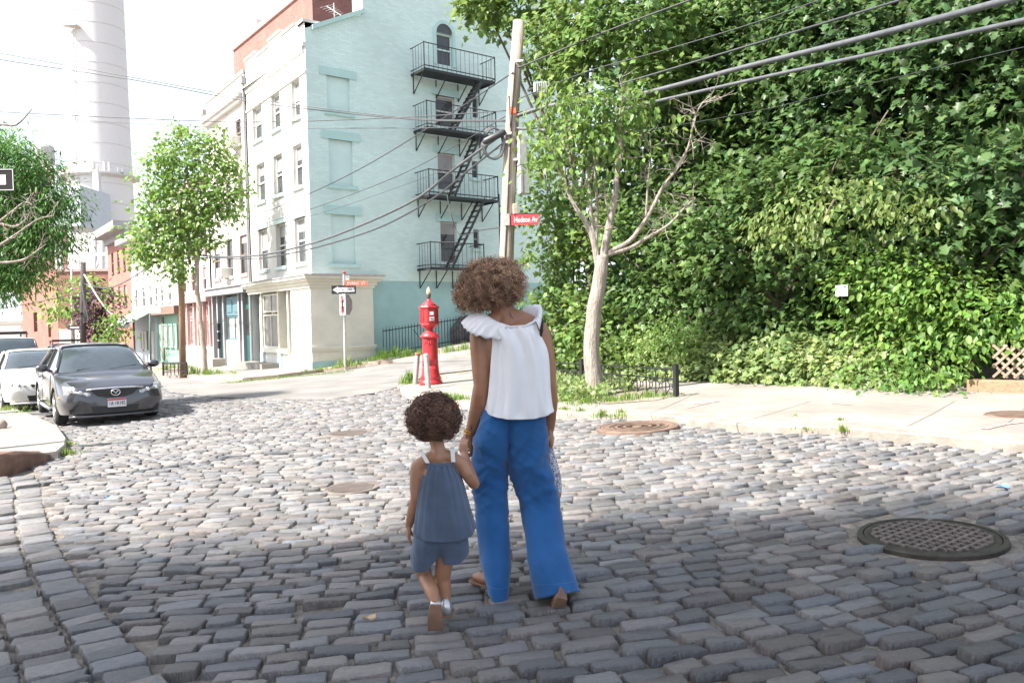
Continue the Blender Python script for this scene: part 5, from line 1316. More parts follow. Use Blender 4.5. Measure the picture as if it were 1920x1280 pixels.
    if k.get('emblem'):
        z = k['emblem']; m = MB(); m.tube([V((.075 * math.cos(t), -.05, z + .055 * math.sin(t))) for t in np.linspace(0, 2 * math.pi, 25)], .009, 6)
        m.tube([V((-.062, -.05, z + .026)), V((-.03, -.052, z + .02)), V((0, -.055, z - .02)), V((.03, -.052, z + .02)), V((.062, -.05, z + .026))], .009, 6); m.build('emblem', M_chrome, root, smooth=True)
    for s in (-.45, .12):
        m = MB(); c0 = cab(yc + .05, .03); m.tube([V((s, yc + .02, bh + .04)), V((s + .5, yc + .10, bh + .10))], .012, 4); m.build('wiper', M_plastic, root)
    if k.get('rack'):
        for s in (-1, 1):
            m = MB(); m.tube([V((s * .55, yr + .1, H)), V((s * .55, yr + .15, H + .14)), V((s * .55, ye - .1, H + .14)), V((s * .55, ye, H))], .025, 6); m.build('roof_rail', M_plastic, root)
        for y in np.linspace(yr + .2, ye - .15, k['rack']): m = MB(); m.tube([V((-.6, y, H + .13)), V((.6, y, H + .13))], .022, 6); m.build('cross_bar', M_plastic, root)
        m = MB(); m.box((0, yr + .18, H + .17), (1.15, .06, .07)); m.build('wind_deflector', M_plastic, root)
    # cabin inside: seats and wheel glimpsed through the glass are left to the dark glass
    return root
RZ = math.atan2(WF.y, WF.x) - math.pi / 2
def cpos(x, y, dz=0): return (x, y, gz(x, y) + dz)
sedan = dict(L=4.68, W=1.78, H=1.44, hood=.93, belt=.93, ys=(1.22, 2.02, 3.05, 3.95), wheels=(.93, 3.6, .315), pillars=(2.62,), lamp=(.40, .82, .60, .668, .086),
             grille=((-.40, .665), (.40, .665), (.30, .56), (.16, .52), (-.16, .52), (-.30, .56)), chrome=((-.47, .67), (-.3, .685), (0, .69), (.3, .685), (.47, .67)), plate='1A 1R182', plate_x=.02, plate_z=.415, emblem=.605, slats=3)
make_car('parked_car', 'dark grey four door sedan with front number plate parked at the front of the row', cpos(-7.25, 14.55, -.03), RZ, paint('gunmetal_paint', (.058, .058, .068), .45), sedan)
make_car('parked_car', 'white sedan parked directly behind the dark grey sedan', cpos(-11.05, 18.9), RZ, paint('white_car_paint', (.72, .71, .69)), dict(sedan, L=4.5, W=1.72, H=1.38, chrome=None, emblem=None, plate=None, grille=((-.32, .62), (.32, .62), (.30, .56), (-.30, .56)), lamp=(.42, .80, .60, .62, .06), mirror=M_plastic, slats=2))
make_car('parked_car', 'black off-road car with white roof and roof rack behind the white sedan', cpos(-15.0, 24.0), RZ, paint('black_car_paint', (.02, .02, .025)), dict(sedan, L=4.6, W=1.9, H=1.82, hood=1.12, belt=1.12, ys=(1.45, 1.85, 4.1, 4.5), wheels=(.95, 3.6, .38), chrome=None, emblem=None, plate=None, wT=.18, roofm=paint('white_roof_paint', (.75, .74, .72)), rack=5, pillars=(2.6, 3.4), cat='off-road car', lamp=(.5, .8, .80, .80, .09), grille=((-.42, .86), (.42, .86), (.42, .72), (-.42, .72))))
make_car('parked_car', 'dark car with black roof rack glimpsed far behind the grey sedan', cpos(-18.4, 33.6), RZ, paint('dark_car_paint', (.03, .03, .035), .3), dict(sedan, H=1.55, chrome=None, emblem=None, plate=None, rack=3))
# ================================================================== trees, hedge and small plants
def leaf_mat(nm, c, c2, isl=.45, trans=.4, rough=.42, sat=.022): return mat(nm, c, col2=c2, rough=rough, isl=isl, trans=trans, sat=sat, vs=.8, spec=.3)
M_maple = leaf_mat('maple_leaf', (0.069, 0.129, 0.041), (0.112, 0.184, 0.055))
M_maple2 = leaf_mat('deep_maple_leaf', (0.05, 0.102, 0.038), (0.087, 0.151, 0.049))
M_maple3 = leaf_mat('bright_maple_leaf', (0.092, 0.168, 0.044), (0.153, 0.229, 0.062))
M_yell = leaf_mat('yellow_green_leaf', (0.11, 0.168, 0.046), (0.158, 0.212, 0.066))
M_ivy = leaf_mat('ivy_leaf', (0.145, 0.218, 0.075), (0.232, 0.291, 0.118))
M_shrub = leaf_mat('shrub_leaf', (0.092, 0.184, 0.041), (0.145, 0.246, 0.055))
M_olive = leaf_mat('dry_green_leaf', (.105, .20, .048), (.175, .26, .07), isl=.5)
M_locust = leaf_mat('locust_leaf', (0.077, 0.179, 0.049), (0.119, 0.243, 0.063))
M_street = leaf_mat('street_tree_leaf', (0.111, 0.208, 0.049), (0.187, 0.288, 0.074), isl=.5)
M_purple = leaf_mat('purple_leaf', (0.059, 0.03, 0.043), (0.091, 0.048, 0.059))
M_grass = leaf_mat('grass_blade', (0.107, 0.198, 0.038), (0.193, 0.268, 0.064))
M_bark = mat('grey_bark', (.24, .19, .155), col2=(.36, .31, .27), rough=.95, vs=4, bump=1., bs=12, stretch=(5, 5, .9))
M_barkp = mat('pale_bark', (.19, .155, .125), col2=(.36, .325, .285), rough=.95, vs=5, bump=1.2, bs=14, stretch=(4, 4, .8))
M_barkd = mat('dark_bark', (.10, .08, .065), col2=(.16, .13, .11), rough=.95, vs=4, bump=1., bs=12)

def _tpl(kind):
    if kind == 'maple':
        o = [(0, 0), (-.06, .30), (.26, .26), (.30, .56), (.52, .30), (1., 0), (.52, -.30), (.30, -.56), (.26, -.26), (-.06, -.30)]
        v = [(a, b, -.28 * abs(b)) for a, b in o] + [(.30, 0, .02)]
        return np.array(v), np.array([(i, (i + 1) % 10, 10) for i in range(10)])
    if kind == 'oval':
        v = [(0, 0, 0), (.3, .27, .07), (.68, .22, .05), (1, 0, -.06), (.68, -.22, .05), (.3, -.27, .07)]
        return np.array(v), np.array([(0, 2, 1), (0, 3, 2), (0, 4, 3), (0, 5, 4)])
    if kind == 'narrow':
        v = [(0, 0, 0), (.45, .13, .02), (1, 0, -.05), (.45, -.13, .02)]
        return np.array(v), np.array([(0, 2, 1), (0, 3, 2)])
TPL = {k: _tpl(k) for k in ('maple', 'oval', 'narrow')}
def nrm(a): return a / (np.linalg.norm(a, axis=-1, keepdims=True) + 1e-9)
def leaves(name, parent, m, c, out, size, shape, g_, droop=.5, up=.6, rnd=.42, kind=None):
    n = len(c); dn = np.array([0, 0, -1.])
    t = nrm(out * .7 + dn * droop + g_.normal(size=(n, 3)) * rnd)
    nn = out * .55 - dn * up + g_.normal(size=(n, 3)) * rnd * .8
    nn = nrm(nn - t * (nn * t).sum(1, keepdims=True)); b = np.cross(nn, t)
    T, F = TPL[shape]; s = size[:, None, None]
    v = c[:, None] + s * (T[None, :, 0:1] * t[:, None] + T[None, :, 1:2] * b[:, None] + T[None, :, 2:3] * nn[:, None])
    f = (F[None] + (np.arange(n) * len(T))[:, None, None]).reshape(-1, 3)
    return npmesh(name, v.reshape(-1, 3), f, m, parent, kind)
def crown_pts(blobs, per_area, clump=12, crad=.24, seed=0, shell=.22, face=None, fmin=-.45):
    """leaf points gathered in clumps through the outer part of each lobe"""
    g_ = np.random.default_rng(seed); C_, O_ = [], []
    for (c, r) in blobs:
        c = np.array(c); r = np.array(r if hasattr(r, '__len__') else (r, r, r)); nc = max(3, int(per_area * 12.6 * (r ** 2).mean() / clump))
        d = nrm(g_.normal(size=(nc * 3, 3)))
        if face is not None: d = d[(d @ np.array(face)) > fmin]
        d = d[:nc]; rr = 1 - np.abs(g_.normal(size=len(d))) * shell
        rr += .16 * np.array([mnoise.noise(V(x * 2.1 + c)) for x in d])
        p = c + d * r * rr[:, None]
        q = np.repeat(p, clump, 0); o = np.repeat(d, clump, 0); k = g_.normal(size=q.shape) * crad * np.array([1, 1, .62])
        q = q + k; C_.append(q); O_.append(nrm(o + k * .9))
    return np.concatenate(C_), np.concatenate(O_), g_
def limb(mb, pts, r0, r1, n=7):
    pts = [V(p) for p in pts]; P_ = []
    for i in range(len(pts) - 1):
        p0, p1, p2, p3 = pts[max(i - 1, 0)], pts[i], pts[i + 1], pts[min(i + 2, len(pts) - 1)]
        for j in range(4):
            t = j / 4; P_.append(.5 * ((2 * p1) + (p2 - p0) * t + (2 * p0 - 5 * p1 + 4 * p2 - p3) * t * t + (3 * p1 - p0 - 3 * p2 + p3) * t ** 3))
    P_.append(pts[-1]); k = len(P_)
    for i in range(1, k - 1): P_[i] = P_[i] + V((mnoise.noise(P_[i] * 2.3), mnoise.noise(P_[i] * 2.3 + V((9, 0, 0))), 0)) * min(.05, r0 * .5)
    mb.tube(P_, [r0 + (r1 - r0) * i / (k - 1) for i in range(k)], n); return P_
def twigs(mb, base, n, L0, seed, r=.008, up=.4):
    q = random.Random(seed)
    for _ in range(n):
        i = q.randrange(len(base) // 3, len(base)); p = base[i]; d = V((q.gauss(0, 1), q.gauss(0, .7), q.gauss(up, .6))).normalized(); L1 = L0 * q.uniform(.5, 1.2); pts = [p]
        for k in range(3): d = (d + V((q.gauss(0, .3), q.gauss(0, .3), q.gauss(.05, .25)))).normalized(); p = p + d * L1 / 3; pts.append(p)
        mb.tube(pts, [r, r * .8, r * .6, r * .3], 4, cap=False)
        for k in (1, 2):
            d2 = (d + V((q.gauss(0, .8), q.gauss(0, .5), q.gauss(0, .6)))).normalized(); mb.tube([pts[k], pts[k] + d2 * L1 * .22, pts[k] + d2 * L1 * .4 + V((0, 0, q.gauss(0, .04)))], [r * .6, r * .45, r * .25], 4, cap=False)

FHC = V((3.25, 14.4, 0))
def hp(px, py, d=0.):
    c = FHC + UF * d; s, z = onplane(px, py, c, WF); q = c + WF * s; return V((q.x, q.y, z))
def HB(l, d=1.0, squash=(1, 1, .85)):
    out = []
    for (px, py, r, *e) in l:
        p = hp(px, py, d + (e[0] if e else 0)); rr = r * p.y / 1500; out.append((tuple(p), tuple(rr * k for k in squash)))
    return out
def PB(l, Y, squash=(1, 1, .85)):
    out = []
    for (px, py, r, *e) in l:
        yy = Y + (e[0] if e else 0); p = P(px, py, yy); rr = r * yy / 1500; out.append((tuple(p), tuple(rr * k for k in squash)))
    return out
TOCAM = nrm(np.array([-.45, -.85, .25]))
def hedge_tree(name, label, cat, blobs, m, shape, size, per, seed, base=None, bark=M_barkd, clump=12, crad=.24, droop=.5, trunk_r=.11, group=None, limbs=True):
    t = thing(name, label, cat, group=group)
    c, o, g_ = crown_pts(blobs, per, clump, crad, seed, face=TOCAM)
    ok = np.array([mnoise.noise(V(q) * (1.15 if crad > .2 else 2.2) + V((seed * 3.1, 0, 0))) for q in c]) > g_.normal(-.27, .07, len(c)) - (.2 if crad < .2 else 0); ok &= c[:, 2] > GZ(c[:, 0], c[:, 1]) + .05
    c, o = c[ok], o[ok]
    leaves('crown', t, m, c, o, size * g_.uniform(.65, 1.25, len(c)), shape, g_, droop=droop)
    if limbs:
        ctr = sum((V(b[0]) for b in blobs), V()) / len(blobs)
        b0 = V((base[0], base[1], 0)) if base else V((ctr.x, ctr.y, 0)); b0.z = gz(b0.x, b0.y) - .1
        mb = MB(); fork = b0.lerp(V((ctr.x, ctr.y, ctr.z)), .45); run = limb(mb, [b0, b0.lerp(fork, .5) + V((.08, 0, 0)), fork], trunk_r, trunk_r * .7)
        for b in blobs[:7]: e = V(b[0]); limb(mb, [fork, fork.lerp(e, .5) + V((0, 0, .15)), e.lerp(fork, -.25)], trunk_r * .5, .012, 6)
        mb.build('trunk', bark, t, smooth=True)
    return t
G_ = 'trees crowding behind the pavement'
hedge_tree('maple_tree', 'tall maple behind the utility pole with leaves hanging at the top of the picture', 'tree', PB([(905, 5, 45), (940, 30, 42), (925, -40, 60), (1010, -30, 70), (1050, 70, 62, -1), (1110, 20, 90, -2), (1190, 50, 100, -3), (1130, 120, 80, -2), (1065, 150, 48), (1210, 150, 70, -3), (1020, 110, 28)], 19.5), M_maple3, 'maple', .16, 105, 1, base=(2.2, 20.5), group=G_)
hedge_tree('maple_tree', 'broad maple rising between the street tree and the hedge gap, high above the ivy', 'tree', HB([(1290, 40, 120), (1400, 20, 130), (1350, 160, 110), (1480, 120, 110), (1270, 220, 80), (1400, 260, 100), (1300, 330, 80)], 2.6), M_maple, 'maple', .15, 78, 2, clump=20, crad=.30, group=G_)
hedge_tree('maple_tree', 'dark leaved maple filling the upper right corner behind the thick cables', 'tree', HB([(1560, 40, 120), (1690, 30, 130), (1830, 30, 140), (1950, 60, 120), (1620, 170, 110), (1760, 180, 120), (1900, 220, 110), (1540, 240, 80)], 2.3), M_maple2, 'maple', .15, 85, 3, clump=20, crad=.30, group=G_)
hedge_tree('maple_tree', 'maple with drooping leaf sprays in the middle of the green wall', 'tree', HB([(1340, 400, 95), (1450, 370, 95), (1560, 330, 95), (1500, 470, 80), (1390, 500, 90), (1280, 460, 75), (1620, 290, 60), (1590, 490, 60)], 1.4), M_maple, 'maple', .145, 90, 4, clump=20, crad=.27, group=G_)
hedge_tree('maple_tree', 'maple with large glossy leaves at the right edge above the bright shrub', 'tree', HB([(1720, 330, 80), (1840, 350, 95), (1920, 330, 90), (1790, 450, 80), (1890, 470, 95), (1700, 440, 60)], 1.2), M_maple2, 'maple', .155, 88, 5, clump=20, crad=.28, group=G_)
hedge_tree('maple_tree', 'low maple leaning over the ivy hedge right of the street tree trunk', 'tree', HB([(1190, 500, 70), (1250, 560, 75), (1190, 600, 60), (1340, 590, 70), (1440, 590, 70), (1520, 610, 55), (1240, 410, 55)], 1.3), M_maple, 'maple', .13, 105, 6, clump=18, crad=.24, group=G_)
hedge_tree('yellow_shrub', 'yellow green bush arching out of the green wall with drooping pale leaves', 'shrub', HB([(1480, 410, 40), (1540, 395, 50), (1610, 385, 52), (1680, 395, 46), (1560, 430, 40), (1740, 400, 30), (1450, 440, 26)], .1), M_yell, 'oval', .11, 170, 7, droop=1.1, limbs=False)
hedge_tree('vine_thicket', 'light green vine thicket climbing beside the mint house behind the woman', 'vine', PB([(1020, 300, 42, 1), (1030, 380, 50), (1075, 430, 60), (1035, 480, 45), (1085, 520, 62), (1040, 580, 50), (1100, 610, 62, -1), (1060, 650, 40, -1), (1150, 640, 50, -1.5), (1150, 430, 60, -1), (1010, 520, 26), (1020, 640, 36)], 18.0), M_maple3, 'maple', .13, 120, 8, base=(1.6, 19), trunk_r=.05)
hedge_tree('leafy_shrub', 'bright green broad shrub below the maple at the right edge above the lattice', 'shrub', HB([(1640, 540, 70), (1720, 520, 70), (1700, 600, 75), (1790, 570, 75), (1860, 600, 75), (1820, 650, 60), (1930, 600, 70), (1900, 660, 40), (1620, 630, 50), (1740, 660, 60)], .8), M_shrub, 'oval', .115, 190, 9, droop=.6, trunk_r=.05)
hedge_tree('sumac_shrub', 'low feathery shrub spilling onto the pavement left of the timber edging', 'shrub', HB([(1700, 700, 42), (1750, 712, 38), (1660, 700, 34), (1780, 690, 34), (1720, 730, 22), (1610, 705, 30)], .0), M_shrub, 'oval', .10, 240, 10, droop=.7, limbs=False)
# low ivy hedge along the back of the pavement
iv = []
for px in range(1030, 1660, 26):
    f = (px - 1030) / 630; yb = 706 + f * 32
    iv.append((px, yb - 14, 20 + 12 * f, .25)); iv.append((px + 10, yb - 36 - 8 * f, 22 + 14 * f, .45)); 
    if px > 1200 or px % 52 < 26: iv.append((px + 4, yb - 62 - 14 * f, 24 + 14 * f, .7))
hedge_tree('ivy_hedge', 'low ivy covered hedge along the back of the right pavement', 'hedge', HB(iv, -.05), M_ivy, 'maple', .105, 190, 11, droop=.9, limbs=False, crad=.12)
hedge_tree('leafy_bush', 'small olive bush above the ivy hedge just right of the street tree trunk', 'bush', HB([(1240, 640, 36), (1265, 615, 34), (1215, 665, 28), (1290, 650, 28)], .1), M_olive, 'oval', .07, 260, 12, limbs=False, crad=.14)
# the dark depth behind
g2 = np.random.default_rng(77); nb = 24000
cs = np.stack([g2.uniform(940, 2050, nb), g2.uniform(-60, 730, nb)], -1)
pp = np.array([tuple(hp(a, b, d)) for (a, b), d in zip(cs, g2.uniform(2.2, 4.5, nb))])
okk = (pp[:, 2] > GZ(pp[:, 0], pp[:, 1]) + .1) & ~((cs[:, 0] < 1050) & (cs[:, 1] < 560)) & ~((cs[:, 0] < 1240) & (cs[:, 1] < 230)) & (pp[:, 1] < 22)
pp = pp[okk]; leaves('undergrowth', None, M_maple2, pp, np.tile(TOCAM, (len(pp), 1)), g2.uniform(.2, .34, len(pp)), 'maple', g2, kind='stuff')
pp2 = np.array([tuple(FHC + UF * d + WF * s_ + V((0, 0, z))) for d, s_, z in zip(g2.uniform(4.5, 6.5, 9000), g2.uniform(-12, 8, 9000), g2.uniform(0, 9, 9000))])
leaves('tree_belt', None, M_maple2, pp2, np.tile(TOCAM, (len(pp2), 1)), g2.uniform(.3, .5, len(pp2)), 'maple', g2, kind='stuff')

# ------------------------------------------------------------------ street tree on the right
YT = 13.1
tt = lambda px, py, dy=0.: P(px, py, YT + dy)
t = thing('street_tree', 'pale trunked street tree with several limbs in the railed bed behind the woman', 'tree'); mb = MB()
limb(mb, [tt(1114, 756), tt(1113, 735), tt(1112, 690), tt(1109, 640), tt(1117, 570), tt(1125, 510), tt(1128, 480)], .155, .105, 12)
mb.tube([tt(1115, 760), tt(1114, 742), tt(1113, 722)], [.22, .18, .15], 12)
for a in range(5): th = a * 1.26 + .3; e = tt(1114, 752) + V((.28 * math.cos(th), .28 * math.sin(th), -.06)); mb.tube([tt(1113, 728), tt(1114, 744) + V((.16 * math.cos(th), .16 * math.sin(th), 0)), e], [.06, .055, .03], 7)
mb.build('trunk', M_barkp, t, smooth=True)
runs = []
for pts, r0, r1 in (([(1128, 500), (1138, 440), (1150, 385), (1160, 310), (1163, 240), (1166, 190)], .10, .03), ([(1122, 505), (1112, 450), (1100, 420), (1078, 385), (1062, 345), (1058, 290)], .085, .022), ([(1114, 450), (1107, 390), (1104, 330), (1096, 270)], .05, .02), ([(1116, 470), (1119, 400), (1116, 330), (1112, 270)], .045, .018),
                    ([(1136, 478), (1180, 465), (1215, 445), (1255, 420), (1282, 392), (1304, 372)], .055, .014), ([(1138, 474), (1180, 452), (1212, 410), (1240, 355), (1268, 318), (1290, 275), (1306, 215), (1320, 190)], .06, .012), ([(1211, 410), (1214, 350), (1220, 290), (1218, 250)], .028, .01), ([(1144, 420), (1136, 380), (1132, 340)], .03, .015)):
    m = MB(); runs.append(limb(m, [tt(*q) for q in pts], r0 * .72, r1 * .75, 8)); m.build('limb', M_barkp, t, smooth=True)
m = MB()
for i, (k, L0) in enumerate(((20, .5), (12, .45), (8, .4), (8, .4), (16, .55), (34, .5), (14, .45), (4, .3))): twigs(m, runs[i], k, L0, 40 + i, .009)
m.build('twigs', M_barkp, t)
bl = PB([(1010, 235, 26), (1040, 200, 30), (1075, 225, 34), (1110, 200, 36), (1150, 195, 34), (1180, 220, 30), (1060, 270, 34), (1110, 265, 34), (1150, 275, 28), (1030, 300, 22), (1090, 320, 24), (1200, 180, 22), (1215, 260, 22), (1000, 265, 16), (1180, 300, 18), (1130, 340, 18), (1050, 345, 14), (1230, 300, 18), (1260, 230, 16), (1090, 170, 28), (1000, 320, 16), (1150, 240, 30)], YT, (1.15, 1, .7))
c, o, g_ = crown_pts(bl, 135, 7, .2, 21, shell=.55); leaves('crown', t, M_olive, c, o, .12 * g_.uniform(.6, 1.25, len(c)), 'oval', g_, droop=.9)
# soil and ground cover of the tree bed
bed = [g(1035, 742, .09), g(1070, 752, .09), g(1140, 757, .09), g(1230, 750, .09), g(1272, 740, .09), g(1245, 728, .09), g(1150, 716, .09), g(1045, 712, .09)]
land('soil', bed, .093, M_earth)
def scatter(px0, px1, py0, py1, n, off, seed, poly=None):
    q = np.random.default_rng(seed); return [g(a, b, off) for a, b in zip(q.uniform(px0, px1, n), q.uniform(py0, py1, n))]
ps = [p for p in scatter(1040, 1135, 716, 752, 800, .09, 31)] + scatter(1130, 1190, 722, 745, 120, .09, 32); q = np.random.default_rng(5)
pc = np.array([(a, b, gz(a, b) + .11 + q.uniform(0, .16)) for a, b in ps]); leaves('ground_cover', None, M_ivy, pc, np.tile([0, 0, 1.], (len(pc), 1)) + q.normal(size=(len(pc), 3)) * .6, q.uniform(.06, .12, len(pc)), 'maple', q, droop=.1, kind='stuff')
# ------------------------------------------------------------------ trees on the left
def left_tree(name, label, blobs, m, shape, size, per, seed, trunk, bark=M_bark, clump=12, crad=.24, droop=.5, cat='tree', group=None, shell=.3):
    t = thing(name, label, cat, group=group); c, o, g_ = crown_pts(blobs, per, clump, crad, seed, shell=shell)
    leaves('crown', t, m, c, o, size * g_.uniform(.6, 1.3, len(c)), shape, g_, droop=droop)
    mb = MB(); run = limb(mb, trunk[0], trunk[1], trunk[2], 9); mb.build('trunk', bark, t, smooth=True)
    f = run[int(len(run) * .55)]; m2 = MB()
    for i, b in enumerate(blobs): e = V(b[0]); s_ = run[min(len(run) - 1, int(len(run) * (.45 + .5 * i / len(blobs))))]; limb(m2, [s_, s_.lerp(e, .5) + V((0, 0, .1)), e], trunk[2] * .8, .012, 5)
    m2.build('branches', bark, t, smooth=True); return t
left_tree('locust_tree', 'feathery dark green tree hanging in from the left edge beside the chimney', PB([(5, 270, 45), (50, 300, 40), (20, 340, 60), (75, 345, 45), (40, 400, 60), (105, 380, 36), (130, 384, 22), (90, 425, 45), (20, 460, 55), (75, 465, 42), (110, 450, 28), (20, 510, 48), (60, 520, 34), (25, 545, 30), (-50, 300, 90), (-60, 420, 100), (-60, 520, 80)], 17, (1.15, 1, .75)), M_locust, 'narrow', .13, 330, 51, ([P(-110, 760, 17), P(-105, 620, 17), P(-90, 500, 17), P(-60, 380, 17), P(-20, 290, 17)], .2, .05), crad=.2, clump=16, droop=.75)
t = thing('bare_tree', 'leafless pale branches reaching in from the left edge before the dark green tree', 'tree'); mb = MB(); Yb = 10.5
b0 = [P(-220, 900, Yb), P(-200, 650, Yb), P(-150, 520, Yb), P(-80, 480, Yb)]; limb(mb, b0, .12, .05); mb.build('trunk', M_barkp, t, smooth=True); m = MB(); rr = []
for pts in ([(-80, 480), (-20, 470), (30, 440), (70, 412), (100, 405)], [(-80, 480), (-10, 492), (40, 488), (70, 470), (86, 458)], [(-90, 478), (-20, 430), (20, 400), (45, 380), (62, 385)], [(-20, 430), (0, 420), (30, 425), (52, 408)], [(-60, 300), (-10, 238), (30, 235), (60, 205)]): rr.append(limb(m, [P(a, b, Yb) for a, b in pts], .026, .006, 6))
for i, r_ in enumerate(rr[:4]): twigs(m, r_, 9, .28, 60 + i, .006)
m.build('branches', M_barkp, t, smooth=True)
YS = 30.0
st_ = lambda px, py: P(px, py, YS)
left_tree('street_tree', 'slender leafy street tree on the far pavement in front of the white houses', PB([(345, 262, 32), (395, 270, 36), (310, 300, 36), (360, 310, 46), (420, 310, 34), (300, 350, 40), (350, 365, 46), (400, 360, 44), (445, 365, 26), (285, 395, 36), (335, 410, 44), (385, 410, 34), (430, 395, 24), (275, 435, 36), (320, 455, 40), (365, 450, 30), (285, 475, 34), (330, 495, 30), (262, 478, 20), (400, 460, 20), (315, 515, 14)], YS, (1, 1, .8)), M_street, 'maple', .155, 62, 52, ([st_(384, 700), st_(380, 640), st_(372, 560), st_(369, 500), st_(366, 440), st_(358, 370), st_(350, 310)], .115, .04), bark=M_bark, crad=.26, clump=14, shell=.38)
left_tree('small_tree', 'small light green tree before the brick warehouse beside the dark pole', PB([(150, 540, 24), (125, 565, 28), (105, 578, 18), (150, 575, 26), (175, 545, 22), (195, 540, 20), (115, 595, 14)], 50), M_street, 'oval', .32, 16, 53, ([P(137, 655, 50), P(138, 610, 50), P(140, 560, 50)], .12, .05), crad=.4)
left_tree('purple_tree', 'purple leaved small tree between the dark pole and the red brick house', PB([(175, 570, 26), (195, 560, 26), (180, 600, 28), (205, 590, 22), (185, 625, 24), (165, 595, 18), (200, 618, 18)], 48), M_purple, 'oval', .30, 18, 54, ([P(176, 662, 48), P(178, 620, 48), P(182, 580, 48)], .12, .05), bark=M_barkd, crad=.35)
left_tree('green_bush', 'bright green climbing bush against the red brick house', PB([(218, 560, 14), (222, 590, 18), (212, 610, 18), (225, 622, 16), (205, 640, 22), (225, 645, 18), (195, 650, 16)], 46), M_shrub, 'oval', .26, 22, 55, ([P(215, 668, 46), P(216, 640, 46), P(219, 590, 46)], .06, .03), crad=.3, cat='bush')
# ------------------------------------------------------------------ grass and weeds
B_, O2 = [], []
def tuft(px, py, off, n, r, h, seed):
    q = np.random.default_rng(seed); c = G(px, py, off)
    for _ in range(n):
        a = q.uniform(0, 6.28); d = abs(q.normal()) * r; x, y = c.x + d * math.cos(a), c.y + d * math.sin(a); B_.append((x, y, gz(x, y) + off, h * q.uniform(.4, 1.2) * max(.35, 1 - d / (2.6 * r)), q.uniform(0, 6.28), q.uniform(.1, .6)))
k = 0
for (px, py, off, n, r, h) in ((648, 686, .12, 260, .34, .38), (628, 690, .12, 120, .3, .16), (672, 683, .12, 120, .35, .18), (700, 676, .12, 120, .3, .2), (718, 672, .12, 260, .4, .42), (740, 669, .12, 260, .4, .45), (765, 667, .12, 160, .4, .35), (790, 664, .12, 120, .4, .3), (838, 660, .12, 160, .5, .3), (870, 655, .12, 160, .5, .3), (600, 692, .12, 90, .3, .12), (575, 696, .12, 60, .3, .1), (390, 702, .12, 140, .4, .3), (362, 700, .12, 160, .35, .4), (440, 700, .12, 60, .3, .15), (410, 700, .12, 80, .3, .2),
    (768, 718, .1, 240, .16, .34), (812, 712, .1, 80, .15, .22), (835, 744, .1, 200, .22, .10), (860, 747, .1, 160, .22, .1), (815, 741, .1, 80, .15, .1), (1130, 778, .05, 120, .14, .09), (1165, 778, .05, 120, .12, .10), (1090, 772, .07, 90, .14, .07), (1060, 770, .07, 90, .14, .07), (1215, 744, .09, 130, .22, .12), (1245, 742, .09, 90, .2, .08), (1180, 748, .09, 140, .25, .12), (1150, 752, .09, 120, .2, .1), (1060, 750, .09, 260, .3, .12), (1100, 754, .09, 220, .3, .1), (1575, 790, .07, 50, .06, .06), (1578, 806, .06, 50, .06, .07), (1510, 803, .06, 30, .1, .04), (1490, 781, .07, 30, .12, .05),
    (112, 851, .02, 200, .16, .10), (120, 835, .02, 120, .12, .1), (12, 768, .11, 160, .4, .12), (40, 772, .11, 60, .3, .06), (245, 712, .0, 60, .3, .08), (160, 640, .1, 60, .5, .3), (325, 690, .12, 150, .4, .3), (312, 692, .12, 120, .3, .3), (350, 690, .12, 120, .3, .25)):
    k += 1; tuft(px, py, off, n, r, h, 300 + k)
# thin grass line along the far kerb
for i in range(60): f = i / 60; tuft(430 + 230 * f, 716 - 22 * f + 2, .0, 14, .2, .10, 500 + i)
Bv = np.array(B_); n = len(Bv); ca, sa = np.cos(Bv[:, 4]), np.sin(Bv[:, 4]); h = Bv[:, 3]; ln = Bv[:, 5] * h; wd = .006 + .014 * h
vs = np.stack([np.stack([Bv[:, 0] - sa * wd, Bv[:, 1] + ca * wd, Bv[:, 2] - .01], -1), np.stack([Bv[:, 0] + sa * wd, Bv[:, 1] - ca * wd, Bv[:, 2] - .01], -1), np.stack([Bv[:, 0] + ca * ln * .4 + sa * wd * .7, Bv[:, 1] + sa * ln * .4 - ca * wd * .7, Bv[:, 2] + h * .6], -1), np.stack([Bv[:, 0] + ca * ln * .4 - sa * wd * .7, Bv[:, 1] + sa * ln * .4 + ca * wd * .7, Bv[:, 2] + h * .6], -1), np.stack([Bv[:, 0] + ca * ln, Bv[:, 1] + sa * ln, Bv[:, 2] + h], -1)], 1).reshape(-1, 3)
b_ = (np.arange(n) * 5)[:, None]; npmesh('grass', vs, np.concatenate([b_ + np.array([[0, 1, 2]]), b_ + np.array([[0, 2, 3]]), b_ + np.array([[3, 2, 4]])]), M_grass, kind='stuff')

# unseen tree, added beside the viewpoint to break the shade edge on the cobbles
left_tree('street_tree', 'unseen leafy tree added beside the viewpoint to dapple the edge of the shade', [((-12.5 + 1.55 * i, .45 + .3 * math.sin(i * 2.1), 9.3 + .3 * math.cos(i * 1.7)), (1.1, .7, .7)) for i in range(8)] + [((-12.2 + 1.5 * i, 1.1 + .25 * math.sin(i * 3.1), 9.9), (.55, .5, .45)) for i in range(8)], M_street, 'maple', .2, 17, 91, ([V((-9.5, .2, -.5)), V((-9.3, .4, 4)), V((-8, 1.0, 9))], .2, .08), clump=8, crad=.42)
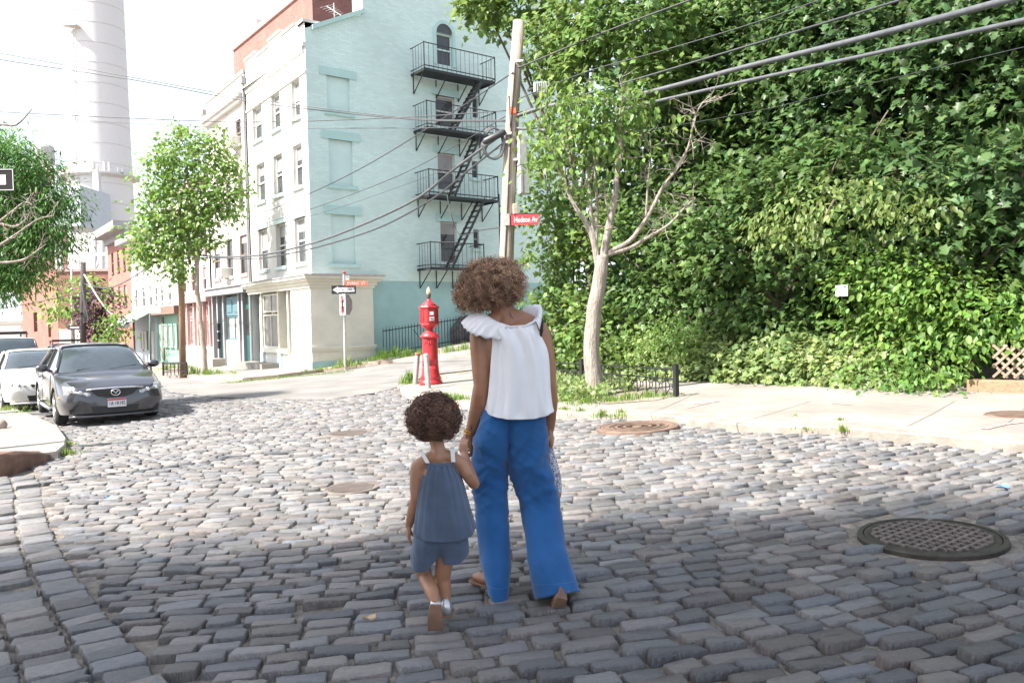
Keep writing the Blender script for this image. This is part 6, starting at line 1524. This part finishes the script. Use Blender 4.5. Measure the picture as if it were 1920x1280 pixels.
# ================================================================== street furniture, poles, signs and cables
M_red = mat('fire_box_red', (.40, .018, .026), rough=.45, vs=5, var=.14, bump=.15, bs=30, coat=.2)
M_redd = mat('fire_box_rust', (.34, .07, .05), rough=.7, vs=9)
M_creamp = mat('cream_flame', (.70, .60, .33), rough=.5)
M_signb = mat('sign_black', (.02, .02, .022), rough=.45, var=.05); M_signw = mat('sign_white', (.78, .78, .78), rough=.4, var=.03)
M_signr = mat('sign_red', (.62, .05, .06), rough=.4, var=.05); M_signo = mat('faded_red_sign', (.62, .18, .11), rough=.5, var=.08)
M_pole = mat('weathered_pole_wood', (.25, .20, .155), col2=(.40, .345, .295), rough=.9, vs=4, bump=.8, bs=14, stretch=(6, 6, .5))
M_pole2 = mat('brown_pole_wood', (.20, .115, .07), col2=(.30, .19, .125), rough=.9, vs=4, bump=.8, bs=14, stretch=(6, 6, .5))
M_pole3 = mat('dark_pole_wood', (.06, .045, .045), rough=.9, vs=4)
M_cable = mat('cable_sheath', (.045, .047, .052), rough=.5, vs=8, var=.2)
M_cableg = mat('grey_cable', (.085, .09, .10), rough=.5, vs=8, var=.2)
M_box = mat('grey_box', (.33, .345, .33), rough=.6, vs=5)
M_timber = mat('timber', (.20, .125, .075), col2=(.30, .20, .13), rough=.9, vs=5, bump=.5, bs=12, stretch=(1, 6, 6))
M_lat = mat('lattice_wood', (.25, .185, .14), rough=.9, vs=6)

def cyl(mb, c, r, z0, z1, n=12): mb.tube([V((c.x, c.y, z0)), V((c.x, c.y, z1))], r, n)
# ---- fire alarm post
c = g(808, 719, .1); zc = gz(*c) + .085
t = thing('fire_alarm_box', 'red cast iron fire alarm post with octagonal head and cream flame on top', 'fire alarm', (c[0], c[1], zc)); t['based'] = 1
m = MB(); m.lathe([(.255, -.05), (.262, .03), (.262, .065), (.235, .085), (.225, .13), (.235, .15), (.205, .22), (.19, .32), (.182, .42)], 32); m.build('base', M_red, t, smooth=True)
m = MB(); m.lathe([(.182, .42), (.176, .6), (.172, .85), (.175, 1.0), (.182, 1.04)], 32); m.build('column', M_red, t, smooth=True)
m = MB(); m.lathe([(.185, 1.03), (.212, 1.055), (.216, 1.085), (.15, 1.16), (.085, 1.20), (.075, 1.235), (.10, 1.26)], 40, flute=0); m.build('skirt', M_red, t, smooth=True)
m = MB()
for k in range(30): a = k * math.pi / 15; m.ell((.207 * math.cos(a), .207 * math.sin(a), 1.07), (.02, .02, .022), 6, 5)
m.build('scalloped_edge', M_red, t, smooth=True)['kind'] = 'stuff'
m = MB(); m.lathe([(.10, 1.25), (.17, 1.29), (.205, 1.345), (.20, 1.36), (.205, 1.69), (.225, 1.70), (.232, 1.735), (.215, 1.76)], 8); hd = m.build('head', M_red, t)
m = MB(); m.lathe([(.20, 1.755), (.14, 1.80), (.125, 1.83), (.07, 1.86), (.05, 1.90), (.035, 1.92)], 24); m.build('dome', M_red, t, smooth=True)
m = MB(); m.lathe([(.028, 1.90), (.045, 1.97), (.05, 2.0), (.055, 2.03), (.03, 2.035)], 14); m.build('torch', mat('dark_bronze', (.10, .07, .055), rough=.5), t, smooth=True)
m = MB(); m.lathe([(.04, 2.03), (.055, 2.06), (.045, 2.11), (.022, 2.16), (.004, 2.185)], 12); m.build('flame', M_creamp, t, smooth=True)
for a in range(8):
    th = math.pi / 8 + a * math.pi / 4; T = Matrix.Translation((.19 * math.cos(th), .19 * math.sin(th), 1.53)) @ Matrix.Rotation(th, 4, 'Z')
    m = MB(); 
    for z in (-.15, .15): m.box(0, (.012, .12, .015), M=T @ Matrix.Translation((.002, 0, z)))
    for y in (-.055, .055): m.box(0, (.012, .014, .30), M=T @ Matrix.Translation((.002, y, 0)))
    m.build('panel_moulding', M_red, hd)
    if a == 5 or a == 6:
        pass
th = R(-67.5); T = Matrix.Translation((.195 * math.cos(th), .195 * math.sin(th), 1.53)) @ Matrix.Rotation(th, 4, 'Z')
m = MB(); m.box(0, (.008, .085, .075), M=T @ Matrix.Translation((.004, 0, .06))); m.build('paper_notice', M_signw, hd)
m = MB(); m.box(0, (.008, .105, .085), M=T @ Matrix.Translation((.004, 0, -.06))); pl = m.build('white_plate', M_signw, hd)
m = MB()
for y in (-.03, -.01, .012, .032): m.box(0, (.004, .010, .04), M=T @ Matrix.Translation((.010, y, -.06)))
m.build('worn_lettering', M_ink, pl)
m = MB()
for k in range(7):     # cast scrolls on the column front
    a = R(-125 + k * 16); 
    for z in (.97, .93, .2, .26): m.ell((.176 * math.cos(a) * (1.05 if z < .5 else 1), .176 * math.sin(a) * (1.05 if z < .5 else 1), z + .02 * math.sin(k * 2.1)), (.016, .016, .022), 6, 5)
m.build('cast_scrolls', M_red, t, smooth=True)['kind'] = 'stuff'
m = MB(); m.lathe([(.178, .86), (.181, .87), (.181, .45), (.178, .44)], 32); 
# ---- bollards by it
for (a, b, lb) in (((777, 719.5), (783, 665), 'leaning grey steel bollard with rusty top left of the red fire alarm post'), ((803.5, 727), (799, 666), 'grey steel bollard standing in front of the red fire alarm post')):
    p = g(*a, .09); Yp = p[1]; A = V((p[0], p[1], gz(*p) - .05)); Bt = P(*b, Yp); t = thing('bollard', lb, 'bollard', tuple(A), group='steel bollards by the fire alarm post'); t['based'] = 1
    d = Bt - A; m = MB(); m.tube([V((0, 0, 0)), d], .058, 16); m.build('post', M_galv, t, smooth=False)
    m = MB(); m.lathe([(.062, -.01), (.062, .015), (.03, .04), (.002, .045)], 16, d); m.build('cap', M_redd if 'rusty' in lb else M_galv, t, smooth=True)
# ---- sign post at the corner
YP = 27.6
sp = lambda px, py, dy=0.: P(px, py, YP + dy)
t = thing('sign_post', 'grey sign post with one way and do not enter signs at the far corner', 'street sign')
m = MB(); b0 = sp(647, 690); m.tube([V((b0.x, b0.y, gz(b0.x, b0.y))), sp(645, 512)], .045, 10); m.build('post', M_galv, t)
m = MB(); m.ell(sp(645, 511), (.07, .07, .06), 8, 6); m.build('cap', M_redd, t)
def board(pl_c, w, h, rz, m_, name, par, thick=.02, bev=.02):
    T = Matrix.Translation(pl_c) @ Matrix.Rotation(rz, 4, 'Z'); mb = MB(); mb.box(0, (w, thick, h), M=T); return mb.build(name, m_, par), T
FR = lambda T, x, z, e=.012: T @ Matrix.Translation((x, -e, z)) @ Matrix.Rotation(math.pi / 2, 4, 'X')
rz1 = R(8)
o, T = board(sp(644.5, 543, -.08), .82, .29, rz1, M_signb, 'one_way_sign', t)
m = MB(); pts = [(-.37, 0), (-.19, .115), (-.19, .075), (.36, .075), (.36, -.075), (-.19, -.075), (-.19, -.115)]
m.add([T @ V((x, -.013, z)) for x, z in pts] + [T @ V((x, -.010, z)) for x, z in pts], [tuple(range(7))] + [(i, (i + 1) % 7, 7 + (i + 1) % 7, 7 + i) for i in range(7)]); m.build('white_arrow', M_signw, o)
text_mb('ONE  WAY', .125, M_ink, 'lettering', o, FR(T, .06, -.005, .0145))
rz2 = R(-63); o, T = board(sp(642.5, 571, -.06), .70, .72, rz2, M_signw, 'do_not_enter_sign', t)
m = MB(); n = 40; m.add([T @ V((.31 * math.cos(a), -.014, .32 * math.sin(a))) for a in np.linspace(0, 2 * math.pi, n, endpoint=False)], [tuple(range(n))]); m.build('red_disc', M_signr, o)
m = MB(); m.box(0, (.48, .004, .13), M=T @ Matrix.Translation((0, -.016, 0))); m.build('white_bar', M_signw, o)
text_mb('DO NOT', .105, M_signw, 'lettering', o, FR(T, 0, .155, .016), sx=.95); text_mb('ENTER', .115, M_signw, 'lettering', o, FR(T, 0, -.155, .016))
c0 = sp(650.5, 571, .05); T = Matrix.Translation(c0) @ Matrix.Rotation(R(68), 4, 'Z'); m = MB(); ang = [math.pi / 8 + k * math.pi / 4 for k in range(8)]
m.loft([[T @ V((.36 * math.cos(a), y, .38 * math.sin(a))) for a in ang] for y in (0, .015)]); m.build('stop_sign_back', mat('sign_back', (.22, .18, .17), rough=.5), t)
o, T = board(sp(668, 531, -.04), .76, .17, R(14), M_signo, 'street_name_sign', t); text_mb('EVANS  ST', .135, M_signw, 'lettering', o, FR(T, 0, -.005, .012), sx=.98)
m = MB(); m.box(sp(651, 521), (.16, .05, .16)); m.build('sign_bracket', M_galv, t)
# ---- main utility pole
YU = 17.0
up = lambda px, py, dy=0.: P(px, py, YU + dy)
t = thing('utility_pole', 'tall pale wooden utility pole leaning over the woman\'s head', 'utility pole')
m = MB(); m.tube([up(938, 720), up(949, 500), up(955, 330), up(963, 180), up(973, 40)], [.17, .155, .145, .135, .12], 14); m.build('pole', M_pole, t, smooth=True)
m = MB(); cb = up(978, 283, -.12); m.box(cb, (.17, .22, .62), rz=.3); m.build('terminal_box', M_box, t, bevel=.01)
m = MB(); m.box(up(981, 338, -.12), (.20, .22, .58), rz=.3); m.box(up(978, 338, -.24), (.06, .03, .5), rz=.3); m.build('terminal_cabinet', M_box, t, bevel=.01)
m = MB(); m.box(up(966, 392, -.14), (.10, .12, .22), rz=.2); m.build('small_box', mat('tan_box', (.42, .36, .28)), t, bevel=.01)
m = MB(); m.tube([up(957, 212), up(967, 211)], .155, 12); m.build('orange_tape', mat('orange_tape_mat', (.8, .16, .05)), t)
for k, (a, b) in enumerate(((972, 116), (950, 252), (948, 268), (969, 300))): m = MB(); m.tube([up(a - 6, b, -.1), up(a + 10, b - 2, -.2)], .03, 6); m.build('bolt', M_galv, t)
m = MB(); m.tube([up(946, 500, -.16), up(951, 400, -.16), up(957, 260, -.15), up(966, 118, -.14)], .012, 5); m.tube([up(957, 240, -.15), up(955, 180, -.2), up(948, 190, -.2)], .012, 5); m.build('ground_wire', M_cable, t)
o, T = board(up(984, 411.5, -.2), .58, .22, R(-6), M_signr, 'street_name_sign', t, .012); text_mb('Hudson Av', .165, M_signw, 'lettering', o, FR(T, .02, -.008, .008), sx=.66)
m = MB(); m.box(0, (.58, .016, .02), M=T @ Matrix.Translation((0, 0, .115))); m.build('sign_top_rail', M_signb, o)
m = MB(); m.box(up(951, 412, -.17), (.10, .06, .24)); m.build('sign_bracket', M_galv, t)
# ---- other poles
def pole(name, label, px0, py0, px1, py1, Y, r0, r1, m_, cat='utility pole'):
    t = thing(name, label, cat); m = MB(); a = P(px0, py0, Y); a.z = gz(a.x, a.y) - .1; m.tube([a, P((px0 + px1) / 2, (py0 + py1) / 2, Y), P(px1, py1, Y)], [r0, (r0 + r1) / 2, r1], 12); m.build('pole', m_, t, smooth=True); return t
t = pole('utility_pole', 'brown wooden utility pole in front of the pink shop windows', 343, 697, 338, 395, 30.6, .125, .10, M_pole2)
t = pole('utility_pole', 'short dark utility pole wrapped in cables before the purple tree', 155, 655, 156, 492, 47, .19, .14, M_pole3)
m = MB()
for k in range(9): m.tube([P(154 + k % 3, 530 + k * 4, 46.7), P(158 + k, 560 + k * 5, 46.6), P(156, 590 + k * 2, 46.7)], .045, 5)
m.build('cable_bundle', M_cable, t)
t = pole('sign_post', 'thin dark green post with small white sign before the green shopfront', 283, 694, 281, 588, 37, .045, .04, mat('dark_green_paint', (.05, .10, .085)), 'street sign')
o, T = board(P(289, 582, 36.9), .55, .22, R(5), M_signw, 'small_sign', t)
t = pole('lamp_post', 'thin pale steel post behind the small green tree', 136, 655, 134, 470, 52, .08, .06, M_galv, 'lamp post')
t = pole('sign_post', 'small black one way sign on a post beside the dark pole', 133, 655, 133, 608, 44, .04, .04, M_galv, 'street sign'); o, T = board(P(140, 614, 43.9), .75, .24, 0, M_signb, 'one_way_sign', t)
m = MB(); m.box(0, (.5, .004, .05), M=T @ Matrix.Translation((0, -.013, 0))); m.build('white_arrow', M_signw, o)
YL = 8.2
t = thing('one_way_sign', 'black one way sign with white arrow cut off by the left edge', 'street sign'); c0 = P(-62, 338, YL); o, T = board(c0, .92, .215, R(4), M_signb, 'board', t, .01)
m = MB(); pts = [(-.40, 0), (-.22, .09), (-.22, .05), (.385, .05), (.385, -.05), (-.22, -.05), (-.22, -.09)]; m.add([T @ V((x, -.008, z)) for x, z in pts], [tuple(range(7))]); m.build('white_arrow', M_signw, o)
m = MB()
for (x, z, w_, h_) in ((0, .104, .915, .006), (0, -.104, .915, .006), (.455, 0, .006, .21), (-.455, 0, .006, .21)): m.box(0, (w_, .004, h_), M=T @ Matrix.Translation((x, -.008, z)))
m.build('white_border', M_signw, o); text_mb('ONE  WAY', .09, M_ink, 'lettering', o, FR(T, .05, 0, .010))
m = MB(); m.tube([V((c0.x, c0.y + .04, gz(c0.x))), V((c0.x, c0.y + .04, c0.z + .3))], .03, 8); m.build('post', M_galv, t)

# ---- iron fence along the teal wall
t = thing('iron_fence', 'black iron picket fence climbing along the teal wall', 'fence'); fo2 = Face(CORNER + nS * .55, UF, nS)
s0, s1 = FS.at(700, 640)[0] + .12, fo2.at(1000, 620)[0]; n = int((s1 - s0) / .135)
def fz(s): p = fo2.p(s, 0); return gz(p.x, p.y) + .115
def ftop(s):
    f = (s - s0) / (s1 - s0); return fz(s) + 1.12 + (.55 * max(0, 1 - abs(s - (s0 + 5.0)) / .8) if s > s0 + 4.2 else 0)
for k in range(n + 1):
    s = s0 + (s1 - s0) * k / n; m = MB(); zt = ftop(s); m.tube([fo2.p(s, fz(s) - .05), fo2.p(s, zt - .1), fo2.p(s, zt)], [.014, .014, .003], 5); m.build('picket', M_black, t)
for dz in (.16, .98): m = MB(); m.tube([fo2.p(s, fz(s) + dz) for s in np.linspace(s0, s1, 12)], .02, 5); m.build('rail', M_black, t)
for s in (s0 + 1.3, s0 + 3.4): m = MB(); m.tube([fo2.p(s, fz(s) + .85), fo2.p(s + .45, fz(s) - .02, .5)], .015, 5); m.build('brace', M_black, t)
t = thing('rubble_wall', 'dark rubble stair wall behind the iron fence beside the woman\'s sleeve', 'wall'); fo3 = Face(CORNER + nS * .25, UF, nS); a, b = fo3.at(850, 620)[0], fo3.at(905, 620)[0]
m = MB(); za = fz(a); q = [fo3.p(a, za - .2), fo3.p(b, fz(b) - .2), fo3.p(b, fz(b) + 1.0), fo3.p(a + .5, za + 1.1), fo3.p(a, za + .6)]; m.loft([[p for p in q], [p - nS * .22 for p in q]]); m.build('wall', mat('rubble_stone', (.11, .105, .11), rough=.9, vs=6, var=.5, bump=1, bs=9), t)

# ---- railing round the street tree bed
t = thing('tree_guard', 'low black iron railing with ring ornaments round the street tree bed', 'railing')
Pg = [V((*g(1268, 743, .09), 0)), V((*g(1092, 722, .09), 0)), V((*g(1030, 716, .09), 0))]
for p in Pg: p.z = gz(p.x, p.y) + .08
for p in Pg[:2] : m = MB(); m.box(p + V((0, 0, .24)), (.065, .065, .5), rz=.5); m.ell(p + V((0, 0, .50)), (.04, .04, .02), 8, 5); m.build('corner_post', M_black, t)
for A, Bq in ((Pg[0], Pg[1]), (Pg[1], Pg[2])):
    d = Bq - A; L1 = V((d.x, d.y, 0)).length; n = max(2, round(L1 / .30)); Z = V((0, 0, 1))
    for h in (.42, .27): m = MB(); m.tube([A + Z * h, Bq + Z * h], .013, 6); m.build('rail', M_black, t)
    for k in range(n):
        a, b = A + d * (k / n), A + d * ((k + 1) / n); c = (a + b) / 2 + Z * .15; e = d.normalized()
        if k: m = MB(); m.tube([a + Z * .02, a + Z * .42], .010, 5); m.build('bar', M_black, t)
        m = MB(); r_ = .045; m.tube([c + (e * math.cos(x) + Z * math.sin(x)) * r_ for x in np.linspace(0, 2 * math.pi, 13)], .008, 5)
        for sx, sz in ((1, 1), (1, -1), (-1, 1), (-1, -1)):
            st0 = c + e * sx * r_ * .7 + Z * sz * r_ * .7; m.tube([st0, c + e * sx * L1 / n / 2 + Z * sz * .12], .008, 5)
        m.build('ornament', M_black, t)
# small railing across the street by the brown pole
t = thing('tree_guard', 'small black railing round the planted bed by the brown pole across the street', 'railing')
pts = [P(306, 692, 31), P(306, 681, 33), P(348, 680, 31.5), P(350, 693, 30)]
for p in pts: p.z = gz(p.x, p.y) + .115
for i, p in enumerate(pts): m = MB(); m.tube([p, p + V((0, 0, .5))], .04, 6); m.build('post', M_black, t)
for a, b in ((0, 1), (1, 2), (2, 3), (3, 0)):
    for h in (.15, .45): m = MB(); m.tube([pts[a] + V((0, 0, h)), pts[b] + V((0, 0, h))], .022, 5); m.build('rail', M_black, t)
    for k in range(1, 6): q = pts[a].lerp(pts[b], k / 6); m = MB(); m.tube([q, q + V((0, 0, .45))], .016, 4); m.build('bar', M_black, t)

# ---- timber edging and lattice at the right
t = thing('timber_edging', 'weathered timber beam edging the bed at the right edge of the pavement', 'timber'); A = hp(1812, 741, -.05); Bq = hp(2080, 765, -.05)
A.z = gz(A.x, A.y) + .05; Bq.z = gz(Bq.x, Bq.y) + .05; m = MB(); d = Bq - A; m.obox(A, d, UF * .2, V((0, 0, .19))); m.build('beam', M_timber, t, bevel=.012)
t = thing('lattice_panel', 'diagonal wooden lattice panel half buried in leaves above the timber beam', 'lattice'); L0, L1_ = hp(1862, 690, .10), hp(2010, 700, .10); ez = V((0, 0, 1)); ex = (L1_ - L0); ex.z = 0; W_ = ex.length; ex.normalize(); zb = gz(L0.x, L0.y) + .27; Hh = .42
O_ = V((L0.x, L0.y, zb))
for k in range(-4, 10):
    for sgn in (1, -1):
        x0 = k * .125; a, b = (x0, 0), (x0 + Hh, Hh)
        if sgn < 0: a, b = (x0 + Hh, 0), (x0, Hh)
        # clip to the panel
        def cl(p, q): 
            (xa, za), (xb, zb_) = p, q
            if xa > xb: xa, za, xb, zb_ = xb, zb_, xa, za
            if xb <= 0 or xa >= W_: return None
            s_ = (zb_ - za) / (xb - xa)
            if xa < 0: za, xa = za - xa * s_, 0
            if xb > W_: zb_, xb = zb_ - (xb - W_) * s_, W_
            return (xa, za), (xb, zb_)
        r_ = cl(a, b)
        if not r_: continue
        p0 = O_ + ex * r_[0][0] + ez * r_[0][1]; p1 = O_ + ex * r_[1][0] + ez * r_[1][1]; d = p1 - p0
        if d.length < .08: continue
        w_ = d.normalized().cross(UF) * .032; m = MB(); m.obox(p0 - w_ / 2 - UF * (.008 if sgn > 0 else -.002), d, w_, UF * .008); m.build('slat', M_lat, t)
t = thing('paper_notice', 'small white notice with blue corner hanging in a gap in the hedge', 'notice'); c = hp(1578, 545, .05); o, T = board(c, .20, .165, math.atan2(-WF.y, -WF.x) , M_signw, 'sheet', t, .006)
m = MB(); m.box(0, (.05, .003, .03), M=T @ Matrix.Translation((.06, -.005, .06))); m.build('blue_corner', mat('blue_print', (.05, .12, .55)), o)
m = MB()
for k in range(4): m.box(0, (.13 - .02 * (k % 2), .002, .006), M=T @ Matrix.Translation((-.015, -.004, -.005 - .02 * k)))
m.build('printed_lines', mat('grey_print', (.45, .45, .5)), o)
t = thing('stone', 'rough grey stone lying on the left pavement at the picture edge', 'stone'); c = G(-2, 801, .12); m = MB(); m.ell((0, 0, .05), (.16, .12, .10), 10, 7); m.v = [tuple(V(v) * (1 + .25 * mnoise.noise(V(v) * 9))) for v in m.v]; o = m.build('body', M_kerbrust, t, smooth=True); t.location = c; t['based'] = 1

# ---- overhead cables
def cable(label, pts, r, m_=None, name='overhead_cable', cat='cable', group='overhead cables'):
    P3 = [P(*q) for q in pts]; out = []
    for i in range(len(P3) - 1):
        p0, p1, p2, p3 = P3[max(i - 1, 0)], P3[i], P3[i + 1], P3[min(i + 2, len(P3) - 1)]
        if i == 0: p0 = p1 * 2 - p2
        if i == len(P3) - 2: p3 = p2 * 2 - p1
        for j in range(8): s_ = j / 8; out.append(.5 * ((2 * p1) + (p2 - p0) * s_ + (2 * p0 - 5 * p1 + 4 * p2 - p3) * s_ * s_ + (3 * p1 - p0 - 3 * p2 + p3) * s_ ** 3))
    out.append(P3[-1]); m = MB(); m.tube(out, r, 7); o = m.build(name, m_ or M_cable, smooth=True); tag(o, label, cat, group); return o
YR = lambda px: 17 - (px - 960) * (8.2 / 960)
rt = lambda *l: [(px, py, YR(px)) for px, py in l]
cable('thickest grey cable crossing the maples towards the upper right corner', rt((955, 222), (1040, 197), (1180, 181), (1400, 125), (1640, 66), (1920, -8), (2000, -30)), .043, M_cableg)
cable('second thick grey cable sweeping up right just under the thickest one', rt((957, 238), (1000, 240), (1160, 206), (1400, 152), (1650, 98), (1920, 38), (2010, 20)), .030, M_cableg)
cable('medium black cable third from the bottom over the maples', rt((960, 214), (1060, 188), (1240, 135), (1450, 72), (1690, 0), (1850, -50)), .018)
cable('thin cable running above the medium black cable over the maple leaves', rt((962, 190), (1100, 135), (1240, 96), (1400, 48), (1550, -4), (1700, -50)), .010)
cable('top black cable from the pole towards the upper edge over the tall maple', rt((964, 130), (1000, 116), (1140, 58), (1295, 0), (1450, -60)), .017)
cable('hair thin wire below the thick cables near the right edge', rt((960, 262), (1160, 250), (1400, 212), (1594, 166), (1913, 90), (2000, 70)), .004)
YLc = lambda px: 17 + (955 - px) * (13.8 / 615)
lt = lambda *l: [(px, py, YLc(px)) for px, py in l]
cable('straight black wire from high on the pole falling left across the mint wall', lt((962, 136), (850, 210), (700, 303), (585, 361), (471, 407), (370, 437)), .014)
cable('thin wire below the straight one falling left across the mint wall', lt((955, 214), (855, 273), (744, 331), (600, 386), (471, 426), (385, 447)), .010)
cable('thick drooping grey cable bundle sagging across the corner house to the brown pole', lt((950, 245), (857, 313), (768, 380), (630, 441), (540, 468), (471, 480), (402, 481), (341, 474)), .034, M_cableg)
cable('second drooping black cable just below the thick bundle', lt((951, 262), (880, 318), (809, 374), (715, 425), (622, 456), (540, 476), (470, 485), (341, 482)), .022)
cable('hairline wire slanting across the fire escape', lt((952, 272), (870, 305), (744, 352), (600, 400), (400, 452)), .006)
for i, (pts, r, lb) in enumerate((([(957, 226, 17), (760, 221, 19), (480, 187, 21), (345, 163, 22), (0, 100, 24), (-100, 80, 25)], .011, 'upper of two converging wires crossing the sky before the chimney'), ([(957, 228, 17), (760, 223, 19), (480, 192, 21), (250, 150, 22), (0, 112, 24), (-100, 92, 25)], .014, 'lower of two converging wires crossing the sky before the chimney'),
     ([(956, 207, 17), (760, 220, 19), (480, 229, 21), (250, 222, 22), (0, 210, 24), (-100, 203, 25)], .012, 'near level wire crossing the chimney at mid height'), ([(956, 236, 17), (800, 240, 19), (480, 240, 21), (250, 232, 22), (0, 213, 24), (-100, 205, 25)], .008, 'faint wire just under the level wire across the chimney'))): cable(lb, pts, r)
cable('wire running from the brown pole to the dark pole along the row houses', [(340, 450, 30.6), (300, 485, 36), (240, 525, 41), (200, 540, 44), (157, 532, 46.8)], .03)
cable('white cable looping from the dark pole towards the brick house', [(158, 515, 46.8), (185, 560, 46), (205, 585, 46), (225, 600, 46)], .04, M_white)
cable('thin wire from the dark pole left past the brick warehouse', [(155, 548, 46.8), (100, 560, 46), (40, 572, 45), (-60, 588, 44)], .02)
cable('short slack cable dropping from the fire escape to the stair', [(838, 365, 30.4), (846, 402, 30.2), (862, 440, 30), (900, 432, 26), (960, 424, 17)], .016)
# cable loops and splices at the pole
t = thing('cable_loop', 'coiled black cable loop hanging on the pole beside the fire escape', 'cable'); m = MB()
for k in range(3): m.tube([up(923 + 19 * math.cos(a) + 2 * k, 268 + 29 * math.sin(a) + k, -.1 - .03 * k) for a in np.linspace(-2.6, 3.2, 22)], .018, 6)
m.build('loop', M_cable, t, smooth=True)
for a, b, r_, lb in (((905, 268), (948, 246), .075, 'black splice closure on the thick cable left of the pole'), ((1010, 250), (1050, 240), .085, 'black splice closure on the cables right of the pole behind leaves'), ((1012, 200), (1072, 188), .05, 'grey splice sleeve on the thickest cable right of the pole')):
    t = thing('splice_closure', lb, 'cable splice', group='cable splices at the pole'); A, Bq = up(*a, -.15), up(*b, -.15); m = MB(); m.tube([A, A.lerp(Bq, .12), A.lerp(Bq, .88), Bq], [r_ * .5, r_, r_, r_ * .5], 10); m.build('sleeve', M_cable if 'black' in lb else M_cableg, t, smooth=True)
t = thing('junction_box', 'grey ribbed junction box hanging on the wires right of the pole', 'junction box'); c = up(1014, 166, -.3); m = MB(); m.box(c, (.29, .16, .24), rz=-.2); bx = m.build('case', M_box, t, bevel=.02)
for k in range(6): m = MB(); m.box(c + V((-.11 + k * .044, -.08 + .0088 * (k - 2.5) * -1, 0)), (.016, .05, .22), rz=-.2); m.build('rib', M_box, bx)
m = MB(); m.tube([up(990, 170, -.2), up(1000, 166, -.28)], .03, 6); m.tube([up(1014, 152, -.3), up(1014, 130, -.2), up(1005, 116, -.1)], .01, 5); m.build('hanger', M_cable, t)
# ---- litter on the cobbles
for (px, py, m_, lb, s_) in ((692, 1157, 'tan', 'tan scrap of paper lying between the cobbles left of the girl\'s feet', .035), (1880, 912, 'blue', 'tiny blue scrap of plastic on cobbles at the right', .05), (205, 932, 'blue', 'tiny blue scrap on sunlit cobbles at the left', .04)):
    c = G(px, py, .012); mb = MB(); mb.loft([[c + V((s_ * math.cos(a) * (1 + .3 * math.sin(3 * a)), s_ * .6 * math.sin(a), .012 * math.sin(2 * a) + z)) for a in np.linspace(0, 2 * math.pi, 9)[:-1]] for z in (0, .003)]); o = mb.build('litter_scrap', mm('litter_' + m_, (.45, .33, .2) if m_ == 'tan' else (.12, .3, .6))); tag(o, lb, 'litter', 'scraps of litter')
# ================================================================== put every thing's origin at its base
bpy.context.view_layer.update()
for o in list(S.objects):
    if o.type == 'EMPTY' and not o.parent and 'category' in o and not o.get('based') and o.location.length < 1e-6:
        lo = V((1e9,) * 3); hi = V((-1e9,) * 3)
        for ch in o.children_recursive:
            if ch.type != 'MESH': continue
            for cnr in ch.bound_box: q = ch.matrix_world @ V(cnr); lo = V(map(min, lo, q)); hi = V(map(max, hi, q))
        if lo.x > 1e8: continue
        base = V(((lo.x + hi.x) / 2, (lo.y + hi.y) / 2, lo.z)); o.location = base
        for ch in o.children: ch.location = ch.location - base
for o in S.objects:
    if 'based' in o: del o['based']
